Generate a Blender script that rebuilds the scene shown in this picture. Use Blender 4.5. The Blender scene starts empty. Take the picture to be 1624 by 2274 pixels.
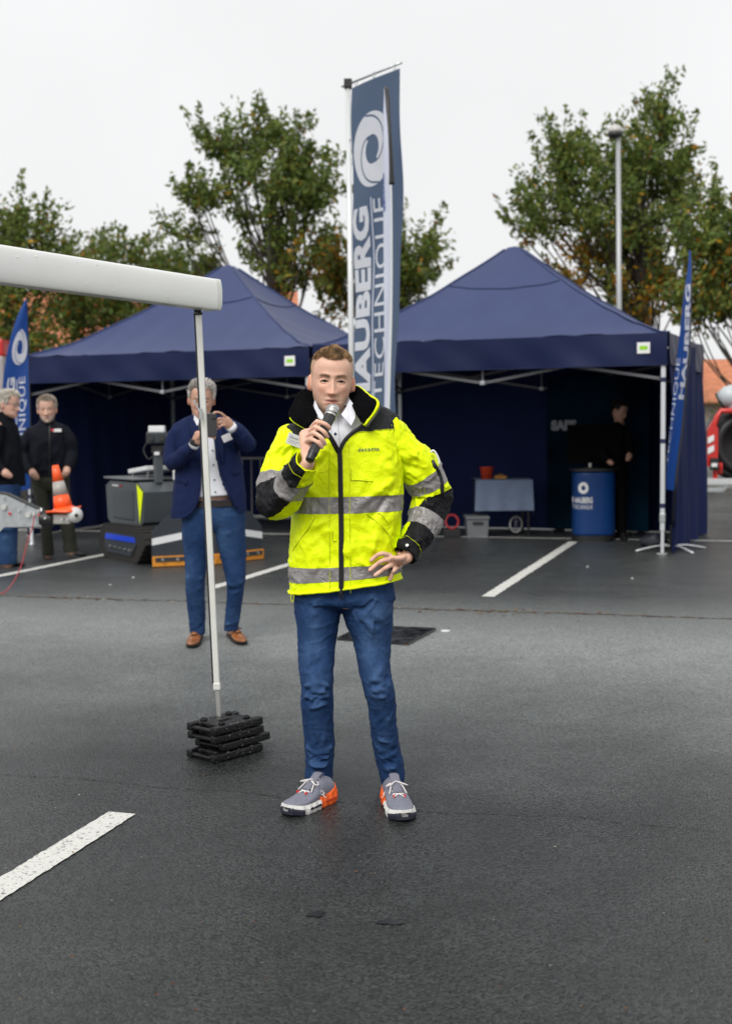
import bpy, bmesh, math, random
import numpy as np
from mathutils import Matrix, Vector, Euler

# ------------------------------------------------------------------ camera, sky, sun, exposure
sc = bpy.context.scene
C = sc.collection
CAM_H, FOC, ROLL = 1.51, 2800.0, 0.010          # eye height (m), focal length in units of a 1624 x 2273 frame
PITCH = math.atan(191.5 / FOC)
camd = bpy.data.cameras.new('camera')
cam = bpy.data.objects.new('camera', camd); C.objects.link(cam); sc.camera = cam
camd.sensor_fit = 'VERTICAL'; camd.sensor_height = 36.0; camd.sensor_width = 25.7
camd.lens = FOC / 2273.0 * 36.0
camd.clip_start = 0.1; camd.clip_end = 1500.0
CR = Matrix.Rotation(math.pi / 2 - PITCH, 3, 'X') @ Matrix.Rotation(-ROLL, 3, 'Z')
cam.matrix_world = Matrix.Translation((0, 0, CAM_H)) @ CR.to_4x4()
camd.dof.use_dof = True; camd.dof.focus_distance = 4.93; camd.dof.aperture_fstop = 3.0

w = bpy.data.worlds.new('World'); sc.world = w; w.use_nodes = True
nt = w.node_tree; nt.nodes.clear()
sky = nt.nodes.new('ShaderNodeTexSky'); sky.sky_type = 'NISHITA'; sky.sun_disc = False
sky.sun_elevation = math.radians(42); sky.sun_rotation = math.radians(200); sky.dust_density = 4.0
hs = nt.nodes.new('ShaderNodeHueSaturation'); hs.inputs['Saturation'].default_value = 0.12
mx = nt.nodes.new('ShaderNodeMix'); mx.data_type = 'RGBA'
mx.inputs[0].default_value = 0.90
mx.inputs['B'].default_value = (6.65, 6.69, 6.72, 1)    # even cloud deck
bg = nt.nodes.new('ShaderNodeBackground'); bg.inputs[1].default_value = 0.1
wo = nt.nodes.new('ShaderNodeOutputWorld')
nt.links.new(sky.outputs[0], hs.inputs['Color']); nt.links.new(hs.outputs[0], mx.inputs['A'])
tcw = nt.nodes.new('ShaderNodeTexCoord'); cn = nt.nodes.new('ShaderNodeTexNoise'); cn.inputs['Scale'].default_value = 2.2; cn.inputs['Detail'].default_value = 4   # faint cloud structure, all round
cmr = nt.nodes.new('ShaderNodeMapRange'); cmr.inputs[1].default_value = .3; cmr.inputs[2].default_value = .7; cmr.inputs[3].default_value = .93; cmr.inputs[4].default_value = 1.03
cmx = nt.nodes.new('ShaderNodeMix'); cmx.data_type = 'RGBA'; cmx.blend_type = 'MULTIPLY'; cmx.inputs[0].default_value = 1
nt.links.new(tcw.outputs['Generated'], cn.inputs['Vector']); nt.links.new(cn.outputs[0], cmr.inputs[0]); nt.links.new(mx.outputs['Result'], cmx.inputs['A']); nt.links.new(cmr.outputs[0], cmx.inputs['B'])
nt.links.new(cmx.outputs['Result'], bg.inputs[0]); nt.links.new(bg.outputs[0], wo.inputs[0])
sund = bpy.data.lights.new('sun', 'SUN'); sund.energy = 1.5; sund.angle = math.radians(30); sund.color = (1, .97, .93)
sun = bpy.data.objects.new('sun', sund); C.objects.link(sun)
sun.rotation_euler = (math.radians(44), 0, math.radians(-22)); sun.location = (-4, -6, 12)
vs = sc.view_settings; vs.view_transform = 'Standard'; vs.look = 'None'; vs.exposure = 0.55; vs.gamma = 1.0
vs.use_curve_mapping = False
sc.cycles.use_denoising = True
sc.cycles.max_bounces = 6; sc.cycles.transparent_max_bounces = 6

# ------------------------------------------------------------------ helpers
CRn = np.array(CR)
EYE = np.array([0, 0, CAM_H])
def ray(x, y):
    return CRn @ np.array([(x - 812.0) / FOC, (1136.5 - y) / FOC, -1.0])
def P(x, y, Y):                     # the point at depth Y (m from the camera plane) seen at frame position x, y
    d = ray(x, y); return EYE + d * (Y / d[1])
def G(x, y, z=0.0):                 # the ground point there
    d = ray(x, y); return EYE + d * ((z - CAM_H) / d[2])
def proj(p):
    q = (np.asarray(p) - EYE) @ CRn
    return 812 + FOC * q[..., 0] / -q[..., 2], 1136.5 - FOC * q[..., 1] / -q[..., 2]
rnd = random.Random(7)
def nrm(v):
    v = np.asarray(v, float); return v / (np.linalg.norm(v, axis=-1, keepdims=True) + 1e-12)
def V3(*a): return np.array(a, float)

def _h(ix, iy, iz, seed):
    n = (ix * 374761393 + iy * 668265263 + iz * 2147483647 + seed * 1274126177) & 0xffffffff
    n = ((n ^ (n >> 13)) * 1274126177) & 0xffffffff
    n = ((n ^ (n >> 16)) * 2246822519) & 0xffffffff
    return ((n ^ (n >> 15)) & 0xffff) / 65535.0
def vnoise(p, seed=0):
    p = np.asarray(p, float); i = np.floor(p).astype(np.int64); f = p - i; f = f * f * (3 - 2 * f)
    r = 0
    for dx in (0, 1):
        for dy in (0, 1):
            for dz in (0, 1):
                wgt = (f[..., 0] if dx else 1 - f[..., 0]) * (f[..., 1] if dy else 1 - f[..., 1]) * (f[..., 2] if dz else 1 - f[..., 2])
                r = r + wgt * _h(i[..., 0] + dx, i[..., 1] + dy, i[..., 2] + dz, seed)
    return r * 2 - 1
def fbm(p, seed=0, o=3):
    p = np.asarray(p, float); s = 0; a = 1.0
    for k in range(o):
        s = s + a * vnoise(p * (2.03 ** k) + 17.3 * k, seed + k); a *= .5
    return s

def catmull(pts, t):                # values at parameters t (0..n-1) through the rows of pts
    pts = np.asarray(pts, float); n = len(pts); t = np.asarray(t, float)
    i = np.clip(np.floor(t).astype(int), 0, n - 2); f = (t - i)[:, None]
    p0 = pts[np.maximum(i - 1, 0)]; p1 = pts[i]; p2 = pts[i + 1]; p3 = pts[np.minimum(i + 2, n - 1)]
    return .5 * (2 * p1 + (p2 - p0) * f + (2 * p0 - 5 * p1 + 4 * p2 - p3) * f ** 2 + (3 * p1 - p0 - 3 * p2 + p3) * f ** 3)
def dense(pts, k=6):
    return catmull(pts, np.linspace(0, len(pts) - 1, (len(pts) - 1) * k + 1))

def rootloc(o):
    p = np.zeros(3)
    while o is not None:
        p += np.array(o.location); o = o.parent
    return p
def link(name, me, mat, parent=None, smooth=False):
    if mat is not None:
        for m in (mat if isinstance(mat, (list, tuple)) else [mat]): me.materials.append(m)
    if smooth: me.polygons.foreach_set('use_smooth', [True] * len(me.polygons))
    o = bpy.data.objects.new(name, me); C.objects.link(o)
    if parent is not None: o.parent = parent
    return o
def mesh(name, Vv, F, mat, parent=None, smooth=False, cols=None, mats=None):
    Vv = np.asarray(Vv, float).reshape(-1, 3)
    if parent is not None: Vv = Vv - rootloc(parent)
    me = bpy.data.meshes.new(name); me.from_pydata(Vv.tolist(), [], [tuple(int(i) for i in f) for f in F]); me.update()
    if cols is not None:
        a = me.color_attributes.new('Col', 'FLOAT_COLOR', 'POINT')
        c4 = np.ones((len(Vv), 4)); c4[:, :3] = cols; a.data.foreach_set('color', c4.ravel())
    o = link(name, me, mat, parent, smooth)
    if mats is not None: me.polygons.foreach_set('material_index', mats)
    return o
class MB:
    def __init__(s): s.V = []; s.F = []; s.n = 0
    def add(s, VF):
        v, f = VF; v = np.asarray(v, float).reshape(-1, 3)
        s.V.append(v); s.F += [tuple(i + s.n for i in q) for q in f]; s.n += len(v); return s
    def vf(s): return np.vstack(s.V), s.F
    def build(s, name, mat, parent=None, smooth=False):
        v, f = s.vf(); return mesh(name, v, f, mat, parent, smooth)
def build(name, VF, mat, parent=None, smooth=False): return mesh(name, VF[0], VF[1], mat, parent, smooth)
def empty(name, loc, label=None, cat=None, group=None):
    o = bpy.data.objects.new(name, None); C.objects.link(o); o.location = Vector([float(a) for a in loc]); o.empty_display_size = .1
    if label: tag(o, label, cat, group)
    return o
def tag(o, label=None, cat=None, group=None, kind=None):
    if label: o['label'] = label
    if cat: o['category'] = cat
    if group: o['group'] = group
    if kind: o['kind'] = kind
    return o

def grid_faces(r, n, closed=True, off=0):
    f = []
    for i in range(r - 1):
        for j in range(n if closed else n - 1):
            k = (j + 1) % n
            f.append((off + i * n + j, off + i * n + k, off + (i + 1) * n + k, off + (i + 1) * n + j))
    return f
def loft(rings, caps=True):         # rings (r, n, 3) -> verts, faces, closed with fans
    rings = np.asarray(rings); r, n, _ = rings.shape
    Vv = rings.reshape(-1, 3); F = grid_faces(r, n)
    if caps:
        Vv = np.vstack([Vv, rings[0].mean(0), rings[-1].mean(0)]); a = r * n
        F += [(a, (j + 1) % n, j) for j in range(n)] + [(a + 1, (r - 1) * n + j, (r - 1) * n + (j + 1) % n) for j in range(n)]
    return Vv, F
def tube_rings(pts, rad, n=12, ref=(0, -1, 0), cap=False, sup=2.0):
    """rings round a path; rad: number, per-point list, or per-point (a, b): a along cross(tangent, ref), b along ref."""
    pts = np.asarray(pts, float); m = len(pts)
    rad = np.asarray(rad, float)
    if rad.ndim == 0: rad = np.full((m, 2), float(rad))
    elif rad.ndim == 1: rad = np.stack([rad, rad], 1)
    T = nrm(np.gradient(pts, axis=0)); ref = np.asarray(ref, float)
    if ref.ndim == 1: ref = np.repeat(ref[None], m, 0)
    a = np.cross(T, ref); bad = np.linalg.norm(a, axis=1) < 1e-3
    a[bad] = np.cross(T[bad], [[1, .01, .02]]) if bad.any() else a[bad]
    a = nrm(a); b = nrm(np.cross(a, T))
    th = np.linspace(0, 2 * np.pi, n, endpoint=False); c, s = np.cos(th), np.sin(th)
    if sup != 2.0:
        c = np.sign(c) * np.abs(c) ** (2 / sup); s = np.sign(s) * np.abs(s) ** (2 / sup)
    R = pts[:, None] + a[:, None] * (rad[:, 0, None, None] * c[None, :, None]) + b[:, None] * (rad[:, 1, None, None] * s[None, :, None])
    if cap:
        def caps(k, sgn):
            rr = rad[k].mean(); out = []
            for q in (.45, .8, .97):
                sc_ = math.sqrt(1 - q * q)
                out.append(pts[k] + sgn * T[k] * rr * q + (R[k] - pts[k]) * sc_)
            return out
        R = np.array(caps(0, -1)[::-1] + list(R) + caps(-1, 1))
    return R
def tube(pts, rad, n=10, ref=(0, -1, 0), cap=False, k=0, sup=2.0):
    if k:
        rr = np.asarray(rad, float); m = len(pts)
        if rr.ndim: rad = dense(rr.reshape(m, -1), k); rad = rad[:, 0] if rr.ndim == 1 else rad
        pts = dense(pts, k)
    pts = np.asarray(pts, float)
    if len(pts) == 2 and abs(nrm(pts[1] - pts[0]) @ nrm(ref)) > .95: ref = (1, .2, .1)
    return loft(tube_rings(pts, rad, n, ref, cap, sup))
def box(c, s, R=None, bev=0.0):
    x, y, z = [a / 2 for a in s]
    if bev <= 0:
        Vv = np.array([(a * x, b * y, d * z) for a in (-1, 1) for b in (-1, 1) for d in (-1, 1)], float)
        F = [(0, 1, 3, 2), (4, 6, 7, 5), (0, 4, 5, 1), (2, 3, 7, 6), (0, 2, 6, 4), (1, 5, 7, 3)]
    else:
        bm = bmesh.new(); bmesh.ops.create_cube(bm, size=1)
        for v in bm.verts: v.co = Vector((v.co.x * s[0], v.co.y * s[1], v.co.z * s[2]))
        bmesh.ops.bevel(bm, geom=bm.edges[:], offset=bev, segments=2, affect='EDGES', profile=.6)
        bm.verts.index_update()
        Vv = np.array([tuple(v.co) for v in bm.verts]); F = [tuple(v.index for v in f.verts) for f in bm.faces]; bm.free()
    if R is not None: Vv = Vv @ np.asarray(R).T
    return Vv + np.asarray(c), F
def beam(a, b, wd, h, up=(0, 0, 1), bev=0.0):       # a bar of wd x h section from a to b
    a = np.asarray(a, float); b = np.asarray(b, float); t = nrm(b - a); s = np.cross(t, up)
    s = nrm(s if np.linalg.norm(s) > 1e-4 else np.cross(t, (1, 0, 0))); u = np.cross(s, t)
    return box((a + b) / 2, (np.linalg.norm(b - a), wd, h), np.stack([t, s, u], 1), bev)
def cyl(a, b, r, n=14, r2=None):
    a = np.asarray(a, float); b = np.asarray(b, float)
    return tube([a, b], [r, r if r2 is None else r2], n, ref=(0.3, -.9, .2))
def lathe(prof, c, n=24, axis=(0, 0, 1)):           # prof [(r, z)]
    axis = nrm(axis); s = np.cross(axis, (0, 1, 0)); s = nrm(s if np.linalg.norm(s) > 1e-3 else V3(1, 0, 0)); t = np.cross(axis, s)
    th = np.linspace(0, 2 * np.pi, n, endpoint=False)
    R = np.array([np.asarray(c) + axis * z + r * (np.cos(th)[:, None] * s + np.sin(th)[:, None] * t) for r, z in prof])
    return loft(R)
def prism(poly, O, U, W_, th):                      # polygon poly (u, w) in the plane O, U, W extruded by th along U x W
    U = np.asarray(U, float); W_ = np.asarray(W_, float); N = nrm(np.cross(U, W_)); O = np.asarray(O, float); n = len(poly)
    a = np.array([O + u * U + v * W_ for u, v in poly]); b = a + N * th
    return np.vstack([a, b]), [tuple(range(n))[::-1], tuple(range(n, 2 * n))] + [(i, (i + 1) % n, n + (i + 1) % n, n + i) for i in range(n)]
def sphere(c, r, n=16, m=10):
    r = np.ones(3) * r
    ph = np.linspace(-np.pi / 2, np.pi / 2, m + 2)[1:-1]; th = np.linspace(0, 2 * np.pi, n, endpoint=False)
    R = np.array([np.stack([np.cos(p) * np.cos(th), np.cos(p) * np.sin(th), np.full(n, math.sin(p))], 1) for p in ph])
    Vv, F = loft(R); Vv[-2] = (0, 0, -1); Vv[-1] = (0, 0, 1)
    return Vv * r + np.asarray(c), F

def union(name, parts, voxel, mat, parent=None, smooth=2):      # one continuous surface out of overlapping closed shapes
    b = MB()
    for p in parts: b.add(p)
    v, f = b.vf(); o = mesh('tmp', v, f, None)
    m = o.modifiers.new('r', 'REMESH'); m.mode = 'VOXEL'; m.voxel_size = voxel
    if smooth:
        s = o.modifiers.new('s', 'SMOOTH'); s.factor = .5; s.iterations = smooth
    dg = bpy.context.evaluated_depsgraph_get(); me = bpy.data.meshes.new_from_object(o.evaluated_get(dg))
    bpy.data.objects.remove(o); me.name = name
    n = len(me.vertices); A_ = np.empty(n * 3); me.vertices.foreach_get('co', A_); A_ = A_.reshape(-1, 3)
    if parent is not None: me.vertices.foreach_set('co', (A_ - rootloc(parent)).ravel())
    return link(name, me, mat, parent, True), A_
def vnormals(me):
    n = len(me.vertices); a = np.empty(n * 3); me.vertex_normals.foreach_get('vector', a); return a.reshape(-1, 3)
def setcol(me, cols):
    a = me.color_attributes.new('Col', 'FLOAT_COLOR', 'POINT'); c4 = np.ones((len(cols), 4)); c4[:, :3] = cols
    a.data.foreach_set('color', c4.ravel())
def setco(me, co): me.vertices.foreach_set('co', np.ascontiguousarray(co).ravel()); me.update()

def text(s, size=1.0, bold=0.0, align='LEFT', extr=0.0, space=1.0):      # flat lettering in the x, y plane -> verts, faces
    cu = bpy.data.curves.new('t', 'FONT'); cu.body = s; cu.size = size; cu.align_x = align; cu.offset = bold; cu.extrude = extr
    cu.space_character = space; cu.resolution_u = 3
    o = bpy.data.objects.new('t', cu); C.objects.link(o)
    dg = bpy.context.evaluated_depsgraph_get(); me = bpy.data.meshes.new_from_object(o.evaluated_get(dg))
    Vv = np.array([tuple(v.co) for v in me.vertices]); F = [tuple(p.vertices) for p in me.polygons]
    bpy.data.objects.remove(o); bpy.data.meshes.remove(me); bpy.data.curves.remove(cu)
    return Vv, F
def place(VF, O, U, W_, N=None, off=0.0):
    U = np.asarray(U, float); W_ = np.asarray(W_, float); N = nrm(np.cross(U, W_)) if N is None else np.asarray(N)
    v = VF[0]; return np.asarray(O) + v[:, :1] * U + v[:, 1:2] * W_ + (v[:, 2:3] + off) * N, VF[1]

def M(name, col=(.5, .5, .5), rough=.6, metal=0.0, spec=.5, var=0.0, vscale=6.0, bump=0.0, bscale=80.0, col2=None, attr=False,
      sheen=0.0, coat=0.0, trans=0.0, rvar=0.0, emit=None, crease=0.0, cscale=26.0):
    m = bpy.data.materials.new(name); m.use_nodes = True; t = m.node_tree; b = t.nodes['Principled BSDF']; L = t.links.new
    b.inputs['Base Color'].default_value = (*col, 1); b.inputs['Roughness'].default_value = rough; b.inputs['Metallic'].default_value = metal
    b.inputs['Specular IOR Level'].default_value = spec
    if sheen: b.inputs['Sheen Weight'].default_value = sheen; b.inputs['Sheen Roughness'].default_value = .4
    if coat: b.inputs['Coat Weight'].default_value = coat; b.inputs['Coat Roughness'].default_value = .08
    if trans: b.inputs['Transmission Weight'].default_value = trans
    if emit: b.inputs['Emission Color'].default_value = (*emit, 1); b.inputs['Emission Strength'].default_value = 1.0
    tc = t.nodes.new('ShaderNodeTexCoord')
    src = None
    if attr:
        a = t.nodes.new('ShaderNodeVertexColor'); a.layer_name = 'Col'; src = a.outputs[0]; L(src, b.inputs['Base Color'])
    if var or col2 or rvar:
        n = t.nodes.new('ShaderNodeTexNoise'); n.inputs['Scale'].default_value = vscale; n.inputs['Detail'].default_value = 5
        L(tc.outputs['Object'], n.inputs['Vector'])
        if rvar:
            mr = t.nodes.new('ShaderNodeMapRange'); mr.inputs[1].default_value = .3; mr.inputs[2].default_value = .7
            mr.inputs[3].default_value = max(.03, rough - rvar); mr.inputs[4].default_value = min(1, rough + rvar)
            L(n.outputs[0], mr.inputs[0]); L(mr.outputs[0], b.inputs['Roughness'])
        if var or col2:
            r = t.nodes.new('ShaderNodeMix'); r.data_type = 'RGBA'
            mr = t.nodes.new('ShaderNodeMapRange'); mr.inputs[1].default_value = .32; mr.inputs[2].default_value = .68
            L(n.outputs[0], mr.inputs[0]); L(mr.outputs[0], r.inputs[0])
            if src is not None:
                mu = t.nodes.new('ShaderNodeMix'); mu.data_type = 'RGBA'; mu.blend_type = 'MULTIPLY'; mu.inputs[0].default_value = 1
                r.inputs['A'].default_value = (1 - var,) * 3 + (1,); r.inputs['B'].default_value = (1 + var,) * 3 + (1,)
                L(src, mu.inputs['A']); L(r.outputs['Result'], mu.inputs['B']); L(mu.outputs['Result'], b.inputs['Base Color'])
            else:
                c2 = col2 or tuple(min(1, c * (1 + var)) for c in col); c1 = col if col2 else tuple(c * (1 - var) for c in col)
                r.inputs['A'].default_value = (*c1, 1); r.inputs['B'].default_value = (*c2, 1); L(r.outputs['Result'], b.inputs['Base Color'])
    if crease:
        n2 = t.nodes.new('ShaderNodeTexNoise'); n2.inputs['Scale'].default_value = cscale; n2.inputs['Detail'].default_value = 3; n2.inputs['Distortion'].default_value = 1.4
        L(tc.outputs['Object'], n2.inputs['Vector']); ab = t.nodes.new('ShaderNodeMath'); ab.operation = 'PINGPONG'; ab.inputs[1].default_value = .5; L(n2.outputs[0], ab.inputs[0])
        cb = t.nodes.new('ShaderNodeBump'); cb.inputs['Strength'].default_value = crease; cb.inputs['Distance'].default_value = .02; L(ab.outputs[0], cb.inputs['Height']); L(cb.outputs[0], b.inputs['Normal'])
    if bump:
        n = t.nodes.new('ShaderNodeTexNoise'); n.inputs['Scale'].default_value = bscale; n.inputs['Detail'].default_value = 4
        L(tc.outputs['Object'], n.inputs['Vector'])
        bp = t.nodes.new('ShaderNodeBump'); bp.inputs['Strength'].default_value = bump; bp.inputs['Distance'].default_value = .01
        L(n.outputs[0], bp.inputs['Height']); L(bp.outputs[0], b.inputs['Normal'])
        if crease: L(cb.outputs[0], bp.inputs['Normal'])
    return m
# ------------------------------------------------------------------ ground
def asphalt():
    m = bpy.data.materials.new('wet_asphalt'); m.use_nodes = True; t = m.node_tree; b = t.nodes['Principled BSDF']; L = t.links.new
    tc = t.nodes.new('ShaderNodeTexCoord')
    def noise(s, d=4, rough=.55):
        n = t.nodes.new('ShaderNodeTexNoise'); n.inputs['Scale'].default_value = s; n.inputs['Detail'].default_value = d; n.inputs['Roughness'].default_value = rough
        L(tc.outputs['Object'], n.inputs['Vector']); return n.outputs[0]
    def rng(src, a, b_, c, d):
        r = t.nodes.new('ShaderNodeMapRange'); r.inputs[1].default_value = a; r.inputs[2].default_value = b_; r.inputs[3].default_value = c; r.inputs[4].default_value = d; L(src, r.inputs[0]); return r.outputs[0]
    def math_(op, a, b_):
        q = t.nodes.new('ShaderNodeMath'); q.operation = op
        for i, v in enumerate((a, b_)):
            if isinstance(v, float): q.inputs[i].default_value = v
            else: L(v, q.inputs[i])
        return q.outputs[0]
    big = noise(.55, 4); mid = noise(3.2, 5); fine = noise(140, 3, .7)
    vo = t.nodes.new('ShaderNodeTexVoronoi'); vo.inputs['Scale'].default_value = 105; L(tc.outputs['Object'], vo.inputs['Vector'])
    stone = rng(vo.outputs['Distance'], .0, .75, 1.0, 0.0)
    tone = t.nodes.new('ShaderNodeMix'); tone.data_type = 'RGBA'; tone.inputs['A'].default_value = (.003, .0038, .004, 1); tone.inputs['B'].default_value = (.052, .058, .058, 1)
    L(math_('MULTIPLY', rng(vo.outputs['Color'], .1, .95, 0.0, 1.0), rng(mid, .3, .7, .5, 1.0)), tone.inputs[0])
    # sheen put into the colour: lane paler between the joints, bays and front darker
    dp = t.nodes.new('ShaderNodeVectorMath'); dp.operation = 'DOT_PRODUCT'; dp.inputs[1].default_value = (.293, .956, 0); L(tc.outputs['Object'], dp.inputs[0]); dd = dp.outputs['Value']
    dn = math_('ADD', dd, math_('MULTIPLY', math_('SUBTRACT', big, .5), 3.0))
    lane_sheen = math_('MULTIPLY', rng(dn, 4.9, 8.4, 0.0, 1.0), rng(math_('ADD', dd, math_('MULTIPLY', math_('SUBTRACT', mid, .5), 1.2)), 8.8, 11.2, 1.0, .16)); lane_sheen = math_('MULTIPLY', lane_sheen, rng(mid, .3, .7, .8, 1.0))
    sheen_tone = t.nodes.new('ShaderNodeMix'); sheen_tone.data_type = 'RGBA'; L(lane_sheen, sheen_tone.inputs[0]); L(tone.outputs['Result'], sheen_tone.inputs['A'])
    lt = t.nodes.new('ShaderNodeMix'); lt.data_type = 'RGBA'; lt.inputs['A'].default_value = (.110, .119, .117, 1); lt.inputs['B'].default_value = (.320, .336, .330, 1); L(rng(vo.outputs['Color'], .1, .95, 0.0, 1.0), lt.inputs[0]); L(lt.outputs['Result'], sheen_tone.inputs['B'])
    tone = sheen_tone
    # pale grit, here and there
    vg = t.nodes.new('ShaderNodeTexVoronoi'); vg.inputs['Scale'].default_value = 34; L(tc.outputs['Object'], vg.inputs['Vector'])
    sp = math_('MULTIPLY', rng(vg.outputs['Distance'], .06, .10, 1.0, 0.0), rng(vg.outputs['Color'], .80, .84, 0.0, 1.0))
    grit = t.nodes.new('ShaderNodeMix'); grit.data_type = 'RGBA'; L(sp, grit.inputs[0]); L(tone.outputs['Result'], grit.inputs['A']); grit.inputs['B'].default_value = (.30, .30, .27, 1)
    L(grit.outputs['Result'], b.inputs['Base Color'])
    wet = math_('MULTIPLY', rng(big, .38, .62, 0.0, 1.0), rng(mid, .25, .6, .6, 1.0))
    rough = t.nodes.new('ShaderNodeMix'); rough.data_type = 'FLOAT'; L(wet, rough.inputs[0]); rough.inputs['A'].default_value = .36; rough.inputs['B'].default_value = .20
    lane_rough = t.nodes.new('ShaderNodeMix'); lane_rough.data_type = 'FLOAT'; L(lane_sheen, lane_rough.inputs[0]); L(rough.outputs[0], lane_rough.inputs['A']); lane_rough.inputs['B'].default_value = .60
    L(lane_rough.outputs[0], b.inputs['Roughness']); b.inputs['Specular IOR Level'].default_value = .45
    h = math_('ADD', math_('MULTIPLY', stone, .6), math_('MULTIPLY', fine, .7))
    bp = t.nodes.new('ShaderNodeBump'); bp.inputs['Strength'].default_value = .55; bp.inputs['Distance'].default_value = .006; L(h, bp.inputs['Height']); L(bp.outputs[0], b.inputs['Normal'])
    return m
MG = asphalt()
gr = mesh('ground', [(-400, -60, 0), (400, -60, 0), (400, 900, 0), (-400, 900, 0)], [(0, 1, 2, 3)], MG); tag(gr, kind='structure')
# painted lines, joints
def paintmat():
    m = M('worn_white_paint', (.62, .62, .58), .55, spec=.4, bump=.5, bscale=160); t = m.node_tree; b = t.nodes['Principled BSDF']; L = t.links.new
    tc = t.nodes.new('ShaderNodeTexCoord'); n = t.nodes.new('ShaderNodeTexNoise'); n.inputs['Scale'].default_value = 60; n.inputs['Detail'].default_value = 6; n.inputs['Roughness'].default_value = .75
    L(tc.outputs['Object'], n.inputs['Vector']); r = t.nodes.new('ShaderNodeMapRange'); r.inputs[1].default_value = .36; r.inputs[2].default_value = .46; L(n.outputs[0], r.inputs[0])
    x = t.nodes.new('ShaderNodeMix'); x.data_type = 'RGBA'; x.inputs['A'].default_value = (.07, .07, .07, 1); x.inputs['B'].default_value = (.66, .66, .62, 1); L(r.outputs[0], x.inputs[0]); L(x.outputs['Result'], b.inputs['Base Color']); return m
MPAINT = paintmat()
def ground_strip(name, pts, wd, mat, z, seed=0, rag=.004, step=.05):
    p = np.array(pts, float); d = [0]
    for a, b in zip(p[:-1], p[1:]): d.append(d[-1] + np.linalg.norm(b - a))
    n = max(2, int(d[-1] / step)); t = np.linspace(0, d[-1], n); q = np.stack([np.interp(t, d, p[:, i]) for i in range(3)], 1)
    T = nrm(np.gradient(q, axis=0)); S = np.cross(T, (0, 0, 1)); r = np.random.RandomState(seed)
    w_ = np.array(wd) if np.ndim(wd) else np.full(n, wd)
    a = q + S * (w_ / 2 + r.normal(0, rag, n))[:, None]; b = q - S * (w_ / 2 + r.normal(0, rag, n))[:, None]
    a[:, 2] = b[:, 2] = z
    o = mesh(name, np.vstack([a, b]), [(i, i + 1, n + i + 1, n + i) for i in range(n - 1)], mat, gr); return tag(o, kind='structure')
SD = nrm(V3(.293, .956, 0)); SX = V3(SD[1], -SD[0], 0)          # along the parking bays, and across them
def zc(p): p = np.array(p, float); p[2] = 0; return p
c0 = zc((G(1069, 1325) + G(1095, 1325)) / 2); c1 = zc(G(1271, 1203))
ground_strip('painted_line', [c0, c1], .115, MPAINT, .004, 1)
a0 = zc(G(470, 1306)); ground_strip('painted_line', [a0, a0 + SD * 5.05], .115, MPAINT, .004, 2)
b1 = zc(G(219, 1234)); ground_strip('painted_line', [b1 - SD * 2.6, b1 + SD * 2.4], .115, MPAINT, .004, 3)
d1 = zc(G(272, 1806)); ground_strip('painted_line', [d1, d1 - SD * 1.6], .118, MPAINT, .004, 4, .0016, .02)
f0 = zc(G(960, 1191.5)); f1 = zc(G(1624, 1202)); fd = nrm(f1 - f0); ground_strip('painted_line', [f0 - fd * 6.5, f1 + fd * 5], .10, MPAINT, .006, 5)
MJ = M('joint_filler', (.012, .012, .013), .6, bump=.5, bscale=90)
MJ2 = M('joint_dirt', (.075, .058, .040), .85, var=.5, vscale=5, bump=.5, bscale=90)
sm0, sm1 = zc(G(0, 1322)), zc(G(1624, 1374))
n_ = 90; tt = np.linspace(-.15, 1.1, n_); sp_ = np.array([sm0 + (sm1 - sm0) * t + SD * .03 * fbm(V3(t * 14, 0, 0)[None], 2)[0] for t in tt])
ground_strip('asphalt_joint', sp_, .035, MJ2, .003, 6, .012, .03)
j0, j1 = zc(G(0, 1722)), zc(G(1624, 1852)); jp = np.array([j0 + (j1 - j0) * t + SD * .05 * fbm(V3(t * 9, 3, 0)[None], 5)[0] for t in np.linspace(-.1, 1.1, 60)])
ground_strip('asphalt_joint', jp, .0032, MJ, .003, 7, .0022, .015)
MP_ = M('standing_water', (.012, .012, .013), .30, spec=.4)
for cx, cy, rx, ry in ((702, 2030, 24, 7), (868, 2049, 23, 7)):
    c = zc(G(cx, cy)); th = np.linspace(0, 2 * np.pi, 26, endpoint=False); e1 = zc(G(cx + rx, cy)) - c; e2 = zc(G(cx, cy - ry)) - c
    q = [c + (e1 * math.cos(a) + e2 * math.sin(a)) * (1 + .45 * fbm(V3(math.cos(a) * 2, math.sin(a) * 2, cx)[None], 3)[0]) + V3(0, 0, .003) for a in th]
    tag(mesh('puddle', q, [tuple(range(26))], MP_, gr), kind='structure')
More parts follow.
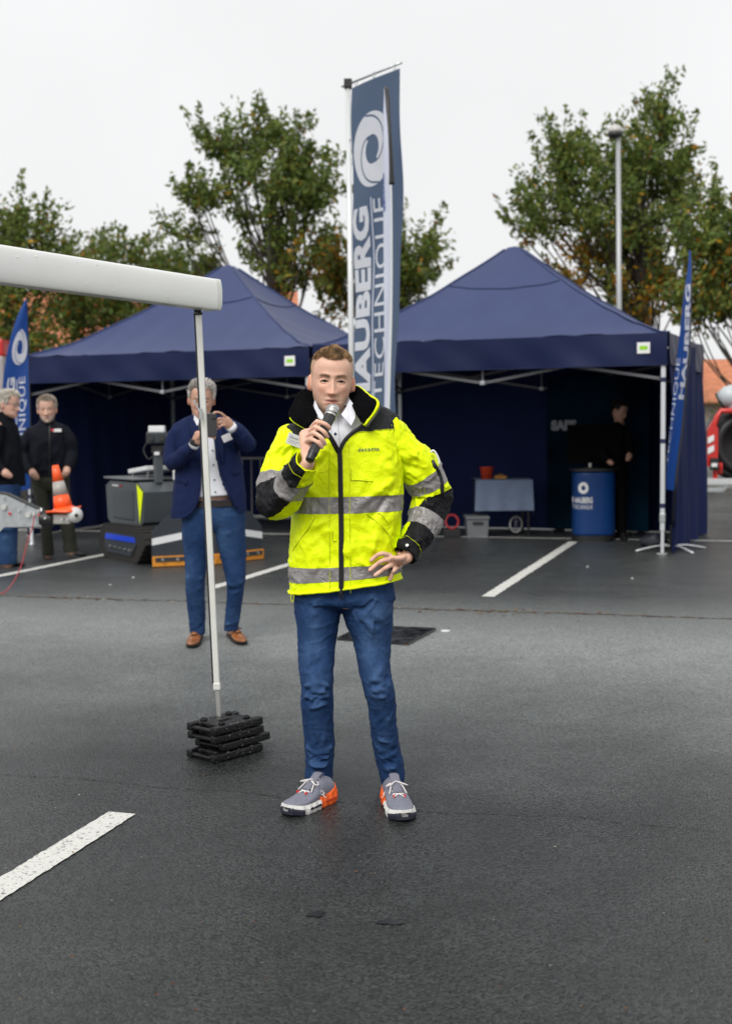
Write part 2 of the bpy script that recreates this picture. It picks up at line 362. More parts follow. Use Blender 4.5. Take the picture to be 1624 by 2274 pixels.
# ------------------------------------------------------------------ people: shared builders
def rot3(yaw, pitch, roll):
    return np.array(Matrix.Rotation(math.radians(yaw), 3, 'Z') @ Matrix.Rotation(math.radians(pitch), 3, 'X') @ Matrix.Rotation(math.radians(roll), 3, 'Y'))
HT = np.array([  # z, half width, front, back
    (-.123, .012, .074, -.052), (-.119, .024, .086, -.030), (-.108, .041, .094, .005), (-.095, .0525, .0955, .028), (-.080, .0605, .095, .045),
    (-.060, .0655, .0935, .060), (-.040, .0690, .0935, .075), (-.015, .0720, .0930, .087), (.010, .0742, .0935, .095), (.035, .0760, .0965, .100),
    (.060, .0752, .0945, .100), (.080, .0700, .0860, .095), (.097, .0600, .0710, .083), (.110, .0450, .0520, .062), (.119, .0250, .0280, .035), (.1225, .010, .011, .014)])
class Head:
    def __init__(s, c, yaw=0, pitch=0, roll=0, scale=1.0, wide=1.0, nose=1.0, jowl=0.0, lid=0.0):
        s.lid = lid
        s.c = np.asarray(c, float); s.R = rot3(yaw, pitch, roll); s.s = scale; s.jowl = jowl
        n, m = 100, 84
        T = catmull(HT, np.linspace(0, len(HT) - 1, m)); u = np.linspace(-np.pi, np.pi, n, endpoint=False); th = u - .35 * np.sin(u)
        sn, cs = np.sin(th), np.cos(th)
        X = T[:, 1, None] * (np.sign(sn) * np.abs(sn) ** .92)[None] * wide
        dep = np.where(cs[None] > 0, T[:, 2, None], T[:, 3, None]); Y = -dep * (np.sign(cs) * np.abs(cs) ** .94)[None]
        Z = np.repeat(T[:, 0, None], n, 1)
        s.base = np.stack([X, Y, Z], -1); s.th = th
        ax = np.abs(X); front = np.clip(cs[None] * 2.2, 0, 1) * np.ones_like(X)
        g = lambda dx, sx, dz, sz: np.exp(-(dx / sx) ** 2 - (dz / sz) ** 2)
        f = np.zeros_like(X)
        k = np.clip((.016 - Z) / .060, 0, 1)                                             # down the nose
        f += nose * np.where(Z > -.045, .005 + .020 * k ** 1.1, .025 * np.exp(-((Z + .045) / .0055) ** 2)) * np.exp(-(X / (.0075 + .005 * k)) ** 2) * np.clip((.030 - Z) / .02, 0, 1)
        f += nose * (.0100 * g(ax - .0140, .0062, Z + .0425, .0070) + .0040 * g(X, .0115, Z + .040, .009))
        f += -.0125 * g(ax - .031, .0155, Z - .002, .0105)
        f += .0050 * g(ax - .028, .020, Z - .024, .0085) + .002 * g(X, .012, Z - .022, .01)
        f += .0055 * g(ax - .046, .016, Z + .024, .016)
        f += -.0030 * g(ax - .030, .012, Z + .055, .014) - .0038 * g(ax - (.0185 + (-.045 - Z) * .42), .0035, Z + .060, .014)
        f += .0050 * g(X, .024, Z + .0672, .0048) - .0075 * g(X, .0265, Z + .0735, .0026) + .0065 * g(X, .0215, Z + .0805, .0056)
        f += -.0045 * g(ax - .0075, .0040, Z + .0505, .0030) - .0022 * g(ax - .0275, .0045, Z + .0735, .006)
        f += -.0042 * g(X, .018, Z + .0905, .0055) + .0065 * g(X, .017, Z + .106, .012) - .0012 * g(X, .0035, Z + .060, .006)
        f += jowl * .006 * g(ax - .045, .018, Z + .085, .02)
        Y = Y - f * front * 1.18
        s.grid = np.stack([X, Y, Z], -1)
    def w(s, p): return s.c + (np.asarray(p) * s.s) @ s.R.T
    def local(s, p): return ((np.asarray(p) - s.c) @ s.R) / s.s
    def parts(s):
        out = [loft(s.w(s.grid))]
        for sg in (-1, 1):
            v, f = sphere((0, 0, 0), (.0065, .0165, .0305), 16, 10)
            Rm = rot3(sg * 22, -8, 0); out.append((s.w(v @ Rm.T + V3(sg * .0765, .014, -.018)), f))
            t = np.linspace(-.6, 4.2, 14); rim = np.stack([np.full(14, sg * .004), .017 * np.cos(t) , .029 * np.sin(t) + .001], 1) @ Rm.T + V3(sg * .0800, .014, -.017)
            out.append(tube(s.w(rim), .0036 * s.s, 8, cap=True))
            x = np.linspace(-.0150, .0150, 9); q = 1 - (x / .0165) ** 2
            for zz, oy, rr in ((.0082 - s.lid, -.0858, .0032), (-.0075, -.0842, .0025)):
                L_ = np.stack([sg * .0310 + x, oy + .004 * (x / .015) ** 2 - .0005 * q + sg * x * .20, .0012 + zz * q * (1.0 if zz > 0 else .9)], 1)
                out.append(tube(s.w(L_), rr * s.s, 8, cap=True))
        return out
    def paint(s, W_, skin, hair, lip, brow, stub, buzz=0.0, hl=0.0, side=1.0):
        L_ = s.local(W_); x, y, z = L_.T; ax = np.abs(x); n = len(W_)
        col = np.repeat(np.asarray(skin, float)[None], n, 0)
        nz = fbm(L_ * 60, 3, 3)[:, None]; col = col * (1 + .05 * nz)
        def mixin(c, wgt):
            nonlocal col; wgt = np.clip(wgt, 0, 1)[:, None]; col = col * (1 - wgt) + np.asarray(c) * wgt
        near = (np.linalg.norm(L_, axis=1) < .19) & (z > -.14)
        fr = near & (y < -.03)
        red = np.asarray(skin) * V3(1.02, .70, .62)
        g = lambda dx, sx, dz, sz: np.exp(-(dx / sx) ** 2 - (dz / sz) ** 2)
        mixin(red, near * .5 * np.clip((ax - .077) / .008, 0, 1) * (np.abs(z + .02) < .05))
        mixin(red, fr * (.30 * g(ax - .043, .022, z + .034, .020) + .6 * g(x, .014, z + .042, .014)))
        mixin(red, fr * .15 * g(ax - .031, .018, z + .010, .006))
        if stub is not None:
            mixin(stub[:3], fr * stub[3] * np.clip((-.048 - z) / .012, 0, 1) * np.clip(1 - g(x, .026, z + .0742, .010) * 1.3, 0, 1) * (z > -.135) * (.75 + .25 * nz[:, 0]))
        mixin(lip, fr * 1.15 * np.clip(1.25 * g(x, .0265, z + .0748, .0098) - .22, 0, 1))
        mixin(np.asarray(lip) * .30, fr * np.clip(1.35 * g(x, .0235, z + .0735, .0030) - .1, 0, 1))  # interior shade of the parted lips painted as a dark line
        bz = .0195 + .0045 * np.sin(np.clip((ax - .012) / .036, 0, 1) * 2.4)
        mixin(brow[:3], fr * brow[3] * np.exp(-((z - bz) / .0042) ** 2) * np.clip((ax - .011) / .006, 0, 1) * np.clip((.050 - ax) / .008, 0, 1))
        ang = np.abs(np.arctan2(x, -y))
        line = s.hairline(ang, hl)
        sc_ = near * np.clip((z - line) / .012 + .5, 0, 1) * np.clip(1 - (ax - .0795) / .003, 0, 1)
        top = np.clip((z - .055) / .04, 0, 1)
        mixin(hair, sc_ * (buzz + (1 - buzz) * np.maximum(top, side)))
        return col
    def hairline(s, ang, hl=0.0):
        return np.interp(ang, [0, .35, .62, .85, 1.02, 1.18, 1.35, 1.55, 1.8, 2.2, 3.15], [.079, .082, .090, .070, .052, .012, .000, .022, .020, -.045, -.060]) + hl * np.clip(1 - ang, 0, 1)
    def eyes(s, parent, iris, gaze=(0, -1, 0)):
        for sg in (-1, 1):
            v, f = sphere((0, 0, 0), 1.0, 24, 18); gz = nrm(V3(*gaze)); d = np.arccos(np.clip(v @ gz, -1, 1))
            col = np.where(d[:, None] < .22, V3(.01, .01, .01), np.where(d[:, None] < .50, np.asarray(iris), V3(.48, .44, .42)))
            x = np.linspace(-.0145, .0145, 9); q = 1 - (x / .0165) ** 2; zz = .0082 - s.lid
            L_ = np.stack([sg * .0310 + x, -.0880 + .004 * (x / .015) ** 2 - .0005 * q + sg * x * .20, -.0018 + zz * q], 1)
            build('eyelashes', tube(s.w(L_), .0016 * s.s, 6, cap=True), MT['lash'], parent, True)
            mesh('eye', s.w(v * .0122 + V3(sg * .031, -.0715, .001)), f, MT['eye'], parent, True, cols=col)
    def brows(s, parent, mat, n=130, seed=2):
        r = np.random.RandomState(seed); g = s.grid.reshape(-1, 3); g = g[g[:, 1] < -.03]
        for sg in (-1, 1):
            u = r.uniform(0, 1, n); ax = .0125 + .0345 * u; z = .0188 + .0042 * np.sin(u * 2.4) + r.normal(0, 1, n) * .0019 * (1 - .5 * u); x = sg * ax
            i = np.argmin((g[None, :, 0] - x[:, None]) ** 2 + (g[None, :, 2] - z[:, None]) ** 2, 1); p = np.stack([x, g[i, 1] - .0006, z], 1)
            d = nrm(np.stack([np.full(n, sg * 1.), np.full(n, -.25), .75 - 1.1 * u], 1) + r.normal(0, .15, (n, 3))); L_ = r.uniform(.006, .009, n)[:, None]; w_ = nrm(np.cross(d, (0, -1, 0))) * .00055
            Vv = np.stack([p - w_, p + w_, p + d * L_ + V3(0, -.0006, 0)], 1).reshape(-1, 3); mesh('eyebrow', s.w(Vv), [(3 * k, 3 * k + 1, 3 * k + 2) for k in range(n)], mat, parent, False, cols=np.ones((3 * n, 3)))
    def hair(s, parent, mat, n, length, lean, wid=.0012, hl=0.0, seed=1, lift=.6, name='hair', minz=-9, curl=.25, maxz=9, tuft=.75):
        """strands on the scalp. length(z, ang), lean(local pos) -> direction added to the surface normal"""
        r = np.random.RandomState(seed); g = s.base; m, k, _ = g.shape
        du = np.roll(g, -1, 1) - np.roll(g, 1, 1); dv = np.gradient(g, axis=0); N = nrm(np.cross(du, dv))
        if (N[m // 2] * (g[m // 2] - g[m // 2].mean(0))).sum() < 0: N = -N
        area = np.linalg.norm(np.cross(du, dv), axis=-1)
        ang = np.abs(np.arctan2(g[..., 0], -g[..., 1])); ok = (g[..., 2] > s.hairline(ang, hl) + .002) & (g[..., 2] > minz) & (g[..., 2] < maxz)
        p = (area * ok).ravel(); p /= p.sum(); idx = r.choice(len(p), n, p=p)
        pos = g.reshape(-1, 3)[idx] + r.normal(0, .0016, (n, 3)); nn = N.reshape(-1, 3)[idx]; an = ang.ravel()[idx]
        L_ = length(pos[:, 2], an) * r.uniform(.65, 1.15, n); d1 = nrm(nn * lift + lean(pos) + r.normal(0, curl, (n, 3)))
        d2 = nrm(d1 + lean(pos) * .5 - V3(0, 0, .25) + r.normal(0, curl, (n, 3)))
        sd = nrm(np.cross(d1, r.normal(0, 1, (n, 3)))) * wid
        p1 = pos + d1 * L_[:, None] * .55; p2 = p1 + d2 * L_[:, None] * .45; p0 = pos - nn * .002
        Vv = np.stack([p0 - sd, p0 + sd, p1 - sd * .9, p1 + sd * .9, p2], 1).reshape(-1, 3)
        F = []
        for i in range(n): F += [(5 * i, 5 * i + 1, 5 * i + 3, 5 * i + 2), (5 * i + 2, 5 * i + 3, 5 * i + 4)]
        b = r.uniform(.7, 1.3, n) * np.clip(1 + tuft * fbm(pos * 75, seed, 2), .35, 1.8); cc = np.repeat(np.stack([b, b, b], 1), 5, 0)
        return mesh(name, s.w(Vv), F, mat, parent, False, cols=cc)

def rowgrid(rows, ys, n=120, sup=2.35):
    """garment rings from rows (Lx, Ly, Rx, Ry, Y, front, back); ys: fractional row indices"""
    v = catmull(np.asarray(rows, float), ys); th = np.linspace(0, 2 * np.pi, n, endpoint=False); c, s_ = np.cos(th), np.sin(th)
    c = np.sign(c) * np.abs(c) ** (2 / sup); s_ = np.sign(s_) * np.abs(s_) ** (2 / sup)
    out = []
    for q in v:
        L_, R_ = P(q[0], q[1], q[4]), P(q[2], q[3], q[4]); m = (L_ + R_) / 2; a = (R_ - L_) / 2
        out.append(m + a * c[:, None] + V3(0, -1, 0) * (np.where(s_ > 0, q[5], q[6]) * s_)[:, None])
    return np.array(out)
def gridnormals(g):
    du = np.roll(g, -1, 1) - np.roll(g, 1, 1); dv = np.gradient(g, axis=0); N = nrm(np.cross(du, dv))
    c = g.mean(1, keepdims=True)
    if (N * (g - c)).sum() < 0: N = -N
    return N
def foldfield(co, segs):            # segs: (p0, p1, sigma, amp): ridges along 3-D segments
    d = np.zeros(co.shape[:-1])
    for a, b, sg, am in segs:
        ab = b - a; L2 = (ab @ ab) + 1e-9; t = np.clip(((co - a) @ ab) / L2, 0, 1)
        q = co - a - t[..., None] * ab; dd = np.sqrt((q * q).sum(-1)); tap = np.sin(np.pi * np.clip(t * .9 + .05, 0, 1)) ** .5
        d += am * np.exp(-(dd / sg) ** 2) * tap
    return d
def rfolds(cx, cy, Y, wx, wy, n, ang, dang, ln, sg, am, seed):        # random fold lines, frame positions
    r = random.Random(seed); out = []
    for i in range(n):
        x, y = cx + r.uniform(-wx, wx), cy + r.uniform(-wy, wy); a = math.radians(ang + r.uniform(-dang, dang)); l = ln * r.uniform(.6, 1.2) / 2
        k = r.uniform(.6, 1.2) * (1 if r.random() < .62 else -.8)
        out.append((P(x - l * math.cos(a), y + l * math.sin(a), Y), P(x + l * math.cos(a), y - l * math.sin(a), Y), sg * r.uniform(.7, 1.3), am * k))
    return out
def sub(g, r0, r1, keep=None):      # part of a ring grid as verts, faces (only used verts)
    s = g[r0:r1 + 1]; R_, n, _ = s.shape; F = grid_faces(R_, n)
    if keep is not None:
        k = keep[r0:r1]; F = [f for i, f in enumerate(F) if k[i // n, i % n]]
    if not F: return None
    used = sorted({i for f in F for i in f}); mp = {u: i for i, u in enumerate(used)}
    return s.reshape(-1, 3)[used], [tuple(mp[i] for i in f) for f in F]
def inpoly(x, y, poly):
    r = np.zeros(np.shape(x), bool); n = len(poly)
    for i in range(n):
        (x0, y0), (x1, y1) = poly[i], poly[(i + 1) % n]
        if y0 == y1: continue
        c = ((y0 > y) != (y1 > y)) & (x < (x1 - x0) * (y - y0) / (y1 - y0) + x0); r ^= c
    return r
class Front:                        # finds points on the camera-side surface of a garment grid
    def __init__(s, g, N):
        k = (N[..., 1] < -.02); s.p = g[k]; s.n = N[k]; s.x, s.y = proj(s.p)
    def at(s, x, y, off=.002, k=6):
        out = []
        for a, b in zip(np.atleast_1d(x), np.atleast_1d(y)):
            d = (s.x - a) ** 2 + (s.y - b) ** 2; i = np.argpartition(d, k)[:k]; wt = 1 / (d[i] + .5); wt /= wt.sum()
            Yv = (s.p[i, 1] * wt).sum(); nn = nrm((s.n[i] * wt[:, None]).sum(0)); out.append(P(a, b, Yv) + nn * off)
        return np.array(out)
def pl(pts): return np.array([P(*p[:3]) for p in pts])
def finger(pts, r0=.0092, r1=.0072, k=5):
    p = dense(pl(pts), k); return loft(tube_rings(p, np.linspace(r0, r1, len(p)) * (1 + .05 * np.sin(np.linspace(0, 9, len(p)))), 12, ref=(.3, -.8, .5), cap=True))
def nail(pts, parent, up=(0, -1, .3), sz=.0062):
    a, b = P(*pts[-2][:3]), P(*pts[-1][:3]); t = nrm(b - a); u = nrm(V3(*up) - t * (V3(*up) @ t)); s_ = np.cross(t, u)
    v, f = sphere((0, 0, 0), 1, 10, 6); c = b - t * .001 + u * .0060
    mesh('fingernail', c + v[:, :1] * t * sz + v[:, 1:2] * s_ * sz * .72 + v[:, 2:3] * u * .0018, f, MT['nail'], parent, True)

def shoe(parent, heel, toe, style, mats, wid=1.0):
    """a shoe from the ground point under the heel to the one under the toe"""
    heel = np.asarray(heel, float); toe = np.asarray(toe, float); L_ = np.linalg.norm(toe - heel); fx = nrm(toe - heel); fy = np.cross((0, 0, 1), fx); fz = V3(0, 0, 1)
    if style == 'sneaker':
        U = np.array([(.0, .020, .070), (.02, .031, .090), (.08, .037, .103), (.18, .039, .112), (.28, .040, .118), (.36, .042, .112), (.46, .045, .094), (.56, .048, .078), (.66, .050, .067), (.76, .049, .060), (.86, .044, .054), (.94, .033, .047), (.985, .018, .040), (1.0, .006, .034)])
        st = .034
    else:
        U = np.array([(.0, .020, .060), (.02, .029, .078), (.08, .034, .088), (.18, .036, .094), (.28, .036, .096), (.36, .038, .090), (.46, .041, .078), (.56, .044, .065), (.66, .045, .055), (.76, .043, .048), (.86, .036, .042), (.94, .026, .036), (.985, .014, .030), (1.0, .005, .026)])
        st = .020
    u = catmull(U, np.linspace(0, len(U) - 1, 46)); n = 28; th = np.linspace(0, 2 * np.pi, n, endpoint=False)
    tospr = lambda x: .012 * np.clip((x - .72) / .28, 0, 1) ** 1.5 + (.008 * np.clip((.1 - x) / .1, 0, 1) ** 2 if style == 'sneaker' else 0)
    W_ = lambda x, y, z: heel + fx * x + fy * y + fz * z
    R_ = []
    for x, hw, zt in u:
        zb = st * .7; zm = (zt + zb) / 2; hz = (zt - zb) / 2; s_ = np.sin(th); c = np.cos(th)
        yy = hw * wid * np.sign(c) * np.abs(c) ** .8 * (1 - .42 * np.clip(s_, 0, 1) ** 1.3); zz = zm + hz * np.sign(s_) * np.abs(s_) ** .8 + tospr(x)
        R_.append([W_(x * L_, a, b) for a, b in zip(yy, zz)])
    R_ = np.array(R_); root = build('shoe', loft(R_), mats['upper'], parent, True)
    def solepiece(name, x0, x1, z0, z1, grow, mat, k=24):
        q = catmull(U, np.interp(np.linspace(x0, x1, k), U[:, 0], np.arange(len(U)))); rr = []
        for (x, hw, zt) in q:
            h = hw * wid * 1.04 + grow; t_ = tospr(x)
            if style == 'sneaker': h += .0022 * math.sin(x * 46)
            rr.append([W_(x * L_ + (.006 if x > .97 else (-.006 if x < .02 else 0)), a, b + t_ * (1 if b > .004 else .85)) for a, b in ((-h, z0), (-h * .85, z0), (h * .85, z0), (h, z0), (h + .002, (z0 + z1) / 2), (h * .96, z1), (-h * .96, z1), (-h - .002, (z0 + z1) / 2))])
        return build(name, loft(np.array(rr)), mat, root, False)
    if style == 'sneaker':
        solepiece('sole', .40, 1.0, .010, .036, .004, mats['sole'], 30)
        solepiece('heel_sole', .0, .42, .006, .046, .005, mats['heel'], 26)
        solepiece('outsole', .02, .40, .0, .012, .0, mats['heel'], 16); solepiece('outsole', .42, .80, .0, .012, .0, mats['sole'], 16)
        solepiece('toe_guard', .82, 1.0, .0, .026, .006, mats['dark'], 14)
        for xx in (.48, .58, .68, .10, .20, .30):        # open cells in the side of the sole
            for sg in (-1, 1):
                hw = np.interp(xx, U[:, 0], U[:, 1]) * wid * 1.04 + .0062
                build('sole_cell', box(W_(xx * L_, sg * hw, .020 if xx > .4 else .024), (.020, .006, .009), np.stack([fx, fy, fz], 1), .002), mats['dark'] if xx > .4 else mats['deep'], root)
        # heel counter rising at the back
        hc = []
        for x, hw, zt in catmull(U, np.linspace(0, 4.6, 16)):
            hz = np.interp(x, [0, .12, .24, .36], [.078, .066, .050, .040]); a_ = hw * wid + .003
            hc.append([W_(x * L_ - .002, s2 * y_, z_) for s2, y_, z_ in ((-1, a_, .036), (-1, a_ + .001, hz * .8), (-1, a_ * .80, hz), (1, a_ * .80, hz), (1, a_ + .001, hz * .8), (1, a_, .036))])
        build('heel_counter', loft(np.array(hc)), mats['heel'], root, True)
    else:
        solepiece('sole', .0, 1.0, .010, .020, .003, mats['sole'], 30); solepiece('heel_block', .0, .28, .0, .012, .002, mats['sole'], 12); solepiece('outsole', .40, .86, .0, .012, .001, mats['sole'], 14)
    lx = np.linspace(.34, .64, 6)
    top = lambda x: np.interp(x, U[:, 0], U[:, 2]) + tospr(x)
    b = MB(); hwf = lambda x: np.interp(x, U[:, 0], U[:, 1]) * wid
    lr = .0026 if style == 'sneaker' else .0018
    for i in range(5):
        for sg in (-1, 1):
            x0, x1 = lx[i], lx[i + 1]; p = []
            for q in np.linspace(0, 1, 7):
                x = x0 + (x1 - x0) * q; y = sg * (1 - 2 * q) * hwf(x) * .46; p.append(W_(x * L_, y, top(x) - .006 + .0085 * (1 - abs(1 - 2 * q) ** 2) + .002))
            b.add(tube(p, lr, 6))
    for sg in (-1, 1):
        x = .40; c = W_(x * L_, 0, top(x) + .006); t = np.linspace(0, 2 * np.pi, 14)
        b.add(tube([c + fy * sg * (.024 * (1 - math.cos(a))) * .9 + fx * (.016 * math.sin(a) + .012 * (1 - math.cos(a))) + fz * (.004 * math.sin(a) - .012 * (1 - math.cos(a)) / 2) for a in t], lr, 6))
        b.add(tube([c, c + fy * sg * .022 + fx * .020 - fz * .012, c + fy * sg * .034 + fx * .05 - fz * .036], lr, 6))
    b.build('lace', mats['lace'], root, True)
    # tongue
    tg = [W_(x * L_, 0, top(x) + (.010 if x < .34 else .003)) for x in np.linspace(.24, .58, 7)]
    build('tongue', tube(tg, np.array([(.020, .006)] * 7), 10, ref=(0, 0, 1)), mats['tongue'], root, True)
    return root, U

def trousers(parent, name, legs, pelvis, mat, folds, voxel=.006, fade=None, grain=0.0):
    """legs: two lists of rows (xl, xr, y, Y); pelvis rows as in rowgrid"""
    parts = []
    for rows in legs:
        rows = np.array(rows, float); q = catmull(rows, np.linspace(0, len(rows) - 1, 60)); rr = []; th = np.linspace(0, 2 * np.pi, 40, endpoint=False)
        for xl, xr, y, Y in q:
            a, b = P(xl, y, Y), P(xr, y, Y); m = (a + b) / 2; h = (b - a) / 2; dp = np.linalg.norm(h) * 1.08
            rr.append(m + h * np.cos(th)[:, None] + V3(0, -1, 0) * (dp * np.sin(th))[:, None])
        parts.append(loft(np.array(rr)))
    parts.append(loft(rowgrid(pelvis, np.linspace(0, len(pelvis) - 1, 16), 48, 2.2)))
    o, co = union(name, parts, voxel, mat, parent, 3); N = vnormals(o.data)
    d = foldfield(co, folds) + .0032 * ((1 - np.abs(fbm(co * V3(16, 16, 20) + .4 * fbm(co * 14, 2, 2)[:, None], 19, 3))) ** 3 - .4) + .0022 * fbm(co * V3(14, 14, 9), 5, 3) + grain * fbm(co * 60, 9, 2)
    co2 = co + N * d[:, None]; setco(o.data, co2 - rootloc(parent))
    if fade is not None: setcol(o.data, fade(co2, d))
    return o
# ------------------------------------------------------------------ materials used by people
def fabric(name, col, rough=.8, weave=.25, wscale=400, var=.08, sheen=.1, attr=False, spec=.3):
    m = M(name, col, rough, spec=spec, var=var, vscale=9, bump=weave, bscale=wscale, sheen=sheen, attr=attr); return m
MT = {}
MT['skin'] = M('skin', rough=.48, spec=.45, attr=True, bump=.10, bscale=260)
_b = MT['skin'].node_tree.nodes['Principled BSDF']; _b.inputs['Subsurface Weight'].default_value = .12; _b.inputs['Subsurface Radius'].default_value = (.012, .005, .003); _b.inputs['Subsurface Scale'].default_value = .5
MT['eye'] = M('eyeball', rough=.12, attr=True)
MT['lash'] = M('lashes', (.035, .02, .014), .7)
MT['nail'] = M('nail', (.72, .44, .37), .3)
def hairmat(name, col):
    m = M(name, rough=.5, spec=.4, attr=True); t = m.node_tree; b = t.nodes['Principled BSDF']; a = [n for n in t.nodes if n.type == 'VERTEX_COLOR'][0]
    x = t.nodes.new('ShaderNodeMix'); x.data_type = 'RGBA'; x.blend_type = 'MULTIPLY'; x.inputs[0].default_value = 1; x.inputs['B'].default_value = (*col, 1)
    t.links.new(a.outputs[0], x.inputs['A']); t.links.new(x.outputs['Result'], b.inputs['Base Color']); return m
MT['hv'] = M('hi_vis_yellow_cloth', (.82, .97, .003), .5, spec=.18, var=.03, vscale=7, bump=.12, bscale=500, crease=.35, cscale=17)
MT['hvd'] = M('hi_vis_edge_cloth', (.58, .66, .004), .6, spec=.3)
MT['blk'] = M('black_cloth', (.007, .007, .009), .6, spec=.22, var=.2, bump=.2, bscale=500, crease=.6, cscale=22)
MT['char'] = M('charcoal_cloth', (.017, .018, .021), .6, spec=.25, var=.15, bump=.2, bscale=500, crease=.5, cscale=20)
MT['fleece'] = M('black_fleece', (.004, .004, .005), .95, spec=.08, bump=1.0, bscale=220)
MT['tape'] = M('reflective_tape', (.27, .255, .25), .42, metal=.25, spec=.5, var=.05, vscale=14, bump=.08, bscale=700, crease=.45, cscale=20)
MT['zip'] = M('black_zip', (.010, .010, .012), .4, spec=.5)
MT['steel'] = M('brushed_steel', (.55, .53, .50), .32, metal=1.0, bump=.1, bscale=300)
MT['white'] = fabric('white_shirt_cloth', (.74, .75, .80), .75)
MT['paper'] = M('white_card', (.78, .78, .80), .35)
MT['ink'] = M('dark_ink', (.012, .035, .075), .6)
MT['grey_ink'] = M('grey_ink', (.12, .12, .13), .6)
MT['button'] = M('navy_button', (.012, .018, .06), .3)
def denim(name, col):
    m = M(name, col, .78, spec=.25, attr=True, bump=.35, bscale=450); t = m.node_tree; b = t.nodes['Principled BSDF']; L = t.links.new
    tc = t.nodes.new('ShaderNodeTexCoord'); mp = t.nodes.new('ShaderNodeMapping'); mp.inputs['Scale'].default_value = (260, 260, 22); n = t.nodes.new('ShaderNodeTexNoise'); n.inputs['Scale'].default_value = 1; n.inputs['Detail'].default_value = 3
    L(tc.outputs['Object'], mp.inputs[0]); L(mp.outputs[0], n.inputs['Vector'])
    mr = t.nodes.new('ShaderNodeMapRange'); mr.inputs[1].default_value = .3; mr.inputs[2].default_value = .7; mr.inputs[3].default_value = .86; mr.inputs[4].default_value = 1.16; L(n.outputs[0], mr.inputs[0])
    a = [q for q in t.nodes if q.type == 'VERTEX_COLOR'][0]; x = t.nodes.new('ShaderNodeMix'); x.data_type = 'RGBA'; x.blend_type = 'MULTIPLY'; x.inputs[0].default_value = 1
    L(a.outputs[0], x.inputs['A']); L(mr.outputs[0], x.inputs['B']); L(x.outputs['Result'], b.inputs['Base Color']); return m
MT['denim'] = denim('blue_denim', (.03, .08, .2))
SKIN = (.74, .445, .325)

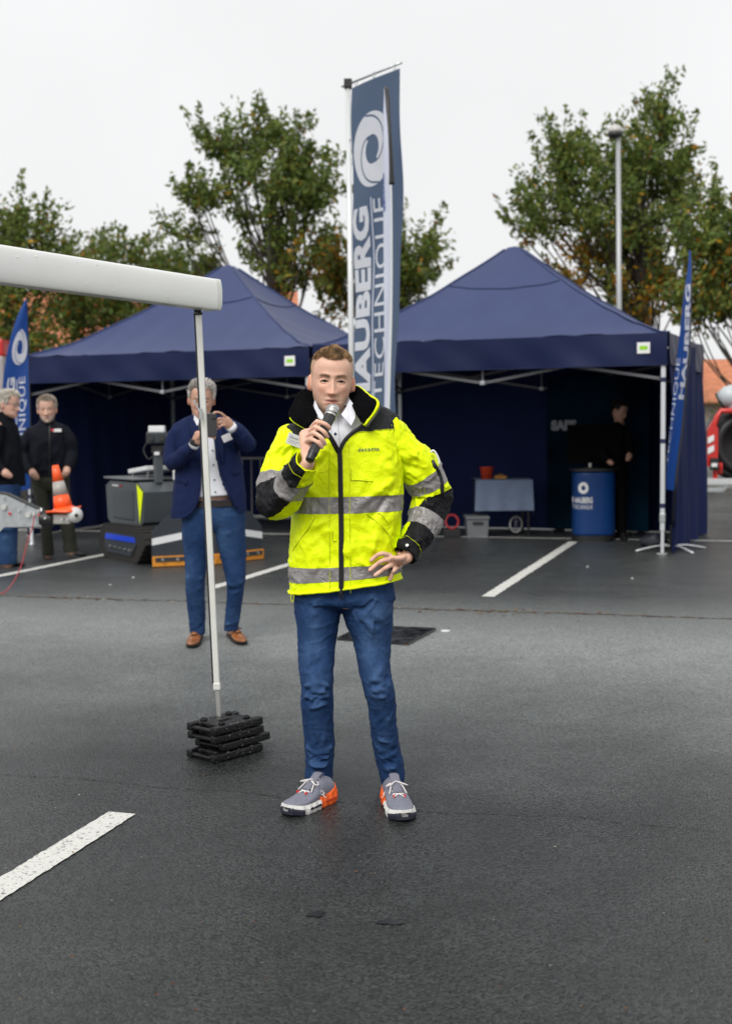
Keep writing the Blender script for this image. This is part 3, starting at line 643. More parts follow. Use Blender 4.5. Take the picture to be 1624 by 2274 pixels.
# ------------------------------------------------------------------ the speaker in the yellow jacket
def speaker():
    Y0 = 5.05
    hd = Head(P(735.5, 843.5, 5.02), yaw=4.5, pitch=6, roll=3.0, scale=1.035, wide=1.04, lid=.0018)
    # hands ----------------------------------------------------------------
    mic_f = [[(692, 949, 4.800), (704, 937, 4.742), (721, 941, 4.722), (731, 950, 4.731)],
             [(687, 960, 4.790), (700, 949, 4.726), (717, 957, 4.704), (726, 970, 4.716)],
             [(682, 971, 4.780), (696, 962, 4.714), (712, 971, 4.692), (721, 985, 4.704)],
             [(679, 981, 4.770), (691, 976, 4.712), (705, 982, 4.694), (714, 993, 4.704)]]
    parts = hd.parts()
    parts += [finger(f, .0100, .0080) for f in mic_f]
    parts.append(finger([(686, 1000, 4.775), (697, 975, 4.800), (710, 950, 4.806), (721, 930, 4.800)], .0125, .0085))
    palm = dense(pl([(683, 1030, 4.725), (682, 1010, 4.742), (684, 990, 4.765), (687, 966, 4.788)]), 5)
    kn = nrm(P(679, 981, 4.770) - P(692, 949, 4.800))
    rr = np.array([(.021 + .020 * t, .017 - .001 * t) for t in np.clip(np.linspace(-.3, 1, len(palm)), 0, 1)])
    T = nrm(np.gradient(palm, axis=0)); nref = np.cross(T, -kn)
    parts.append(loft(tube_rings(palm, rr, 18, ref=nref, cap=True, sup=2.6)))
    # garment surface first, so that the other hand can rest on it --------------
    rows = [(642, 1315, 889, 1281, Y0, .150, .135), (642, 1290, 890, 1268, Y0, .150, .135), (643, 1256, 889, 1244, Y0, .150, .135), (643, 1215, 887, 1206, Y0, .150, .133),
            (645, 1170, 887, 1165, Y0, .150, .130), (648, 1137, 890, 1131, Y0, .150, .130), (650, 1101, 893, 1096, Y0, .150, .130), (650, 1060, 893, 1055, Y0, .148, .130),
            (645, 1020, 893, 1010, Y0, .142, .130), (636, 990, 893, 974, Y0, .130, .125), (628, 967, 888, 945, Y0, .112, .118), (632, 950, 880, 922, Y0, .088, .10),
            (655, 938, 858, 905, Y0 + .005, .080, .09), (688, 925, 822, 900, Y0 + .01, .075, .085), (706, 915, 795, 897, Y0 + .015, .068, .08)]
    brk = [1.0, 2.0, 5.0, 6.0, 9.75]; ys = np.unique(np.round(np.concatenate([np.linspace(0, 14, 150), brk]), 5)); n = 168
    g = rowgrid(rows, ys, n); N = gridnormals(g)
    fs = []
    fs += rfolds(700, 1010, 4.92, 60, 45, 10, 60, 40, 80, .016, .0075, 1)
    fs += rfolds(850, 1040, 4.94, 40, 60, 14, 125, 35, 95, .016, .0085, 2)
    fs += rfolds(690, 1195, 4.91, 50, 60, 12, 75, 60, 80, .016, .0065, 3)
    fs += rfolds(825, 1195, 4.91, 50, 60, 12, 115, 55, 85, .017, .007, 4)
    fs += rfolds(765, 1230, 4.90, 120, 80, 14, 90, 80, 60, .012, .004, 5)
    fs += [(P(882, 1055, 4.95), P(800, 1120, 4.90), .020, .010), (P(880, 1075, 4.95), P(822, 1160, 4.90), .016, -.008), (P(660, 1060, 4.95), P(715, 1115, 4.90), .02, .008)]
    fs = [(a_, b_, q_ * .7, m_ * 1.35) for a_, b_, q_, m_ in fs]
    rdg = lambda q, sd_: (1 - np.abs(fbm(q, sd_, 3))) ** 3
    D = foldfield(g, fs) + .010 * (rdg(g * V3(10, 10, 6) + .5 * fbm(g * 9, 4, 2)[..., None], 91) - .4) + .0035 * (rdg(g * V3(24, 24, 15) + .5 * fbm(g * 15, 4, 2)[..., None], 95) - .4) + .0045 * fbm(g * V3(9, 9, 5), 21, 3) + .0016 * fbm(g * 32, 33, 2)
    D *= np.interp(ys, [0, .4, 13, 14], [.6, 1, .8, .2])[:, None]
    g = g + N * D[..., None]; N = gridnormals(g); FR = Front(g, N)
    fy = lambda x, y: float(FR.at([x], [y], 0)[0][1])
    hip_px = [[(864, 1233), (846, 1229), (833, 1235), (823.5, 1244)], [(871, 1241), (848, 1245), (834, 1254), (820.6, 1265.5)],
              [(880, 1248), (858, 1259), (845, 1268), (832, 1277)], [(888, 1255), (876, 1264), (870, 1274), (865, 1286)]]
    hip_f = []
    for k, f in enumerate(hip_px):
        hip_f.append([(x, y, fy(x, y) - .0095 - (.016, .020, .008, .001)[i]) for i, (x, y) in enumerate(f)])
        parts.append(finger(hip_f[-1], .0102, .0080))
    wr = (899, 1241, 4.955)
    palm2 = dense(pl([(904, 1236, 4.965), wr, (888, 1243, 4.938), (872, 1243, fy(870, 1243) - .022)]), 5)
    kn2 = nrm(P(*hip_f[3][0]) - P(*hip_f[0][0])); T = nrm(np.gradient(palm2, axis=0)); nref = np.cross(T, kn2)
    rr = np.array([(.021 + .013 * t, .0150 - .0035 * t) for t in np.clip(np.linspace(-.3, 1, len(palm2)), 0, 1)])
    parts.append(loft(tube_rings(palm2, rr, 18, ref=nref, cap=True, sup=2.6)))
    parts.append(finger([(893, 1236, 4.965), (884, 1226, 5.0), (884, 1222, 5.05)], .012, .009))
    for f in hip_f: parts.append(sphere(P(*f[0]) + V3(0, -.002, .001), .0112, 12, 8))
    for f in mic_f: parts.append(sphere(P(*f[1]) + V3(0, -.001, .001), .0108, 12, 8))
    # the rest of the body -------------------------------------------------
    parts.append(tube(pl([(742, 985, 5.07), (740, 930, 5.065), (738, 895, 5.05), (737, 860, 5.04)]), [.075, .062, .060, .055], 24, k=5, cap=True))
    parts.append(loft(rowgrid([(720, 1340, 830, 1350, Y0, .10, .10), (690, 1250, 845, 1240, Y0, .10, .10), (690, 1120, 850, 1115, Y0, .11, .10), (668, 1000, 868, 990, Y0, .09, .10), (675, 955, 850, 935, Y0, .06, .07), (715, 930, 770, 920, Y0 + .01, .05, .06)], np.linspace(0, 5, 20), 32, 2.2)))
    parts.append(tube(pl([(668, 975, 5.05), (636, 1010, 5.04), (614, 1092, 4.97), (640, 1085, 4.84), (684, 1028, 4.725)]), [.045, .042, .04, .036, .024], 16, k=5, cap=True))
    parts.append(tube(pl([(850, 950, 5.05), (900, 1000, 5.08), (953, 1095, 5.13), (935, 1165, 5.06), (902, 1238, 4.96)]), [.045, .042, .04, .036, .024], 16, k=5, cap=True))
    parts.append(tube(pl([(705, 1330, 5.05), (705, 1430, 5.04), (705, 1530, 5.0), (708, 1650, 5.05), (712, 1735, 5.09), (706, 1765, 5.07)]), [.060, .052, .034, .030, .028, .03], 16, k=4, cap=True))
    parts.append(tube(pl([(815, 1330, 5.05), (828, 1430, 5.05), (845, 1530, 5.02), (855, 1650, 5.08), (868, 1735, 5.12), (872, 1765, 5.1)]), [.060, .052, .034, .030, .028, .03], 16, k=4, cap=True))
    me, co = union('person', parts, .0030, MT['skin'], None, 2)
    base = G(780, 1775); me.location = Vector(base); setco(me.data, co - base)
    col = hd.paint(co, SKIN, (.27, .16, .075), (.42, .135, .11), (.15, .085, .045, .85), (.34, .215, .155, .55), buzz=.22, side=.22)
    cuff = np.minimum(np.linalg.norm(co - P(687, 966, 4.788), axis=1), np.linalg.norm(co - P(875, 1243, 4.92), axis=1)) < .13
    col[cuff] *= 1 + .10 * fbm(co[cuff] * 45, 8, 2)[:, None] * V3(.4, 1, 1)
    setcol(me.data, col)
    tag(me, 'man in yellow high visibility jacket and jeans speaking into a microphone, hand on hip', 'person')
    hd.eyes(me, (.045, .055, .06), (.20, -1, -.22))
    for f in hip_f: nail(f, me, (-.1, -1, .35))
    for f in mic_f: nail(f, me, (.25, -1, .1))
    hd.brows(me, hairmat('brow_hair', (.27, .165, .095)))
    HM = hairmat('sandy_brown_hair', (.50, .35, .205))
    def lean(p): return np.stack([.40 + 1.0 * p[:, 0], -.85 + 0 * p[:, 0], .25 + 0 * p[:, 0]], 1)
    def topmask(z, a): return np.interp(z, [.072, .085, .10, .12], [.002, .009, .017, .020]) * np.interp(a, [0, .5, 1.0, 1.5, 2.2, 3.1], [1.55, 1.05, .55, .45, .5, .5])
    hd.hair(me, HM, 12000, topmask, lean, .0008, seed=3, lift=.75, minz=.074, curl=.3)
    hd.hair(me, HM, 5000, lambda z, a: np.full(len(z), .0022), lambda p: np.tile(V3(0, .3, -.6), (len(p), 1)), .00045, seed=4, lift=.4, name='side_hair', maxz=.080)
    # jacket ------------------------------------------------------------------
    x, y = proj(g); fx = (x[:-1] + np.roll(x, -1, 1)[:-1] + x[1:] + np.roll(x, -1, 1)[1:]) / 4; fyy = (y[:-1] + np.roll(y, -1, 1)[:-1] + y[1:] + np.roll(y, -1, 1)[1:]) / 4
    Vp = [(753, 1004), (766, 980), (787, 958), (808, 945), (826, 925), (815, 860), (690, 860), (694, 930), (712, 946), (728, 963), (742, 986)]
    keep = ~(inpoly(fx, fyy, Vp) & (N[:-1, :, 1] < .1))
    ri = lambda v: int(np.argmin(np.abs(ys - v))); e = len(ys) - 1; r1, r2, r5, r6, ry = [ri(b) for b in brk]
    jk = MB()
    for a, b in ((0, r1), (r2, r5), (r6, ry)):
        s_ = sub(g, a, b, keep)
        if s_: jk.add(s_)
    inner = rowgrid([(v[0] + 5, v[1] - 3, v[2] - 5, v[3] - 3, v[4], v[5] - .010, v[6] - .010) for v in rows[:3]], np.linspace(0, 2, 12), n)
    J = jk.build('jacket', MT['hv'], me, True)
    build('lining', sub(inner, 0, 11), MT['blk'], J, True)
    for a, b in ((r1, r2), (r5, r6)): 
        s_ = sub(g + N * .0016, a, b, keep); build('reflective_band', s_, MT['tape'], J, True)
    build('shoulder_yoke', sub(g + N * .0012, ry, e, keep), MT['char'], J, True)
    # stitching and piping along the band edges and the placket
    for rr_ in (ry,):
        L_ = g[rr_] + N[rr_] * .002; kx, ky = proj(L_); k = (N[rr_][:, 1] < 0) & ~inpoly(kx, ky, Vp)
        run = []
        for i in list(range(n)):
            if k[i]: run.append(L_[i])
            elif run:
                if len(run) > 2: build('piping', tube(run, .0014, 6), MT['hvd'], J, True)
                run = []
        if len(run) > 2: build('piping', tube(run, .0014, 6), MT['hvd'], J, True)
    def strip(pts, wdt, th, mat, name, off=.004, k=6, par=J, teeth=0):
        q = dense(np.array(pts, float), k); p = FR.at(q[:, 0], q[:, 1], off, 14)
        for _ in range(4): p[1:-1] = (p[:-2] + 2 * p[1:-1] + p[2:]) / 4
        o = build(name, tube(p, np.array([(wdt, th)] * len(p)), 10), mat, par, True)
        if teeth:
            m = int(np.linalg.norm(np.diff(p, axis=0), axis=1).sum() / .0045); t = np.linspace(0, len(p) - 1.001, m); pp = catmull(p, t); tb = MB()
            tt = nrm(np.gradient(pp, axis=0))
            for c, t_ in zip(pp, tt):
                s_ = nrm(np.cross(t_, (0, -1, 0))); u_ = np.cross(s_, t_); tb.add(box(c - V3(0, th * .9, 0), (.0024, .0085, .004), np.stack([t_, s_, u_], 1)))
            tb.build('zip_teeth', MT['char'], o)
        return o
    strip([(753.5, 1000), (755, 1040), (756, 1100), (757, 1200), (757, 1280), (756, 1319)], .0095, .0035, MT['zip'], 'zip', teeth=1)
    strip([(753, 1003), (763, 981), (782, 961), (803, 947), (815, 932)], .0080, .004, MT['zip'], 'zip', .004, teeth=1)
    strip([(752, 1004), (741, 985), (728, 964), (713, 947), (704, 938)], .0095, .005, MT['blk'], 'zip_flap', .004)
    strip([(730, 990), (731, 1100), (731, 1180), (732, 1316)], .0013, .0018, MT['hvd'], 'seam', .0015)
    strip([(774, 965), (776, 1100), (776, 1180), (778, 1318)], .0013, .0018, MT['hvd'], 'seam', .0015)
    for pts in ([(700, 1146), (690, 1165), (672, 1190), (650, 1222), (645, 1240)], [(812, 1140), (835, 1157), (862, 1185), (866, 1205), (872, 1222)],
                [(838, 1140), (846, 1142), (858, 1158)], [(738, 1178), (738, 1200), (746, 1200)], [(778, 1066), (800, 1066), (826, 1069)], [(779, 1040), (779, 1066)]):
        strip(pts, .0022, .0035, MT['hvd'], 'pocket_edge', .0015)
    # hem roll and draw cord
    hm = g[1] + N[1] * .002; hm = np.vstack([hm, hm[:1]]); build('hem', tube(hm, .006, 8, ref=(0, 0, 1)), MT['hv'], J, True)
    build('draw_cord', tube(pl([(648, 1318, 4.97), (645, 1326, 4.97), (647, 1335, 4.97), (651, 1334, 4.97), (652, 1320, 4.97)]), .0018, 6, k=4), MT['hvd'], J, True)
    build('zip_pull', MB().add(box(P(757, 1312, 4.895), (.012, .008, .03), None, .003)).add(tube(pl([(754, 1320, 4.89), (753, 1327, 4.89), (757, 1330, 4.89), (761, 1327, 4.89), (760, 1320, 4.89)]), .0022, 6, k=4)).vf(), MT['zip'], J)
    # collar: fleece inside, yellow outside
    base_ = [(716, 944, 4.925), (706, 932, 4.935), (698, 910, 4.97), (694, 900, 5.04), (737, 897, 5.13), (778, 897, 5.05), (782, 900, 4.98), (790, 918, 4.94), (803, 938, 4.93)]
    edge_ = [(690, 958, 4.905), (645, 929, 4.925), (653, 897, 4.985), (674, 868, 5.07), (735, 862, 5.17), (786, 856, 5.09), (816, 875, 5.00), (838, 898, 4.93), (808, 944, 4.905)]
    B_, E_ = dense(pl(base_), 10), dense(pl(edge_), 10); t = np.linspace(0, 1, 26)[:, None, None]
    mid = (B_ + E_) / 2 + V3(0, -.012, .008); S_ = B_ * (1 - t) ** 2 + 2 * mid * t * (1 - t) + E_ * t ** 2
    Nn = nrm(np.cross(np.gradient(S_, axis=1), np.gradient(S_, axis=0))); 
    if (Nn[..., 1].mean()) > 0: Nn = -Nn
    r_, c_ = S_.shape[:2]; Fg = grid_faces(r_, c_, False)
    col_o = mesh('collar', (S_ - Nn * .006).reshape(-1, 3), Fg, MT['hv'], me, True)
    Sf = dense(S_.transpose(1, 0, 2).reshape(c_, -1), 3).reshape(-1, r_, 3); Sf = dense(Sf.transpose(1, 0, 2).reshape(r_, -1), 3).reshape(-1, (c_ - 1) * 3 + 1, 3)
    Nf = nrm(np.cross(np.gradient(Sf, axis=1), np.gradient(Sf, axis=0)))
    if Nf[..., 1].mean() > 0: Nf = -Nf
    ed_ = np.clip((1 - np.linspace(0, 1, Sf.shape[0])) / .12, 0, 1)[:, None]
    Sf = Sf + Nf * (.003 + ed_ * (.0035 * np.abs(fbm(Sf * 170, 77, 2)) + .003 * fbm(Sf * 40, 78, 2)))[..., None]
    mesh('fleece_lining', Sf.reshape(-1, 3), grid_faces(Sf.shape[0], Sf.shape[1], False), MT['fleece'], col_o, True)
    build('collar_edge', tube(E_[:14] - Nn[-1][:14] * .003, .0035, 8), MT['hv'], col_o, True)
    build('fleece_edge', tube(E_[11:50], .0065, 8), MT['fleece'], col_o, True)
    build('collar_edge', tube(E_[44:] - Nn[-1][44:] * .003, np.interp(np.arange(len(E_) - 44), [0, 10, 26, 36], [.004, .0065, .008, .007]), 10), MT['hv'], col_o, True)
    build('collar_zip', tube(E_[66:] + V3(.010, -.004, -.008), .004, 8), MT['zip'], col_o, True)
    # shirt -------------------------------------------------------------------
    sg_ = rowgrid([(v[0] + 12, v[1], v[2] - 12, v[3], v[4], v[5] - .026, v[6] - .02) for v in rows[7:]], np.linspace(0, 7, 50), 90); sN = gridnormals(sg_)
    sg_ = sg_ + sN * (.002 * fbm(sg_ * 25, 41, 2))[..., None]
    SF = Front(sg_, sN); SH = build('shirt', loft(sg_), MT['white'], me, True)
    pk = SF.at([742, 743, 744, 747, 750], [925, 945, 965, 985, 1003], .003, 10); build('placket', tube(pk, np.array([(.015, .0022)] * 5), 10, k=4), MT['white'], SH, True)
    bp = P(744, 963, pk[2][1] - .0045); build('button', lathe([(.0001, -.0012), (.0055, -.001), (.0055, .001), (.0001, .0014)], bp, 14, (0, -1, .2)), MT['button'], SH)
    nk = np.array([P(737 + 43 * math.sin(a), 904 - 6 * math.cos(a), 5.045 - .078 * math.cos(a)) for a in np.linspace(.35, 2 * np.pi - .35, 40)])
    up = np.array([P(737 + 38 * math.sin(a), 886 - 10 * (1 - math.cos(a)) / 2, 5.045 - .072 * math.cos(a)) for a in np.linspace(.35, 2 * np.pi - .35, 40)])
    mesh('shirt_collar_stand', np.vstack([nk, up]), grid_faces(2, 40, False), MT['white'], SH, True)
    for pts in ([(776, 886, 4.985), (768, 904, 4.955), (757, 920, 4.938), (766, 930, 4.925), (779, 945, 4.918), (788, 928, 4.935), (788, 902, 4.972)],
                [(699, 888, 4.985), (707, 906, 4.955), (717, 920, 4.940), (720, 934, 4.925), (708, 928, 4.935), (697, 905, 4.97)]):
        a = pl(pts); m = a.mean(0) + V3(0, -.002, 0); nn = len(a); Vv = np.vstack([a, a + V3(0, .004, -.001), m, m + V3(0, .004, 0)])
        F = [(2 * nn, i, (i + 1) % nn) for i in range(nn)] + [(2 * nn + 1, nn + (i + 1) % nn, nn + i) for i in range(nn)] + [(i, nn + i, nn + (i + 1) % nn, (i + 1) % nn) for i in range(nn)]
        mesh('shirt_collar', Vv, F, MT['white'], SH)
    # sleeves --------------------------------------------------------------------
    def sleeve(path, k, n, fsegs, zones, under, yel, seed, nz=.0045):
        q = np.array(path, float); d = dense(np.column_stack([pl(q), q[:, 3:5]]), k); s = np.linspace(0, len(path) - 1, len(d))
        R_ = tube_rings(d[:, :3], d[:, 3:5], n, ref=(0, -1, 0)); Nn = gridnormals(R_)
        cen = d[:, None, :3]; Nn = np.where(((R_ - cen) * Nn).sum(-1, keepdims=True) < 0, -Nn, Nn)
        R_ = R_ + Nn * (foldfield(R_, [(a_, b_, q_ * .75, m_ * 1.3) for a_, b_, q_, m_ in fsegs]) + .009 * ((1 - np.abs(fbm(R_ * V3(13, 13, 13), seed + 9, 3))) ** 3 - .4) + nz * fbm(R_ * V3(11, 11, 11), seed, 3) + .0015 * fbm(R_ * 38, seed + 5, 2))[..., None]
        Nn2 = nrm(R_ - cen); e_ = len(d) - 1; nf = nrm(R_[:-1] - cen[:-1])
        isy = under(nf, s[:-1])                       # faces of the yellow underside
        O = None
        zy = np.zeros((e_, n), bool); zt = zy.copy(); zb = zy.copy()
        for i in range(e_):
            kind = [z[2] for z in zones if z[0] <= s[i] < z[1]][0]
            if kind == 'y': zy[i] = True
            elif kind == 't': zt[i] = True
            else: zy[i] = isy[i]; zb[i] = ~isy[i]
        O = build('sleeve', sub(R_, 0, e_, zy), MT['hv'], J, True)
        # tape per run of rows
        i = 0
        while i < e_:
            if zt[i].any():
                j = i
                while j < e_ and zt[j].any(): j += 1
                build('reflective_band', sub(R_ + Nn2 * .0016, i, j, zt), MT['tape'], J, True); i = j
            i += 1
        build('elbow_panel', sub(R_ + Nn2 * .0010, 0, e_, zb), MT['blk'], J, True)
        # cuff turned in
        last = R_[-1]; c = last.mean(0); tdir = nrm(d[-1, :3] - d[-3, :3]); ins = [last, c + (last - c) * .9 + tdir * .003, c + (last - c) * .82 - tdir * .02, c + (last - c) * .7 - tdir * .06]
        build('cuff', sub(np.array(ins), 0, 3), MT['hv'] if yel else MT['blk'], J, True)
        pr = R_[-11] + Nn2[-11] * .0018; build('piping', tube(np.vstack([pr, pr[:1]]), .0012, 6, ref=nrm(tdir + V3(.01, .02, .03))), MT['hvd'], J, True)
        return R_, Nn2, d
    pA = [(668, 975, 5.05, .062, .075), (645, 977, 5.05, .058, .078), (633, 1012, 5.04, .066, .082), (619, 1055, 5.01, .070, .082), (611, 1090, 4.975, .073, .080), (613, 1114, 4.935, .073, .075), (633, 1100, 4.885, .070, .070), (650, 1072, 4.835, .062, .064), (666, 1046, 4.785, .055, .056), (681, 1024, 4.742, .046, .046)]
    fA = rfolds(610, 1090, 4.90, 30, 40, 14, 40, 60, 60, .012, .008, 11) + rfolds(625, 1010, 4.96, 25, 40, 12, 60, 50, 70, .014, .008, 12) + rfolds(660, 1060, 4.76, 20, 25, 8, 30, 50, 40, .009, .005, 13)
    def undA(nf, s): return ((nf @ nrm(V3(.25, .35, -1))) > .45) | ((nf @ nrm(V3(-1, .75, 0))) > .72)
    sleeve(pA, 16, 128, fA, [(0, 3.25, 'y'), (3.25, 4.05, 't'), (4.05, 6.55, 'b'), (6.55, 7.55, 't'), (7.55, 99, 'b')], undA, True, 51)
    pB = [(848, 948, 5.05, .062, .075), (868, 960, 5.055, .060, .078), (892, 994, 5.07, .069, .082), (922, 1030, 5.09, .079, .084), (945, 1066, 5.11, .082, .082), (957, 1100, 5.125, .082, .080), (950, 1134, 5.11, .078, .076), (934, 1170, 5.07, .064, .066), (915, 1205, 5.02, .053, .056), (897, 1233, 4.97, .043, .045)]
    fB = rfolds(950, 1110, 5.02, 35, 30, 16, 20, 50, 75, .011, .009, 14) + rfolds(905, 1010, 5.0, 25, 40, 14, 130, 40, 80, .014, .008, 15) + rfolds(925, 1185, 4.97, 25, 30, 12, 40, 50, 50, .010, .007, 16)
    def undB(nf, s): return ((nf @ nrm(V3(-1, -.35, -.15))) > .55) & (s[:, None] > 4.9)
    RB, NB, dB = sleeve(pB, 16, 128, fB, [(0, 3.55, 'y'), (3.55, 4.35, 't'), (4.35, 4.75, 'y'), (4.75, 6.35, 'b'), (6.35, 7.3, 't'), (7.3, 99, 'b')], undB, False, 52)
    SB = Front(RB, NB)
    a = SB.at([958, 964, 973, 979, 980], [1022, 1035, 1052, 1075, 1096], .003, 10); build('sleeve_zip', tube(a, np.array([(.006, .004), (.009, .004), (.009, .004), (.009, .004), (.008, .004)]), 10, k=5), MT['zip'], J, True)
    a = SB.at([884, 892, 905], [1207, 1211, 1217], .006, 10); build('cuff_tab', tube(a, np.array([(.018, .004)] * 3), 10, k=4), MT['blk'], J, True)
    c = SB.at([902], [1214], .011, 10)[0]; build('snap_button', lathe([(.0001, -.002), (.0075, -.001), (.0075, .001), (.005, .0025), (.0001, .0022)], c, 16, (-.1, -1, .3)), MT['steel'], J)
    for dx in (0, 9):
        a = SB.at([933 + dx, 934 + dx, 936 + dx], [1082, 1096, 1113], .0028, 8); build('stitching', tube(a, .001, 5), MT['hvd'], J)
    a = pl([(955, 1004, 5.03), (961, 1000, 5.03), (968, 1008, 5.03), (974, 1022, 5.03), (974, 1030, 5.03)]); build('pen_loop', tube(a, np.array([(.004, .006)] * 5), 8, k=4), MT['paper'], J, True)
    # print on the chest
    def chest(VF, x0, y0, sx, mat, name, tilt=0.0):
        v = VF[0]; px = x0 + v[:, 0] * sx; py = y0 - v[:, 1] * sx + tilt * v[:, 0] * sx
        return mesh(name, FR.at(px, py, .0042, 10), VF[1], mat, J)
    tv = text('deconta', 1, .010, space=1.12); wdt = tv[0][:, 0].max(); chest(tv, 793.5, 1003, 47.5 / wdt, MT['ink'], 'lettering', -.055)
    tv = text('group', 1, 0.0); chest(tv, 832, 1009, 11 / tv[0][:, 0].max(), MT['hvd'], 'lettering')
    # jeans and shoes --------------------------------------------------------
    lg = [[(655, 760, 1315, 5.05), (653, 757, 1352, 5.05), (657, 752, 1385, 5.045), (660, 746, 1426, 5.04), (664, 741, 1480, 5.01), (668, 740, 1530, 4.995), (668, 740, 1565, 5.01), (672, 741, 1610, 5.04), (675, 743, 1655, 5.07), (677, 741, 1695, 5.085), (675, 739, 1722, 5.09), (680, 737, 1740, 5.09)],
          [(756, 874, 1315, 5.05), (758, 873, 1352, 5.05), (768, 871, 1385, 5.05), (784, 868, 1426, 5.045), (795, 866, 1480, 5.02), (806, 875, 1530, 5.01), (816, 879, 1565, 5.03), (821, 881, 1610, 5.06), (826, 888, 1655, 5.10), (835, 896, 1695, 5.115), (842, 899, 1722, 5.12), (845, 895, 1740, 5.12)]]
    pv = [(715, 1348, 812, 1348, 5.05, .07, .09), (654, 1335, 874, 1335, 5.05, .125, .14), (655, 1300, 873, 1300, 5.05, .125, .14), (660, 1255, 868, 1255, 5.05, .12, .13)]
    jf = rfolds(703, 1548, 4.93, 36, 34, 16, 15, 45, 55, .010, .0075, 61) + rfolds(845, 1545, 4.94, 36, 34, 18, -20, 45, 60, .010, .008, 62)
    jf += rfolds(707, 1700, 5.02, 33, 32, 16, 10, 40, 50, .009, .0075, 63) + rfolds(866, 1695, 5.05, 33, 35, 18, -15, 40, 55, .010, .009, 64)
    jf += rfolds(700, 1420, 4.94, 40, 60, 14, 60, 35, 80, .013, .005, 65) + rfolds(828, 1420, 4.95, 40, 60, 16, 120, 40, 80, .012, .0055, 66) + rfolds(765, 1345, 4.94, 90, 18, 14, 15, 40, 70, .009, .0045, 67)
    jf += rfolds(707, 1630, 4.99, 25, 40, 9, 80, 30, 70, .011, .004, 68) + rfolds(852, 1620, 4.99, 25, 40, 9, 75, 30, 70, .011, .0045, 69)
    jf = [(a_, b_, q_ * .85, m_ * 1.5) for a_, b_, q_, m_ in jf]
    for k_, (q_, sg_) in enumerate((([(667, 1526), (706, 1514), (739, 1526)], 1), ([(667, 1551), (704, 1536), (738, 1552)], 1), ([(690, 1572), (720, 1562), (740, 1570)], 1), ([(672, 1655), (705, 1668), (742, 1655)], 1), ([(676, 1690), (712, 1702), (741, 1684)], 1), ([(674, 1714), (705, 1724), (738, 1716)], 1),
            ([(818, 1506), (850, 1512), (872, 1520)], 1), ([(812, 1536), (845, 1530), (879, 1540)], 1), ([(818, 1562), (850, 1552), (880, 1560)], 1), ([(829, 1640), (865, 1650), (894, 1672)], 1), ([(832, 1668), (866, 1672), (897, 1690)], 1), ([(838, 1694), (870, 1700), (900, 1706)], 1), ([(842, 1718), (872, 1724), (898, 1722)], 1))):
        Yq = 4.94 if q_[0][1] < 1600 else 5.02
        for a_, b_ in zip(q_[:-1], q_[1:]):
            jf += [(P(*a_, Yq), P(*b_, Yq), .0095, .0115), (P(a_[0], a_[1] + 11, Yq), P(b_[0], b_[1] + 11, Yq), .0085, -.0085)]
    jf += [(P(863, 1470, 4.96), P(822, 1515, 4.93), .013, .010), (P(868, 1500, 4.97), P(815, 1530, 4.95), .010, -.009), (P(872, 1515, 4.97), P(822, 1545, 4.95), .011, .010)]
    def fade(co, d):
        px, py = proj(co); c = np.repeat(V3(.009, .036, .112)[None], len(co), 0)
        f = np.zeros(len(co))
        for cx, cy, sx, sy, a in ((695, 1420, 26, 75, .75), (822, 1410, 28, 75, .8), (703, 1530, 25, 40, .55), (838, 1520, 26, 45, .6), (706, 1640, 24, 60, .25), (850, 1640, 24, 60, .3), (850, 1350, 25, 20, .5)):
            f += a * np.exp(-((px - cx) / sx) ** 2 - ((py - cy) / sy) ** 2)
        f *= .75 + .35 * fbm(co * V3(30, 30, 10), 3, 2); f += np.clip(d / .008, -.5, 1) * .30
        f = np.clip(f, -.3, 1)[:, None]; c = c + (V3(.070, .140, .28) - c) * np.clip(f, 0, 1) * .72; return c * (1 + np.clip(f, -1, 0) * .5)
    JE = trousers(me, 'jeans', lg, pv, MT['denim'], jf, .0042, fade, .0006)
    for leg, pts in (('a', [(752, 1360), (745, 1430), (739, 1500), (738, 1560), (739, 1640), (733, 1720)]), ('b', [(768, 1372), (790, 1450), (806, 1520), (822, 1600), (830, 1650), (845, 1715)])):
        # inner seams, pressed into the front edge of each leg
        jg = None
    sm = dict(upper=M('grey_mesh_upper', (.205, .21, .265), .8, var=.08, vscale=60, bump=.5, bscale=600), sole=M('white_foam', (.72, .71, .68), .6, var=.06), heel=M('orange_foam', (.86, .13, .015), .55, var=.06),
              dark=M('navy_rubber', (.015, .016, .03), .6), lace=M('white_lace', (.78, .74, .72), .8, bump=.4, bscale=500), tongue=M('grey_tongue', (.19, .19, .24), .8, bump=.5, bscale=500), deep=M('deep_orange_foam', (.45, .05, .01), .7))
    for hpx, tpx, sd in (((733, 1776), (636, 1812), 1), ((866, 1776), (897.5, 1825), -1)):
        h_, t_ = G(*hpx), G(*tpx); r_, U = shoe(me, h_, t_, 'sneaker', sm, 1.0)
        fx_ = nrm(t_ - h_); fy_ = np.cross((0, 0, 1), fx_); L_ = np.linalg.norm(t_ - h_)
        cc = h_ + fx_ * L_ * .36 + fy_ * sd * .0455 + V3(0, 0, .058)      # round mark on the inner side
        th = np.linspace(0, 2 * np.pi, 16); 
        for dz, dx, a0, a1 in ((.004, .006, .3, 6.0), (-.008, -.005, -2.2, 2.2)):
            t = np.linspace(a0, a1, 14); build('mark', tube([cc + V3(0, 0, dz) + fx_ * (dx + .0075 * math.cos(a)) + V3(0, 0, .0085 * math.sin(a)) + fy_ * sd * (-.004 * (dz + .0085 * math.sin(a)) / .01) for a in t], .0014, 6), sm['sole'], r_)
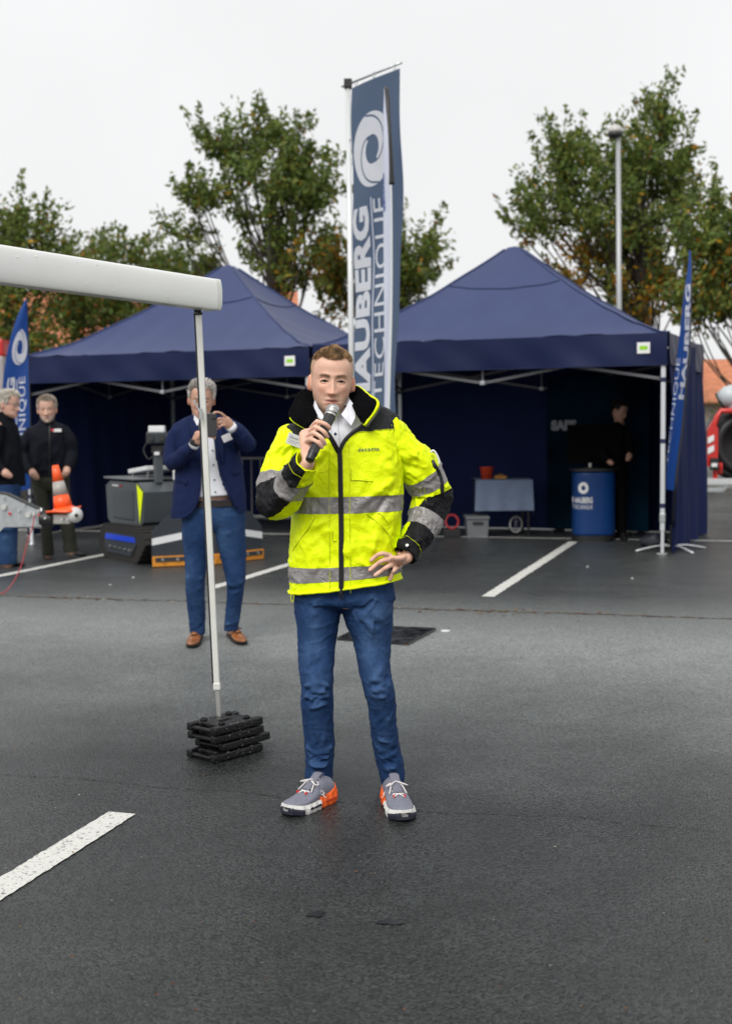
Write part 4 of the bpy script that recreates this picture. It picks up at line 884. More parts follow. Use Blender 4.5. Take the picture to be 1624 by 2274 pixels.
        for s2 in (-1, 1):
            build('lace_tab', box(h_ + fx_ * L_ * .655 + fy_ * s2 * .022 + V3(0, 0, .073), (.012, .005, .008), np.stack([fx_, fy_, V3(0, 0, 1)], 1), .001), M('red_tab', (.7, .03, .03), .6), r_)
    return me, FR
SP, SPF = speaker()

# microphone in the speaker's hand
def microphone():
    a, b = P(687, 1021, 4.672), P(737.5, 913, 4.815); ax = nrm(b - a); L_ = np.linalg.norm(b - a)
    e = empty('microphone', a, 'black handheld wireless microphone with silver mesh head held by the speaker', 'microphone')
    build('handle', lathe([(.0001, -.004), (.0150, -.003), (.0165, .001), (.0165, .026), (.0185, .028), (.0190, .034), (.0195, L_ * .55), (.0215, L_ * .80), (.0225, L_ - .025), (.0001, L_ - .024)], a, 28, ax), M('mic_body', (.018, .018, .020), .38, spec=.5), e, True)
    build('collar_ring', lathe([(.0215, L_ - .030), (.0245, L_ - .028), (.0245, L_ - .020), (.0215, L_ - .018)], a, 28, ax), MT['steel'], e, True)
    gm = M('mesh_grille', (.42, .42, .43), .35, metal=.9); t = gm.node_tree; bs = t.nodes['Principled BSDF']; tc = t.nodes.new('ShaderNodeTexCoord'); vo = t.nodes.new('ShaderNodeTexVoronoi'); vo.inputs['Scale'].default_value = 800
    t.links.new(tc.outputs['Object'], vo.inputs['Vector']); cr = t.nodes.new('ShaderNodeMapRange'); cr.inputs[1].default_value = .2; cr.inputs[2].default_value = .6; cr.inputs[3].default_value = .12; cr.inputs[4].default_value = .6
    t.links.new(vo.outputs[0], cr.inputs[0]); t.links.new(cr.outputs[0], bs.inputs['Base Color'])
    build('grille', lathe([(.0215, L_ - .019), (.0250, L_ - .008), (.0262, L_ + .003), (.0255, L_ + .013), (.0215, L_ + .021), (.013, L_ + .0265), (.0001, L_ + .028)], a, 32, ax), gm, e, True)
    build('grille_band', lathe([(.0255, L_ + .000), (.0272, L_ + .002), (.0272, L_ + .007), (.0255, L_ + .009)], a, 32, ax), MT['steel'], e, True)
    # writing on the handle
    sd = nrm(np.cross(ax, (0, -1, 0)))
microphone()

def badge(c, u, wv, size, label, lines):
    c = np.asarray(c); u = nrm(u); n = nrm(np.cross(u, wv)); wv = np.cross(n, u); b = empty('name_badge', c, label, 'badge')
    build('card', box(c, (size[0], size[1], .0025), np.stack([u, wv, n], 1), .0006), MT['paper'], b)
    for s, x, y, h in lines:
        build('lettering', place(text(s, h), c + u * x + wv * y, u, wv, n, .0022), MT['grey_ink'], b)
c = SPF.at([661], [979], .010, 10)[0]
badge(c, nrm(P(690, 989, 5) - P(661, 978, 5)) + V3(0, -.05, 0), V3(-.30, -.15, .93), (.078, .046), 'white name card clipped to the chest of the yellow jacket', [('Daniel Me', -.030, .004, .013), ('Deutsche Consulting', -.030, -.006, .006), ('Group GmbH', -.030, -.014, .006)])
# ------------------------------------------------------------------ background: trees, houses, lamp
def leafmat():
    m = M('leaves', rough=.6, spec=.3, attr=True); t = m.node_tree; b = t.nodes['Principled BSDF']; a = [n for n in t.nodes if n.type == 'VERTEX_COLOR'][0]
    tr = t.nodes.new('ShaderNodeBsdfTranslucent'); t.links.new(a.outputs[0], tr.inputs[0]); x = t.nodes.new('ShaderNodeMixShader'); x.inputs[0].default_value = .42
    o = [n for n in t.nodes if n.type == 'OUTPUT_MATERIAL'][0]; t.links.new(b.outputs[0], x.inputs[1]); t.links.new(tr.outputs[0], x.inputs[2]); t.links.new(x.outputs[0], o.inputs[0]); return m
ML = leafmat(); MBARK = M('bark', (.045, .036, .028), .9, var=.3, vscale=12, bump=1, bscale=25)
GREEN = [(.100, .155, .030), (.142, .195, .040), (.200, .225, .046), (.120, .170, .052)]; FALL = [(.36, .17, .012), (.42, .24, .02), (.26, .11, .012), (.20, .16, .02)]
def leaves(cl, r, size, cols):      # cl: list of (centre, axis, length, spread, n, autumn 0..1)
    Vs, Cs = [], []
    for c, ax, ln, spd, n, au in cl:
        t = r.uniform(-.5, .5, n); p = c + ax * (t * ln)[:, None] + r.normal(0, 1, (n, 3)) * spd * (1 - .5 * (t + .5))[:, None]
        u = nrm(r.normal(0, 1, (n, 3))); v = nrm(np.cross(u, r.normal(0, 1, (n, 3)))); s = size * r.uniform(.6, 1.3, n)[:, None]
        Vs.append(np.stack([p - u * s, p - v * s * .45 + u * s * .1, p + u * s, p + v * s * .45 + u * s * .1], 1).reshape(-1, 3))
        k = (r.uniform(0, 1, n) < au); g = np.array(GREEN)[r.randint(0, 4, n)]; f = np.array(FALL)[r.randint(0, 4, n)]
        q = np.where(k[:, None], f, g) * r.uniform(.7, 1.35, n)[:, None]; Cs.append(np.repeat(q, 4, 0))
    Vv = np.vstack(Vs); n = len(Vv) // 4; return Vv, [(4 * i, 4 * i + 1, 4 * i + 2, 4 * i + 3) for i in range(n)], np.vstack(Cs)
def tree(label, Y, trunk_x, ell, nclump, seed, autumn=lambda x, y: .04, lsize=.082, lpc=100, spikes=0, base_y=None):
    """ell: ellipses (x, y, rx, ry, share) of the crown as seen in the frame at depth Y"""
    r = np.random.RandomState(seed); k = Y / FOC; b = P(trunk_x, 950, Y); b[2] = 0
    e = empty('tree', b, label, 'tree', 'trees behind the car park'); cl = []; tb = MB()
    ztop = max(P(x, y - ry * .3, Y)[2] for x, y, rx, ry, s in ell)
    top = P(trunk_x, 900, Y); top[2] = ztop * .80
    lean = V3(r.uniform(-.3, .3), 0, 0)
    tr = np.array([b, b + (top - b) * .35 + lean * .3, b + (top - b) * .7 - lean * .2, top]); rad = np.array([.030, .024, .015, .006]) * ztop
    tb.add(tube(tr, rad, 9, k=4))
    for x, y, rx, ry, s in ell:
        m = max(3, int(nclump * s * .56))
        for i in range(m):
            d = nrm(r.normal(0, 1, 3)); q = r.uniform(.15, 1) ** (1 / 2.4) * r.uniform(.74, .95); px, py = x + d[0] * rx * q, y - d[2] * ry * q
            c = P(px, py, Y + d[1] * q * (rx + ry) / 2 * k)
            if c[2] < .8: continue
            out = nrm(d + V3(0, 0, .75) + r.normal(0, .35, 3)); ln = r.uniform(.5, 1.2) * (1.0 + .4 * (q > .85))
            cl.append((c, out, ln, r.uniform(.08, .20), int(lpc * .72 * r.uniform(.5, 1.3)), autumn(px, py)))
            if i % 4 == 0:
                t0 = np.clip((c[2] - .9) / (top[2] + .5) * .85 - .12, .2, .97); s0 = catmull(tr, [t0 * 3])[0]; mid = (s0 + c) / 2 + V3(0, 0, -.12 * np.linalg.norm(c - s0)) + r.normal(0, .15, 3)
                tb.add(tube([s0, mid, c - out * ln * .4, c + out * ln * .5], np.array([.009, .006, .0035, .0015]) * ztop * .48, 5, k=3))
    for i in range(spikes):
        x, y, rx, ry, s = ell[r.randint(len(ell))]; a = r.uniform(-1.2, 1.2); px, py = x + rx * math.sin(a), y - ry * math.cos(a)
        c = P(px, py, Y); cl.append((c, nrm(V3(math.sin(a) * .5, 0, 1) + r.normal(0, .12, 3)), r.uniform(.8, 1.5), .10, int(lpc * .7), .02))
    tb.build('trunk', MBARK, e, True); Vv, F, Cc = leaves(cl, r, lsize, None); mesh('crown', Vv, F, ML, e, False, cols=Cc)
    return e
tree('tall dark green tree between white awning and tall banner', 30, 607, [(590, 410, 165, 120, .40), (530, 320, 100, 55, .14), (700, 390, 75, 85, .16), (650, 570, 110, 90, .22), (440, 420, 75, 45, .09), (630, 300, 70, 50, .08), (410, 510, 60, 25, .05)], 280, 1, lambda x, y: .35 if (y > 540 and x > 620) else .03, spikes=10)
tree('narrow tree showing just right of the tall banner', 32, 905, [(920, 570, 90, 90, .55), (870, 640, 80, 80, .3), (780, 640, 70, 90, .3), (735, 600, 50, 100, .2)], 170, 2, lambda x, y: .5 if (y > 560 and x < 860) else .06, spikes=4)
tree('low rounded green tree behind the white awning', 34, 330, [(270, 590, 140, 95, .5), (400, 620, 110, 70, .35), (160, 610, 80, 70, .2)], 250, 3, lambda x, y: .20 if x < 200 else .04, lsize=.072, lpc=115)
tree('tree at the left edge above the blue flag', 29, 30, [(20, 560, 95, 115, .45), (110, 560, 60, 75, .2), (40, 720, 130, 110, .4)], 220, 4, lambda x, y: .16 if y > 600 else .05, spikes=6)
tree('thin tree with orange leaves behind the left tent', 31, 262, [(190, 690, 110, 80, .5), (330, 690, 110, 70, .4), (455, 640, 60, 70, .2)], 180, 5, lambda x, y: .10)
tree('big tree with orange patches behind the lamp post', 31, 1425, [(1340, 440, 190, 170, .45), (1440, 330, 110, 90, .16), (1200, 470, 100, 90, .12), (1380, 620, 180, 130, .3), (1470, 250, 35, 50, .04), (1500, 430, 80, 90, .1), (1250, 350, 60, 50, .07)], 440, 6,
     lambda x, y: .75 if (520 < y < 660 and x < 1330) or (620 < y < 720 and 1370 < x < 1500) else (.16 if y > 520 else .03), spikes=10)
tree('tree at the right edge behind the blue feather flag', 28, 1668, [(1590, 540, 110, 120, .6), (1570, 660, 130, 80, .4), (1700, 540, 110, 150, .4)], 200, 7, lambda x, y: .20 if y > 560 else .05, spikes=4)
# hedge and fence along the far edge
def hedge():
    r = np.random.RandomState(3); cl = []
    for i in range(430):
        x = r.uniform(-13, 15); z = r.uniform(.1, 1.9); c = V3(x, 30 + r.uniform(-.5, .8), z); cl.append((c, nrm(r.normal(0, 1, 3) + V3(0, 0, .6)), .6, .25, 55, .35 if z > 1.5 else .14))
    Vv, F, Cc = leaves(cl, r, .07, None); o = mesh('hedge', Vv, F, ML, None, False, cols=Cc); tag(o, 'mottled hedge with yellowing tops along the far edge of the car park', 'hedge', kind='stuff')
hedge()
MCON = M('weathered_concrete', (.20, .20, .19), .9, var=.3, vscale=3, bump=.4, bscale=40)
MGALV = M('galvanised_steel', (.46, .48, .49), .38, metal=.75, var=.12, vscale=18, bump=.1, bscale=120)
def fence():
    e = empty('fence', (5, 27.6, 0), 'grey concrete panel fence beside the red machine', 'fence')
    for x in np.arange(-14, 17, 2.5):
        build('post', box((x, 27.6, 1.05), (.12, .12, 2.1), None, .01), MCON, e)
        for z in (.3, .8, 1.3):
            if x < 16: build('panel', box((x + 1.25, 27.62, z), (2.38, .05, .48), None, .008), MCON, e)
fence()
def house(label, c, L_, dpt, eave, ridge, yaw, roofc):
    """a gabled house, its roof laid in courses"""
    e = empty('house', (c[0], c[1], 0), label, 'house'); R = np.array(Matrix.Rotation(math.radians(yaw), 3, 'Z')); W_ = lambda x, y, z: np.array([c[0], c[1], 0]) + R @ V3(x, y, z)
    mw = M('render_wall', (.42, .38, .33), .9, var=.1); mr = M('roof_tile', roofc, .75, var=.18, vscale=5, bump=.4, bscale=30); h = dpt / 2
    w0 = MB()
    pr = [(-h, 0), (h, 0), (h, eave), (0, ridge - .1), (-h, eave)]
    a = [W_(-L_ / 2, y, z) for y, z in pr]; b = [W_(L_ / 2, y, z) for y, z in pr]; n = 5
    w0.add((np.array(a + b), [tuple(range(5))[::-1], tuple(range(5, 10))] + [(i, (i + 1) % n, n + (i + 1) % n, n + i) for i in range(n)])); w0.build('wall', mw, e)
    nc = 16; rf = build('roof', MB().add((np.array([W_(-L_ / 2 - .3, -h - .35, eave - .12), W_(L_ / 2 + .3, -h - .35, eave - .12), W_(L_ / 2 + .3, 0, ridge), W_(-L_ / 2 - .3, 0, ridge), W_(L_ / 2 + .3, h + .35, eave - .12), W_(-L_ / 2 - .3, h + .35, eave - .12)]), [(0, 1, 2, 3), (3, 2, 4, 5)])).vf(), mr, e)
    for sd in (-1, 1):
        for i in range(nc):
            t0, t1 = i / nc, (i + 1.12) / nc; y0 = sd * (h + .35) * (1 - t0); y1 = sd * (h + .35) * (1 - t1); z0 = eave - .12 + (ridge - eave + .12) * t0; z1 = eave - .12 + (ridge - eave + .12) * t1
            p = [W_(-L_ / 2 - .3, y0, z0 + .075), W_(L_ / 2 + .3, y0, z0 + .075), W_(L_ / 2 + .3, y1, z1 + .025), W_(-L_ / 2 - .3, y1, z1 + .025), W_(-L_ / 2 - .3, y0, z0 + .03), W_(L_ / 2 + .3, y0, z0 + .03)]
            mesh('tile_course', p, [(0, 1, 2, 3), (4, 5, 1, 0)] if sd < 0 else [(3, 2, 1, 0), (0, 1, 5, 4)], mr, rf)
    for x in (-L_ / 3, 0, L_ / 3):
        wn = build('window', box(W_(x, -h - .01, eave * .55), (1.0, .06, 1.1), R), M('window_frame', (.7, .7, .68), .5), e)
        for q in (-.24, .24): build('pane', box(W_(x + q, -h - .035, eave * .55), (.42, .03, .98), R), M('glass', (.03, .035, .04), .08), wn)
    return e
q = P(1640, 890, 36); house('low house with orange tiled roof at the right edge beyond the fence', (q[0] + 1.5, 38.5), 16, 5.0, 2.15, 3.38, 0, (.62, .26, .14))
q = P(300, 760, 46); house('distant house with orange tiled roof seen through the left trees', (q[0], 48), 11, 8, 3.6, 6.6, 4, (.50, .19, .10))
def lamp_post():
    b = P(1376, 900, 26); b[2] = 0; t = P(1371, 300, 26); e = empty('lamp_post', b, 'pale grey lamp post with domed head rising behind the right tent', 'lamp post')
    mg = M('grey_lamp_paint', (.40, .41, .42), .4, metal=.2); build('pole', cyl(b, t, .062, 14, .045), mg, e, True)
    build('base_sleeve', cyl(b, b + V3(0, 0, .9), .085, 14), mg, e, True); build('door', box(b + V3(0, -.088, .6), (.07, .012, .35)), mg, e)
    c = t + V3(-.06, 0, .0); build('lamp_head', lathe([(.05, -.06), (.135, -.03), (.152, .0), (.152, .05), (.0001, .052)], c, 24), M('dark_lamp_ring', (.03, .03, .03), .5), e, True)
    build('dome', lathe([(.150, .05), (.146, .10), (.125, .155), (.075, .195), (.0001, .21)], c, 24), M('pale_dome', (.50, .48, .46), .35), e, True)
lamp_post()

# ------------------------------------------------------------------ tents
def tentmat(name, col, trans):
    m = M(name, col, .50, spec=.45, var=.06, vscale=2, bump=.10, bscale=300); t = m.node_tree; b = t.nodes['Principled BSDF']
    tr = t.nodes.new('ShaderNodeBsdfTranslucent'); tr.inputs[0].default_value = (col[0] * .6, col[1] * .7, col[2], 1); x = t.nodes.new('ShaderNodeMixShader'); x.inputs[0].default_value = trans
    o = [n for n in t.nodes if n.type == 'OUTPUT_MATERIAL'][0]; t.links.new(b.outputs[0], x.inputs[1]); t.links.new(tr.outputs[0], x.inputs[2]); t.links.new(x.outputs[0], o.inputs[0]); return m
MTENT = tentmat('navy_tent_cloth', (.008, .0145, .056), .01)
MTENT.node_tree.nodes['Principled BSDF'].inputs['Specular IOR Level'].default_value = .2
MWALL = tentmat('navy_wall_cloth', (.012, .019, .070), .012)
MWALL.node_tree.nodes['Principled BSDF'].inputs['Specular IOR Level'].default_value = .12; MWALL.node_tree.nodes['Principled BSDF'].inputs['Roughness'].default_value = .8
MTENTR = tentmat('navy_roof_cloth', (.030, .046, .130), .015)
MTRUSS = M('grey_truss', (.15, .15, .16), .45, metal=.4)
MALU = M('aluminium_leg', (.62, .64, .66), .35, metal=.5, bump=.05, bscale=200)
MSTRAP = M('navy_strap', (.01, .015, .06), .7)
MWHITE = M('white_paint', (.78, .78, .77), .4)
MLIME = M('lime_print', (.28, .62, .02), .5)
def sheet(name, f, nu, nv, mat, parent, thick=0.0):
    g_ = np.array([[f(u, v) for u in np.linspace(0, 1, nu)] for v in np.linspace(0, 1, nv)])
    if not thick: return mesh(name, g_.reshape(-1, 3), grid_faces(nv, nu, False), mat, parent, True)
    N = nrm(np.cross(np.gradient(g_, axis=1), np.gradient(g_, axis=0))); h = g_ + N * thick; m = nu * nv; F = grid_faces(nv, nu, False) + [tuple(i + m for i in reversed(f_)) for f_ in grid_faces(nv, nu, False)]
    ed = [i for i in range(nu)] + [nu * (j + 1) - 1 for j in range(1, nv)] + [m - 1 - i for i in range(1, nu)] + [nu * (nv - 1 - j) for j in range(1, nv - 1)]
    F += [(a, ed[(i + 1) % len(ed)], ed[(i + 1) % len(ed)] + m, a + m) for i, a in enumerate(ed)]
    return mesh(name, np.vstack([g_.reshape(-1, 3), h.reshape(-1, 3)]), F, mat, parent, True)
def tent(label, FL, FR_, depth, ze, zp, walls, logo, seed, legs_out):
    FL = np.array([FL[0], FL[1], 0.]); FR_ = np.array([FR_[0], FR_[1], 0.]); e1 = nrm(FR_ - FL); w_ = np.linalg.norm(FR_ - FL); e2 = np.cross((0, 0, 1), e1)
    BL, BR = FL + e2 * depth, FR_ + e2 * depth; cs = [FL, FR_, BR, BL]; ctr = (FL + BR) / 2; up = V3(0, 0, 1); r = random.Random(seed)
    e = empty('event_tent', ctr, label, 'tent', 'navy pop-up event tents'); peak = ctr + up * zp; vh = .37
    rf = empty('canopy', (0, 0, 0)); rf.parent = e
    for k in range(4):
        a, b = cs[k], cs[(k + 1) % 4]; out = nrm((a + b) / 2 - ctr)
        def roof(u, v, a=a, b=b, out=out, k=k):
            p = (a + (b - a) * u) * (1 - v) + ctr * v; z = ze + (zp - ze) * (v ** 1.34); q = (4 * u * (1 - u)) * math.sin(math.pi * min(1, v * 1.02))
            z -= .085 * q; wv = .010 * (math.sin(p[0] * 5 + p[1] * 3.1 + k * 7) + math.sin(p[0] * 11 - p[1] * 9 + seed)) * (1 - v); 
            z += .05 * math.exp(-((v - .95) / .08) ** 2) * 0 + wv; 
            if v > .97: z -= (v - .97) * 1.3
            return np.array([p[0], p[1], z]) + out * .02 * (1 - v)
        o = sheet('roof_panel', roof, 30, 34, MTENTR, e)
        sm = [roof(u, .66) + up * .006 for u in np.linspace(.02, .98, 20)]; build('seam', tube(sm, .006, 6, ref=(0, 0, 1)), MTENT, o, True)
        def val(u, v, a=a, b=b, out=out, k=k):
            p = a + (b - a) * u; z = ze - vh * v; return np.array([p[0], p[1], z]) + out * (.022 + .012 * math.sin(u * 9 + k) * v + .010 * (math.sin(u * 17 + v * 2.2 + k + seed) + .7 * math.sin(u * 41 - v * 4 + k)) * (.3 + v))
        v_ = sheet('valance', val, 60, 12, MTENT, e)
        hp = [val(u, .985) + out * .004 for u in np.linspace(0, 1, 40)]; build('valance_hem', tube(hp, .007, 6, ref=(0, 0, 1)), MTENT, v_, True)
        rp = [roof(0, v) + up * .008 for v in np.linspace(0, .95, 20)]; build('ridge_seam', tube(rp, .013, 6, ref=(0, 0, 1)), MTENTR, o, True)
        if k == 0:
            u0 = 1 - .23 / w_ * 1.15; c = val(u0, .45) + out * .012
            lb = build('maker_label', box(c, (.145, .006, .125), np.stack([e1, e2, up], 1), .002), MWHITE, v_)
            build('print', prism([(-.045, -.022), (.038, -.022), (.05, .0), (.045, .024), (-.045, .024)], c + out * .0045, e1, up, .002), MLIME, lb)
    bpy.data.objects.remove(rf)
    for k, c in enumerate(cs):
        ins = nrm(ctr - c) * .06; q = c + ins
        lg = build('leg', MB().add(box(q + up * 1.32, (.052, .052, 2.1), np.stack([e1, e2, up], 1), .006)).vf(), MALU, e)
        build('inner_leg', box(q + up * .30, (.036, .036, .56), np.stack([e1, e2, up], 1), .004), MALU, lg)
        build('slider', box(q + up * .42, (.066, .066, .11), np.stack([e1, e2, up], 1), .01), MGALV, lg)
        build('foot_plate', box(q + up * .008, (.11, .11, .014), np.stack([e1, e2, up], 1), .003), MGALV, lg)
        for z in (.56, 1.30, 2.0): build('strap', box(q + up * z, (.060, .060, .055), np.stack([e1, e2, up], 1), .006), MSTRAP, lg)
        d = cs[(k + 1) % 4]; qd = d + nrm(ctr - d) * .06; m = (q + qd) / 2; of = nrm(ctr - m) * .03
        zl, zh = ze - .52, ze - .16
        for i in range(2):
            s0, s1 = (q, m) if i == 0 else (m, qd)
            build('truss_bar', beam(s0 + of + up * zh, s1 + of + up * zl, .016, .032), MTRUSS, e); build('truss_bar', beam(s0 + of * 1.9 + up * zl, s1 + of * 1.9 + up * zh, .016, .032), MTRUSS, e)
        build('truss_joint', box(m + of * 1.4 + up * zl, (.06, .05, .05), np.stack([e1, e2, up], 1), .008), MGALV, e)
        build('truss_strut', box(m + of * 1.4 + up * (zl + .2), (.02, .02, .38), np.stack([e1, e2, up], 1)), MTRUSS, e)
    for k, flare in walls:
        a, b = cs[k], cs[(k + 1) % 4]; out = nrm((a + b) / 2 - ctr)
        def wl(u, v, a=a, b=b, out=out, k=k):
            p = a + (b - a) * u; z = (ze - .06) * (1 - v) + .015 * v; f = flare * v * (1 - .5 * u) + (.05 * math.sin(u * 21 + 1.3 * k) + .035 * math.sin(u * 47 + v * 3)) * (.2 + .8 * v) + .02 * math.sin(u * 13 + v * 5 + k + seed)
            return np.array([p[0], p[1], z]) + out * (.005 + abs(f) if flare else .005 + f * .6)
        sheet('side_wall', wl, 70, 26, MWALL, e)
    return e, cs, e1, e2
def atz(x, y, z):        # frame position to the point at height z
    d = ray(x, y); return EYE + d * ((z - CAM_H) / d[2])
R2 = G(1472, 1231); L1 = R2 + nrm(V3(-4.75, 17.75, 0) - R2) * 8.85
e_ = nrm(R2 - L1); M1 = L1 + e_ * 4.42
ZE, ZP = 2.53, 3.95
t1_, C1, E1, E2 = tent('navy event tent sheltering the grey tracked robot', L1, M1, 4.0, ZE - .02, ZP - .02, [(2, 0), (3, 0)], True, 11, 0)
t2_, C2, _, _ = tent('navy event tent with the round blue counter and table inside', M1 + e_ * .05, R2 + e_ * .03, 3.0, ZE, 3.86, [(1, .05), (2, 0)], True, 23, 0)

# ------------------------------------------------------------------ flags and banner
MFLAG = tentmat('blue_flag_cloth', (.008, .060, .270), .25)
MBAN = tentmat('slate_blue_banner_cloth', (.085, .125, .195), .30)
MPRINT = tentmat('white_print_on_cloth', (.82, .84, .88), .35)
MPOLE = M('white_mast', (.66, .68, .68), .3, metal=.15)
MBLK = M('black_plastic', (.012, .012, .013), .45)
def swirl(n=60):           # two interlocking crescents round an open eye -> outer and inner edges in the unit disc
    out = []; g_ = lambda q: 1 - .60 * q ** .85
    for s in (1.9, 1.9 + math.pi):
        o_, i_ = [], []
        for th in np.linspace(.02, 1.86 * math.pi, n):
            if th < math.pi: ro, rin = 1.0, max(g_(th / math.pi), .40)
            else: ro = g_((th - math.pi) / math.pi) - .055; rin = .40 - .02 * (th - math.pi)
            ro = max(ro, rin + .001); a = s - th; o_.append((ro * math.cos(a), ro * math.sin(a))); i_.append((rin * math.cos(a), rin * math.sin(a)))
        out.append((o_, i_))
    return out
def swirl_mesh(f, n=60):     # f maps logo x, y to 3-D
    b = MB()
    for k, (o_, i_) in enumerate(swirl(n)):
        sc_ = 1.0
        p = np.array([f(x * sc_, y * sc_) for x, y in o_] + [f(x * sc_, y * sc_) for x, y in i_]); b.add((p, [(j, j + 1, n + j + 1, n + j) for j in range(n - 1)]))
    return b.vf()
def tall_banner():
    top = P(772, 186, 12.8); b = np.array([top[0] + .01, top[1], 0]); e = empty('banner_mast', b, 'tall slate blue banner with white swirl logo hanging from a white mast', 'banner')
    build('mast', cyl(b, top + V3(0, 0, .04), .030, 14, .026), MPOLE, e, True); build('ground_socket', lathe([(.16, 0), (.16, .02), (.06, .05), (.045, .25), (.0001, .25)], b, 20), MGALV, e, True)
    ae = P(891, 139, 12.27); build('arm', cyl(top - V3(.06, -.06, 0.012), ae, .011, 10), MGALV, e, True); build('arm_clamp', box(top, (.08, .08, .09), None, .01), MBLK, e)
    d = nrm((ae - top) * V3(1, 1, 0)); wd = np.linalg.norm((ae - top)[:2]) - .06; H = 4.15; n = np.cross(d, (0, 0, 1))
    def S(a, v, off=0):       # a: 0..1 across, v metres below the arm
        sway = 1 - .13 * np.clip(v / 3.6, 0, 1.2); z = top[2] - .055 - v + (ae[2] - top[2]) * a * (1 - v / H * .7)
        q = top + d * (.055 + a * wd * sway); wave = .030 * math.sin(v * 1.9 + a * 2.2) * (.25 + a) + .012 * math.sin(v * 5.3 + a * 5)
        return np.array([q[0], q[1], z]) + n * (wave + off)
    sheet('banner_cloth', lambda u, v: S(u, v * H), 24, 120, MBAN, e)
    for a in (.1, .5, .9): build('ring', tube([S(a, 0) + V3(.012 * math.cos(t), 0, .03 + .03 * math.sin(t)) for t in np.linspace(0, 6.28, 10)], .004, 6), MGALV, e)
    for v in (.5, 1.7, 2.9, 3.9): build('tie', tube([S(0, v), S(0, v) - d * .06 + V3(0, 0, .005)], .006, 6), MGALV, e)
    pr = lambda VF, name: build(name, VF, MPRINT, e)
    pr(swirl_mesh(lambda x, y: S(.44 + x * .40, .66 - y * .36, .006)), 'swirl_logo')
    def vert(s, bold, v0, v1, a0, a1, sp=1.0):
        t = text(s, 1, bold, space=sp); x = t[0][:, 0]; y = t[0][:, 1]; x0, x1 = x.min(), x.max(); y0, y1 = y.min(), y.max()
        bm = bmesh.new(); vs_ = [bm.verts.new(c) for c in t[0]]
        for f in t[1]:
            try: bm.faces.new([vs_[i] for i in f])
            except ValueError: pass
        bmesh.ops.triangulate(bm, faces=bm.faces[:])
        for _ in range(2): bmesh.ops.subdivide_edges(bm, edges=[q for q in bm.edges if q.calc_length() > .22], cuts=1)
        bm.verts.index_update(); Vv = [S(a1 + (a0 - a1) * (v.co.y - y0) / (y1 - y0), v0 + (v1 - v0) * (v.co.x - x0) / (x1 - x0), .007) for v in bm.verts]; F = [tuple(v.index for v in f.verts) for f in bm.faces]; bm.free()
        pr((Vv, F), 'lettering')
    vert('HAUBERG', .045, 3.22, 1.19, .02, .36); vert('TECHNIQUE', .0, 3.10, 1.14, .45, .73, 1.08)
    pr(tube([S(.42, v, .008) for v in np.linspace(1.12, 3.45, 40)], .006, 6), 'rule')
tall_banner()
def lettering_on(S, s, bold, v0, v1, a0, a1, e, mat, sp=1.0):
    t = text(s, 1, bold, space=sp); x = t[0][:, 0]; y = t[0][:, 1]; x0, x1 = x.min(), x.max(); y0, y1 = y.min(), y.max()
    build('lettering', ([S(a1 + (a0 - a1) * (q[1] - y0) / (y1 - y0), v0 + (v1 - v0) * (q[0] - x0) / (x1 - x0), .007) for q in t[0]], t[1]), mat, e)
def feather(label, left, right, Y, dY, base, cloth, arts, pole_side, crossarm, polemat):
    """left / right: edge points (x, y) from the tip down; dY: depth step from left to right edge"""
    e = empty('feather_flag', base, label, 'flag'); Lp = dense(np.array(left, float), 6); Rp = dense(np.array(right, float), 6); m = 60
    rs = lambda q: np.stack([np.interp(np.linspace(q[0, 1], q[-1, 1], m), q[:, 1], q[:, 0]), np.linspace(q[0, 1], q[-1, 1], m)], 1); Lp, Rp = rs(Lp), rs(Rp)
    def S(a, v, off=0):     # v 0 tip .. 1 foot
        t = np.clip(v, 0, 1) * (m - 1); l = catmull(Lp, [min(t, m - 1.001)])[0]; r_ = catmull(Rp, [min(t, m - 1.001)])[0]
        A_, B_ = P(l[0], l[1], Y), P(r_[0], r_[1], Y + dY * min(1, v * 3 + .1)); n = nrm(np.cross(B_ - A_, (0, 0, 1))); n = n if n[1] < 0 else -n
        return A_ + (B_ - A_) * a + n * (off + .02 * math.sin(v * 8 + a * 2) * math.sin(a * math.pi))
    sheet('flag_cloth', lambda u, v: S(u, v), 16, 70, cloth, e)
    pp = [S(pole_side, v) for v in np.linspace(0, 1, 24)]; end = pp[-1]; pp += [np.array([base[0] + (end[0] - base[0]) * .5, base[1] + (end[1] - base[1]) * .5, end[2] * .5]), np.array(base) + V3(0, 0, .04)]
    build('pole', tube(pp, np.interp(np.arange(len(pp)), [0, 12, 26], [.005, .009, .014]), 8), polemat, e, True)
    if crossarm:
        for i in range(4):
            a = math.radians(18 + 90 * i); d = V3(math.cos(a), math.sin(a), 0); b0 = np.array(base) + V3(0, 0, .05)
            build('base_foot', tube([b0, b0 + d * .2 + V3(0, 0, .01), b0 + d * .47 + V3(0, 0, -.035)], np.array([(.020, .012), (.018, .010), (.016, .010)]), 8, ref=(0, 0, 1), k=3), MPOLE, e, True)
        build('spigot', cyl(np.array(base) + V3(0, 0, .02), np.array(base) + V3(0, 0, .30), .016, 10), MBLK, e)
    else: build('ground_plate', lathe([(.05, 0), (.05, .012), (.03, .02), (.018, .3), (.0001, .3)], base, 20), MGALV, e, True)
    arts(S, e); return e
def art_left(S, e):
    build('swirl_logo', swirl_mesh(lambda x, y: S(.57 + x * .36, .250 - y * .092, .010)), MPRINT, e)
    lettering_on(S, 'HAUBERG', .04, .98, .405, .16, .46, e, MPRINT); lettering_on(S, 'TECHNIQUE', .0, .93, .405, .60, .88, e, MPRINT, 1.05)
    build('rule', tube([S(.53, v, .010) for v in np.linspace(.42, .9, 20)], .006, 6), MPRINT, e)
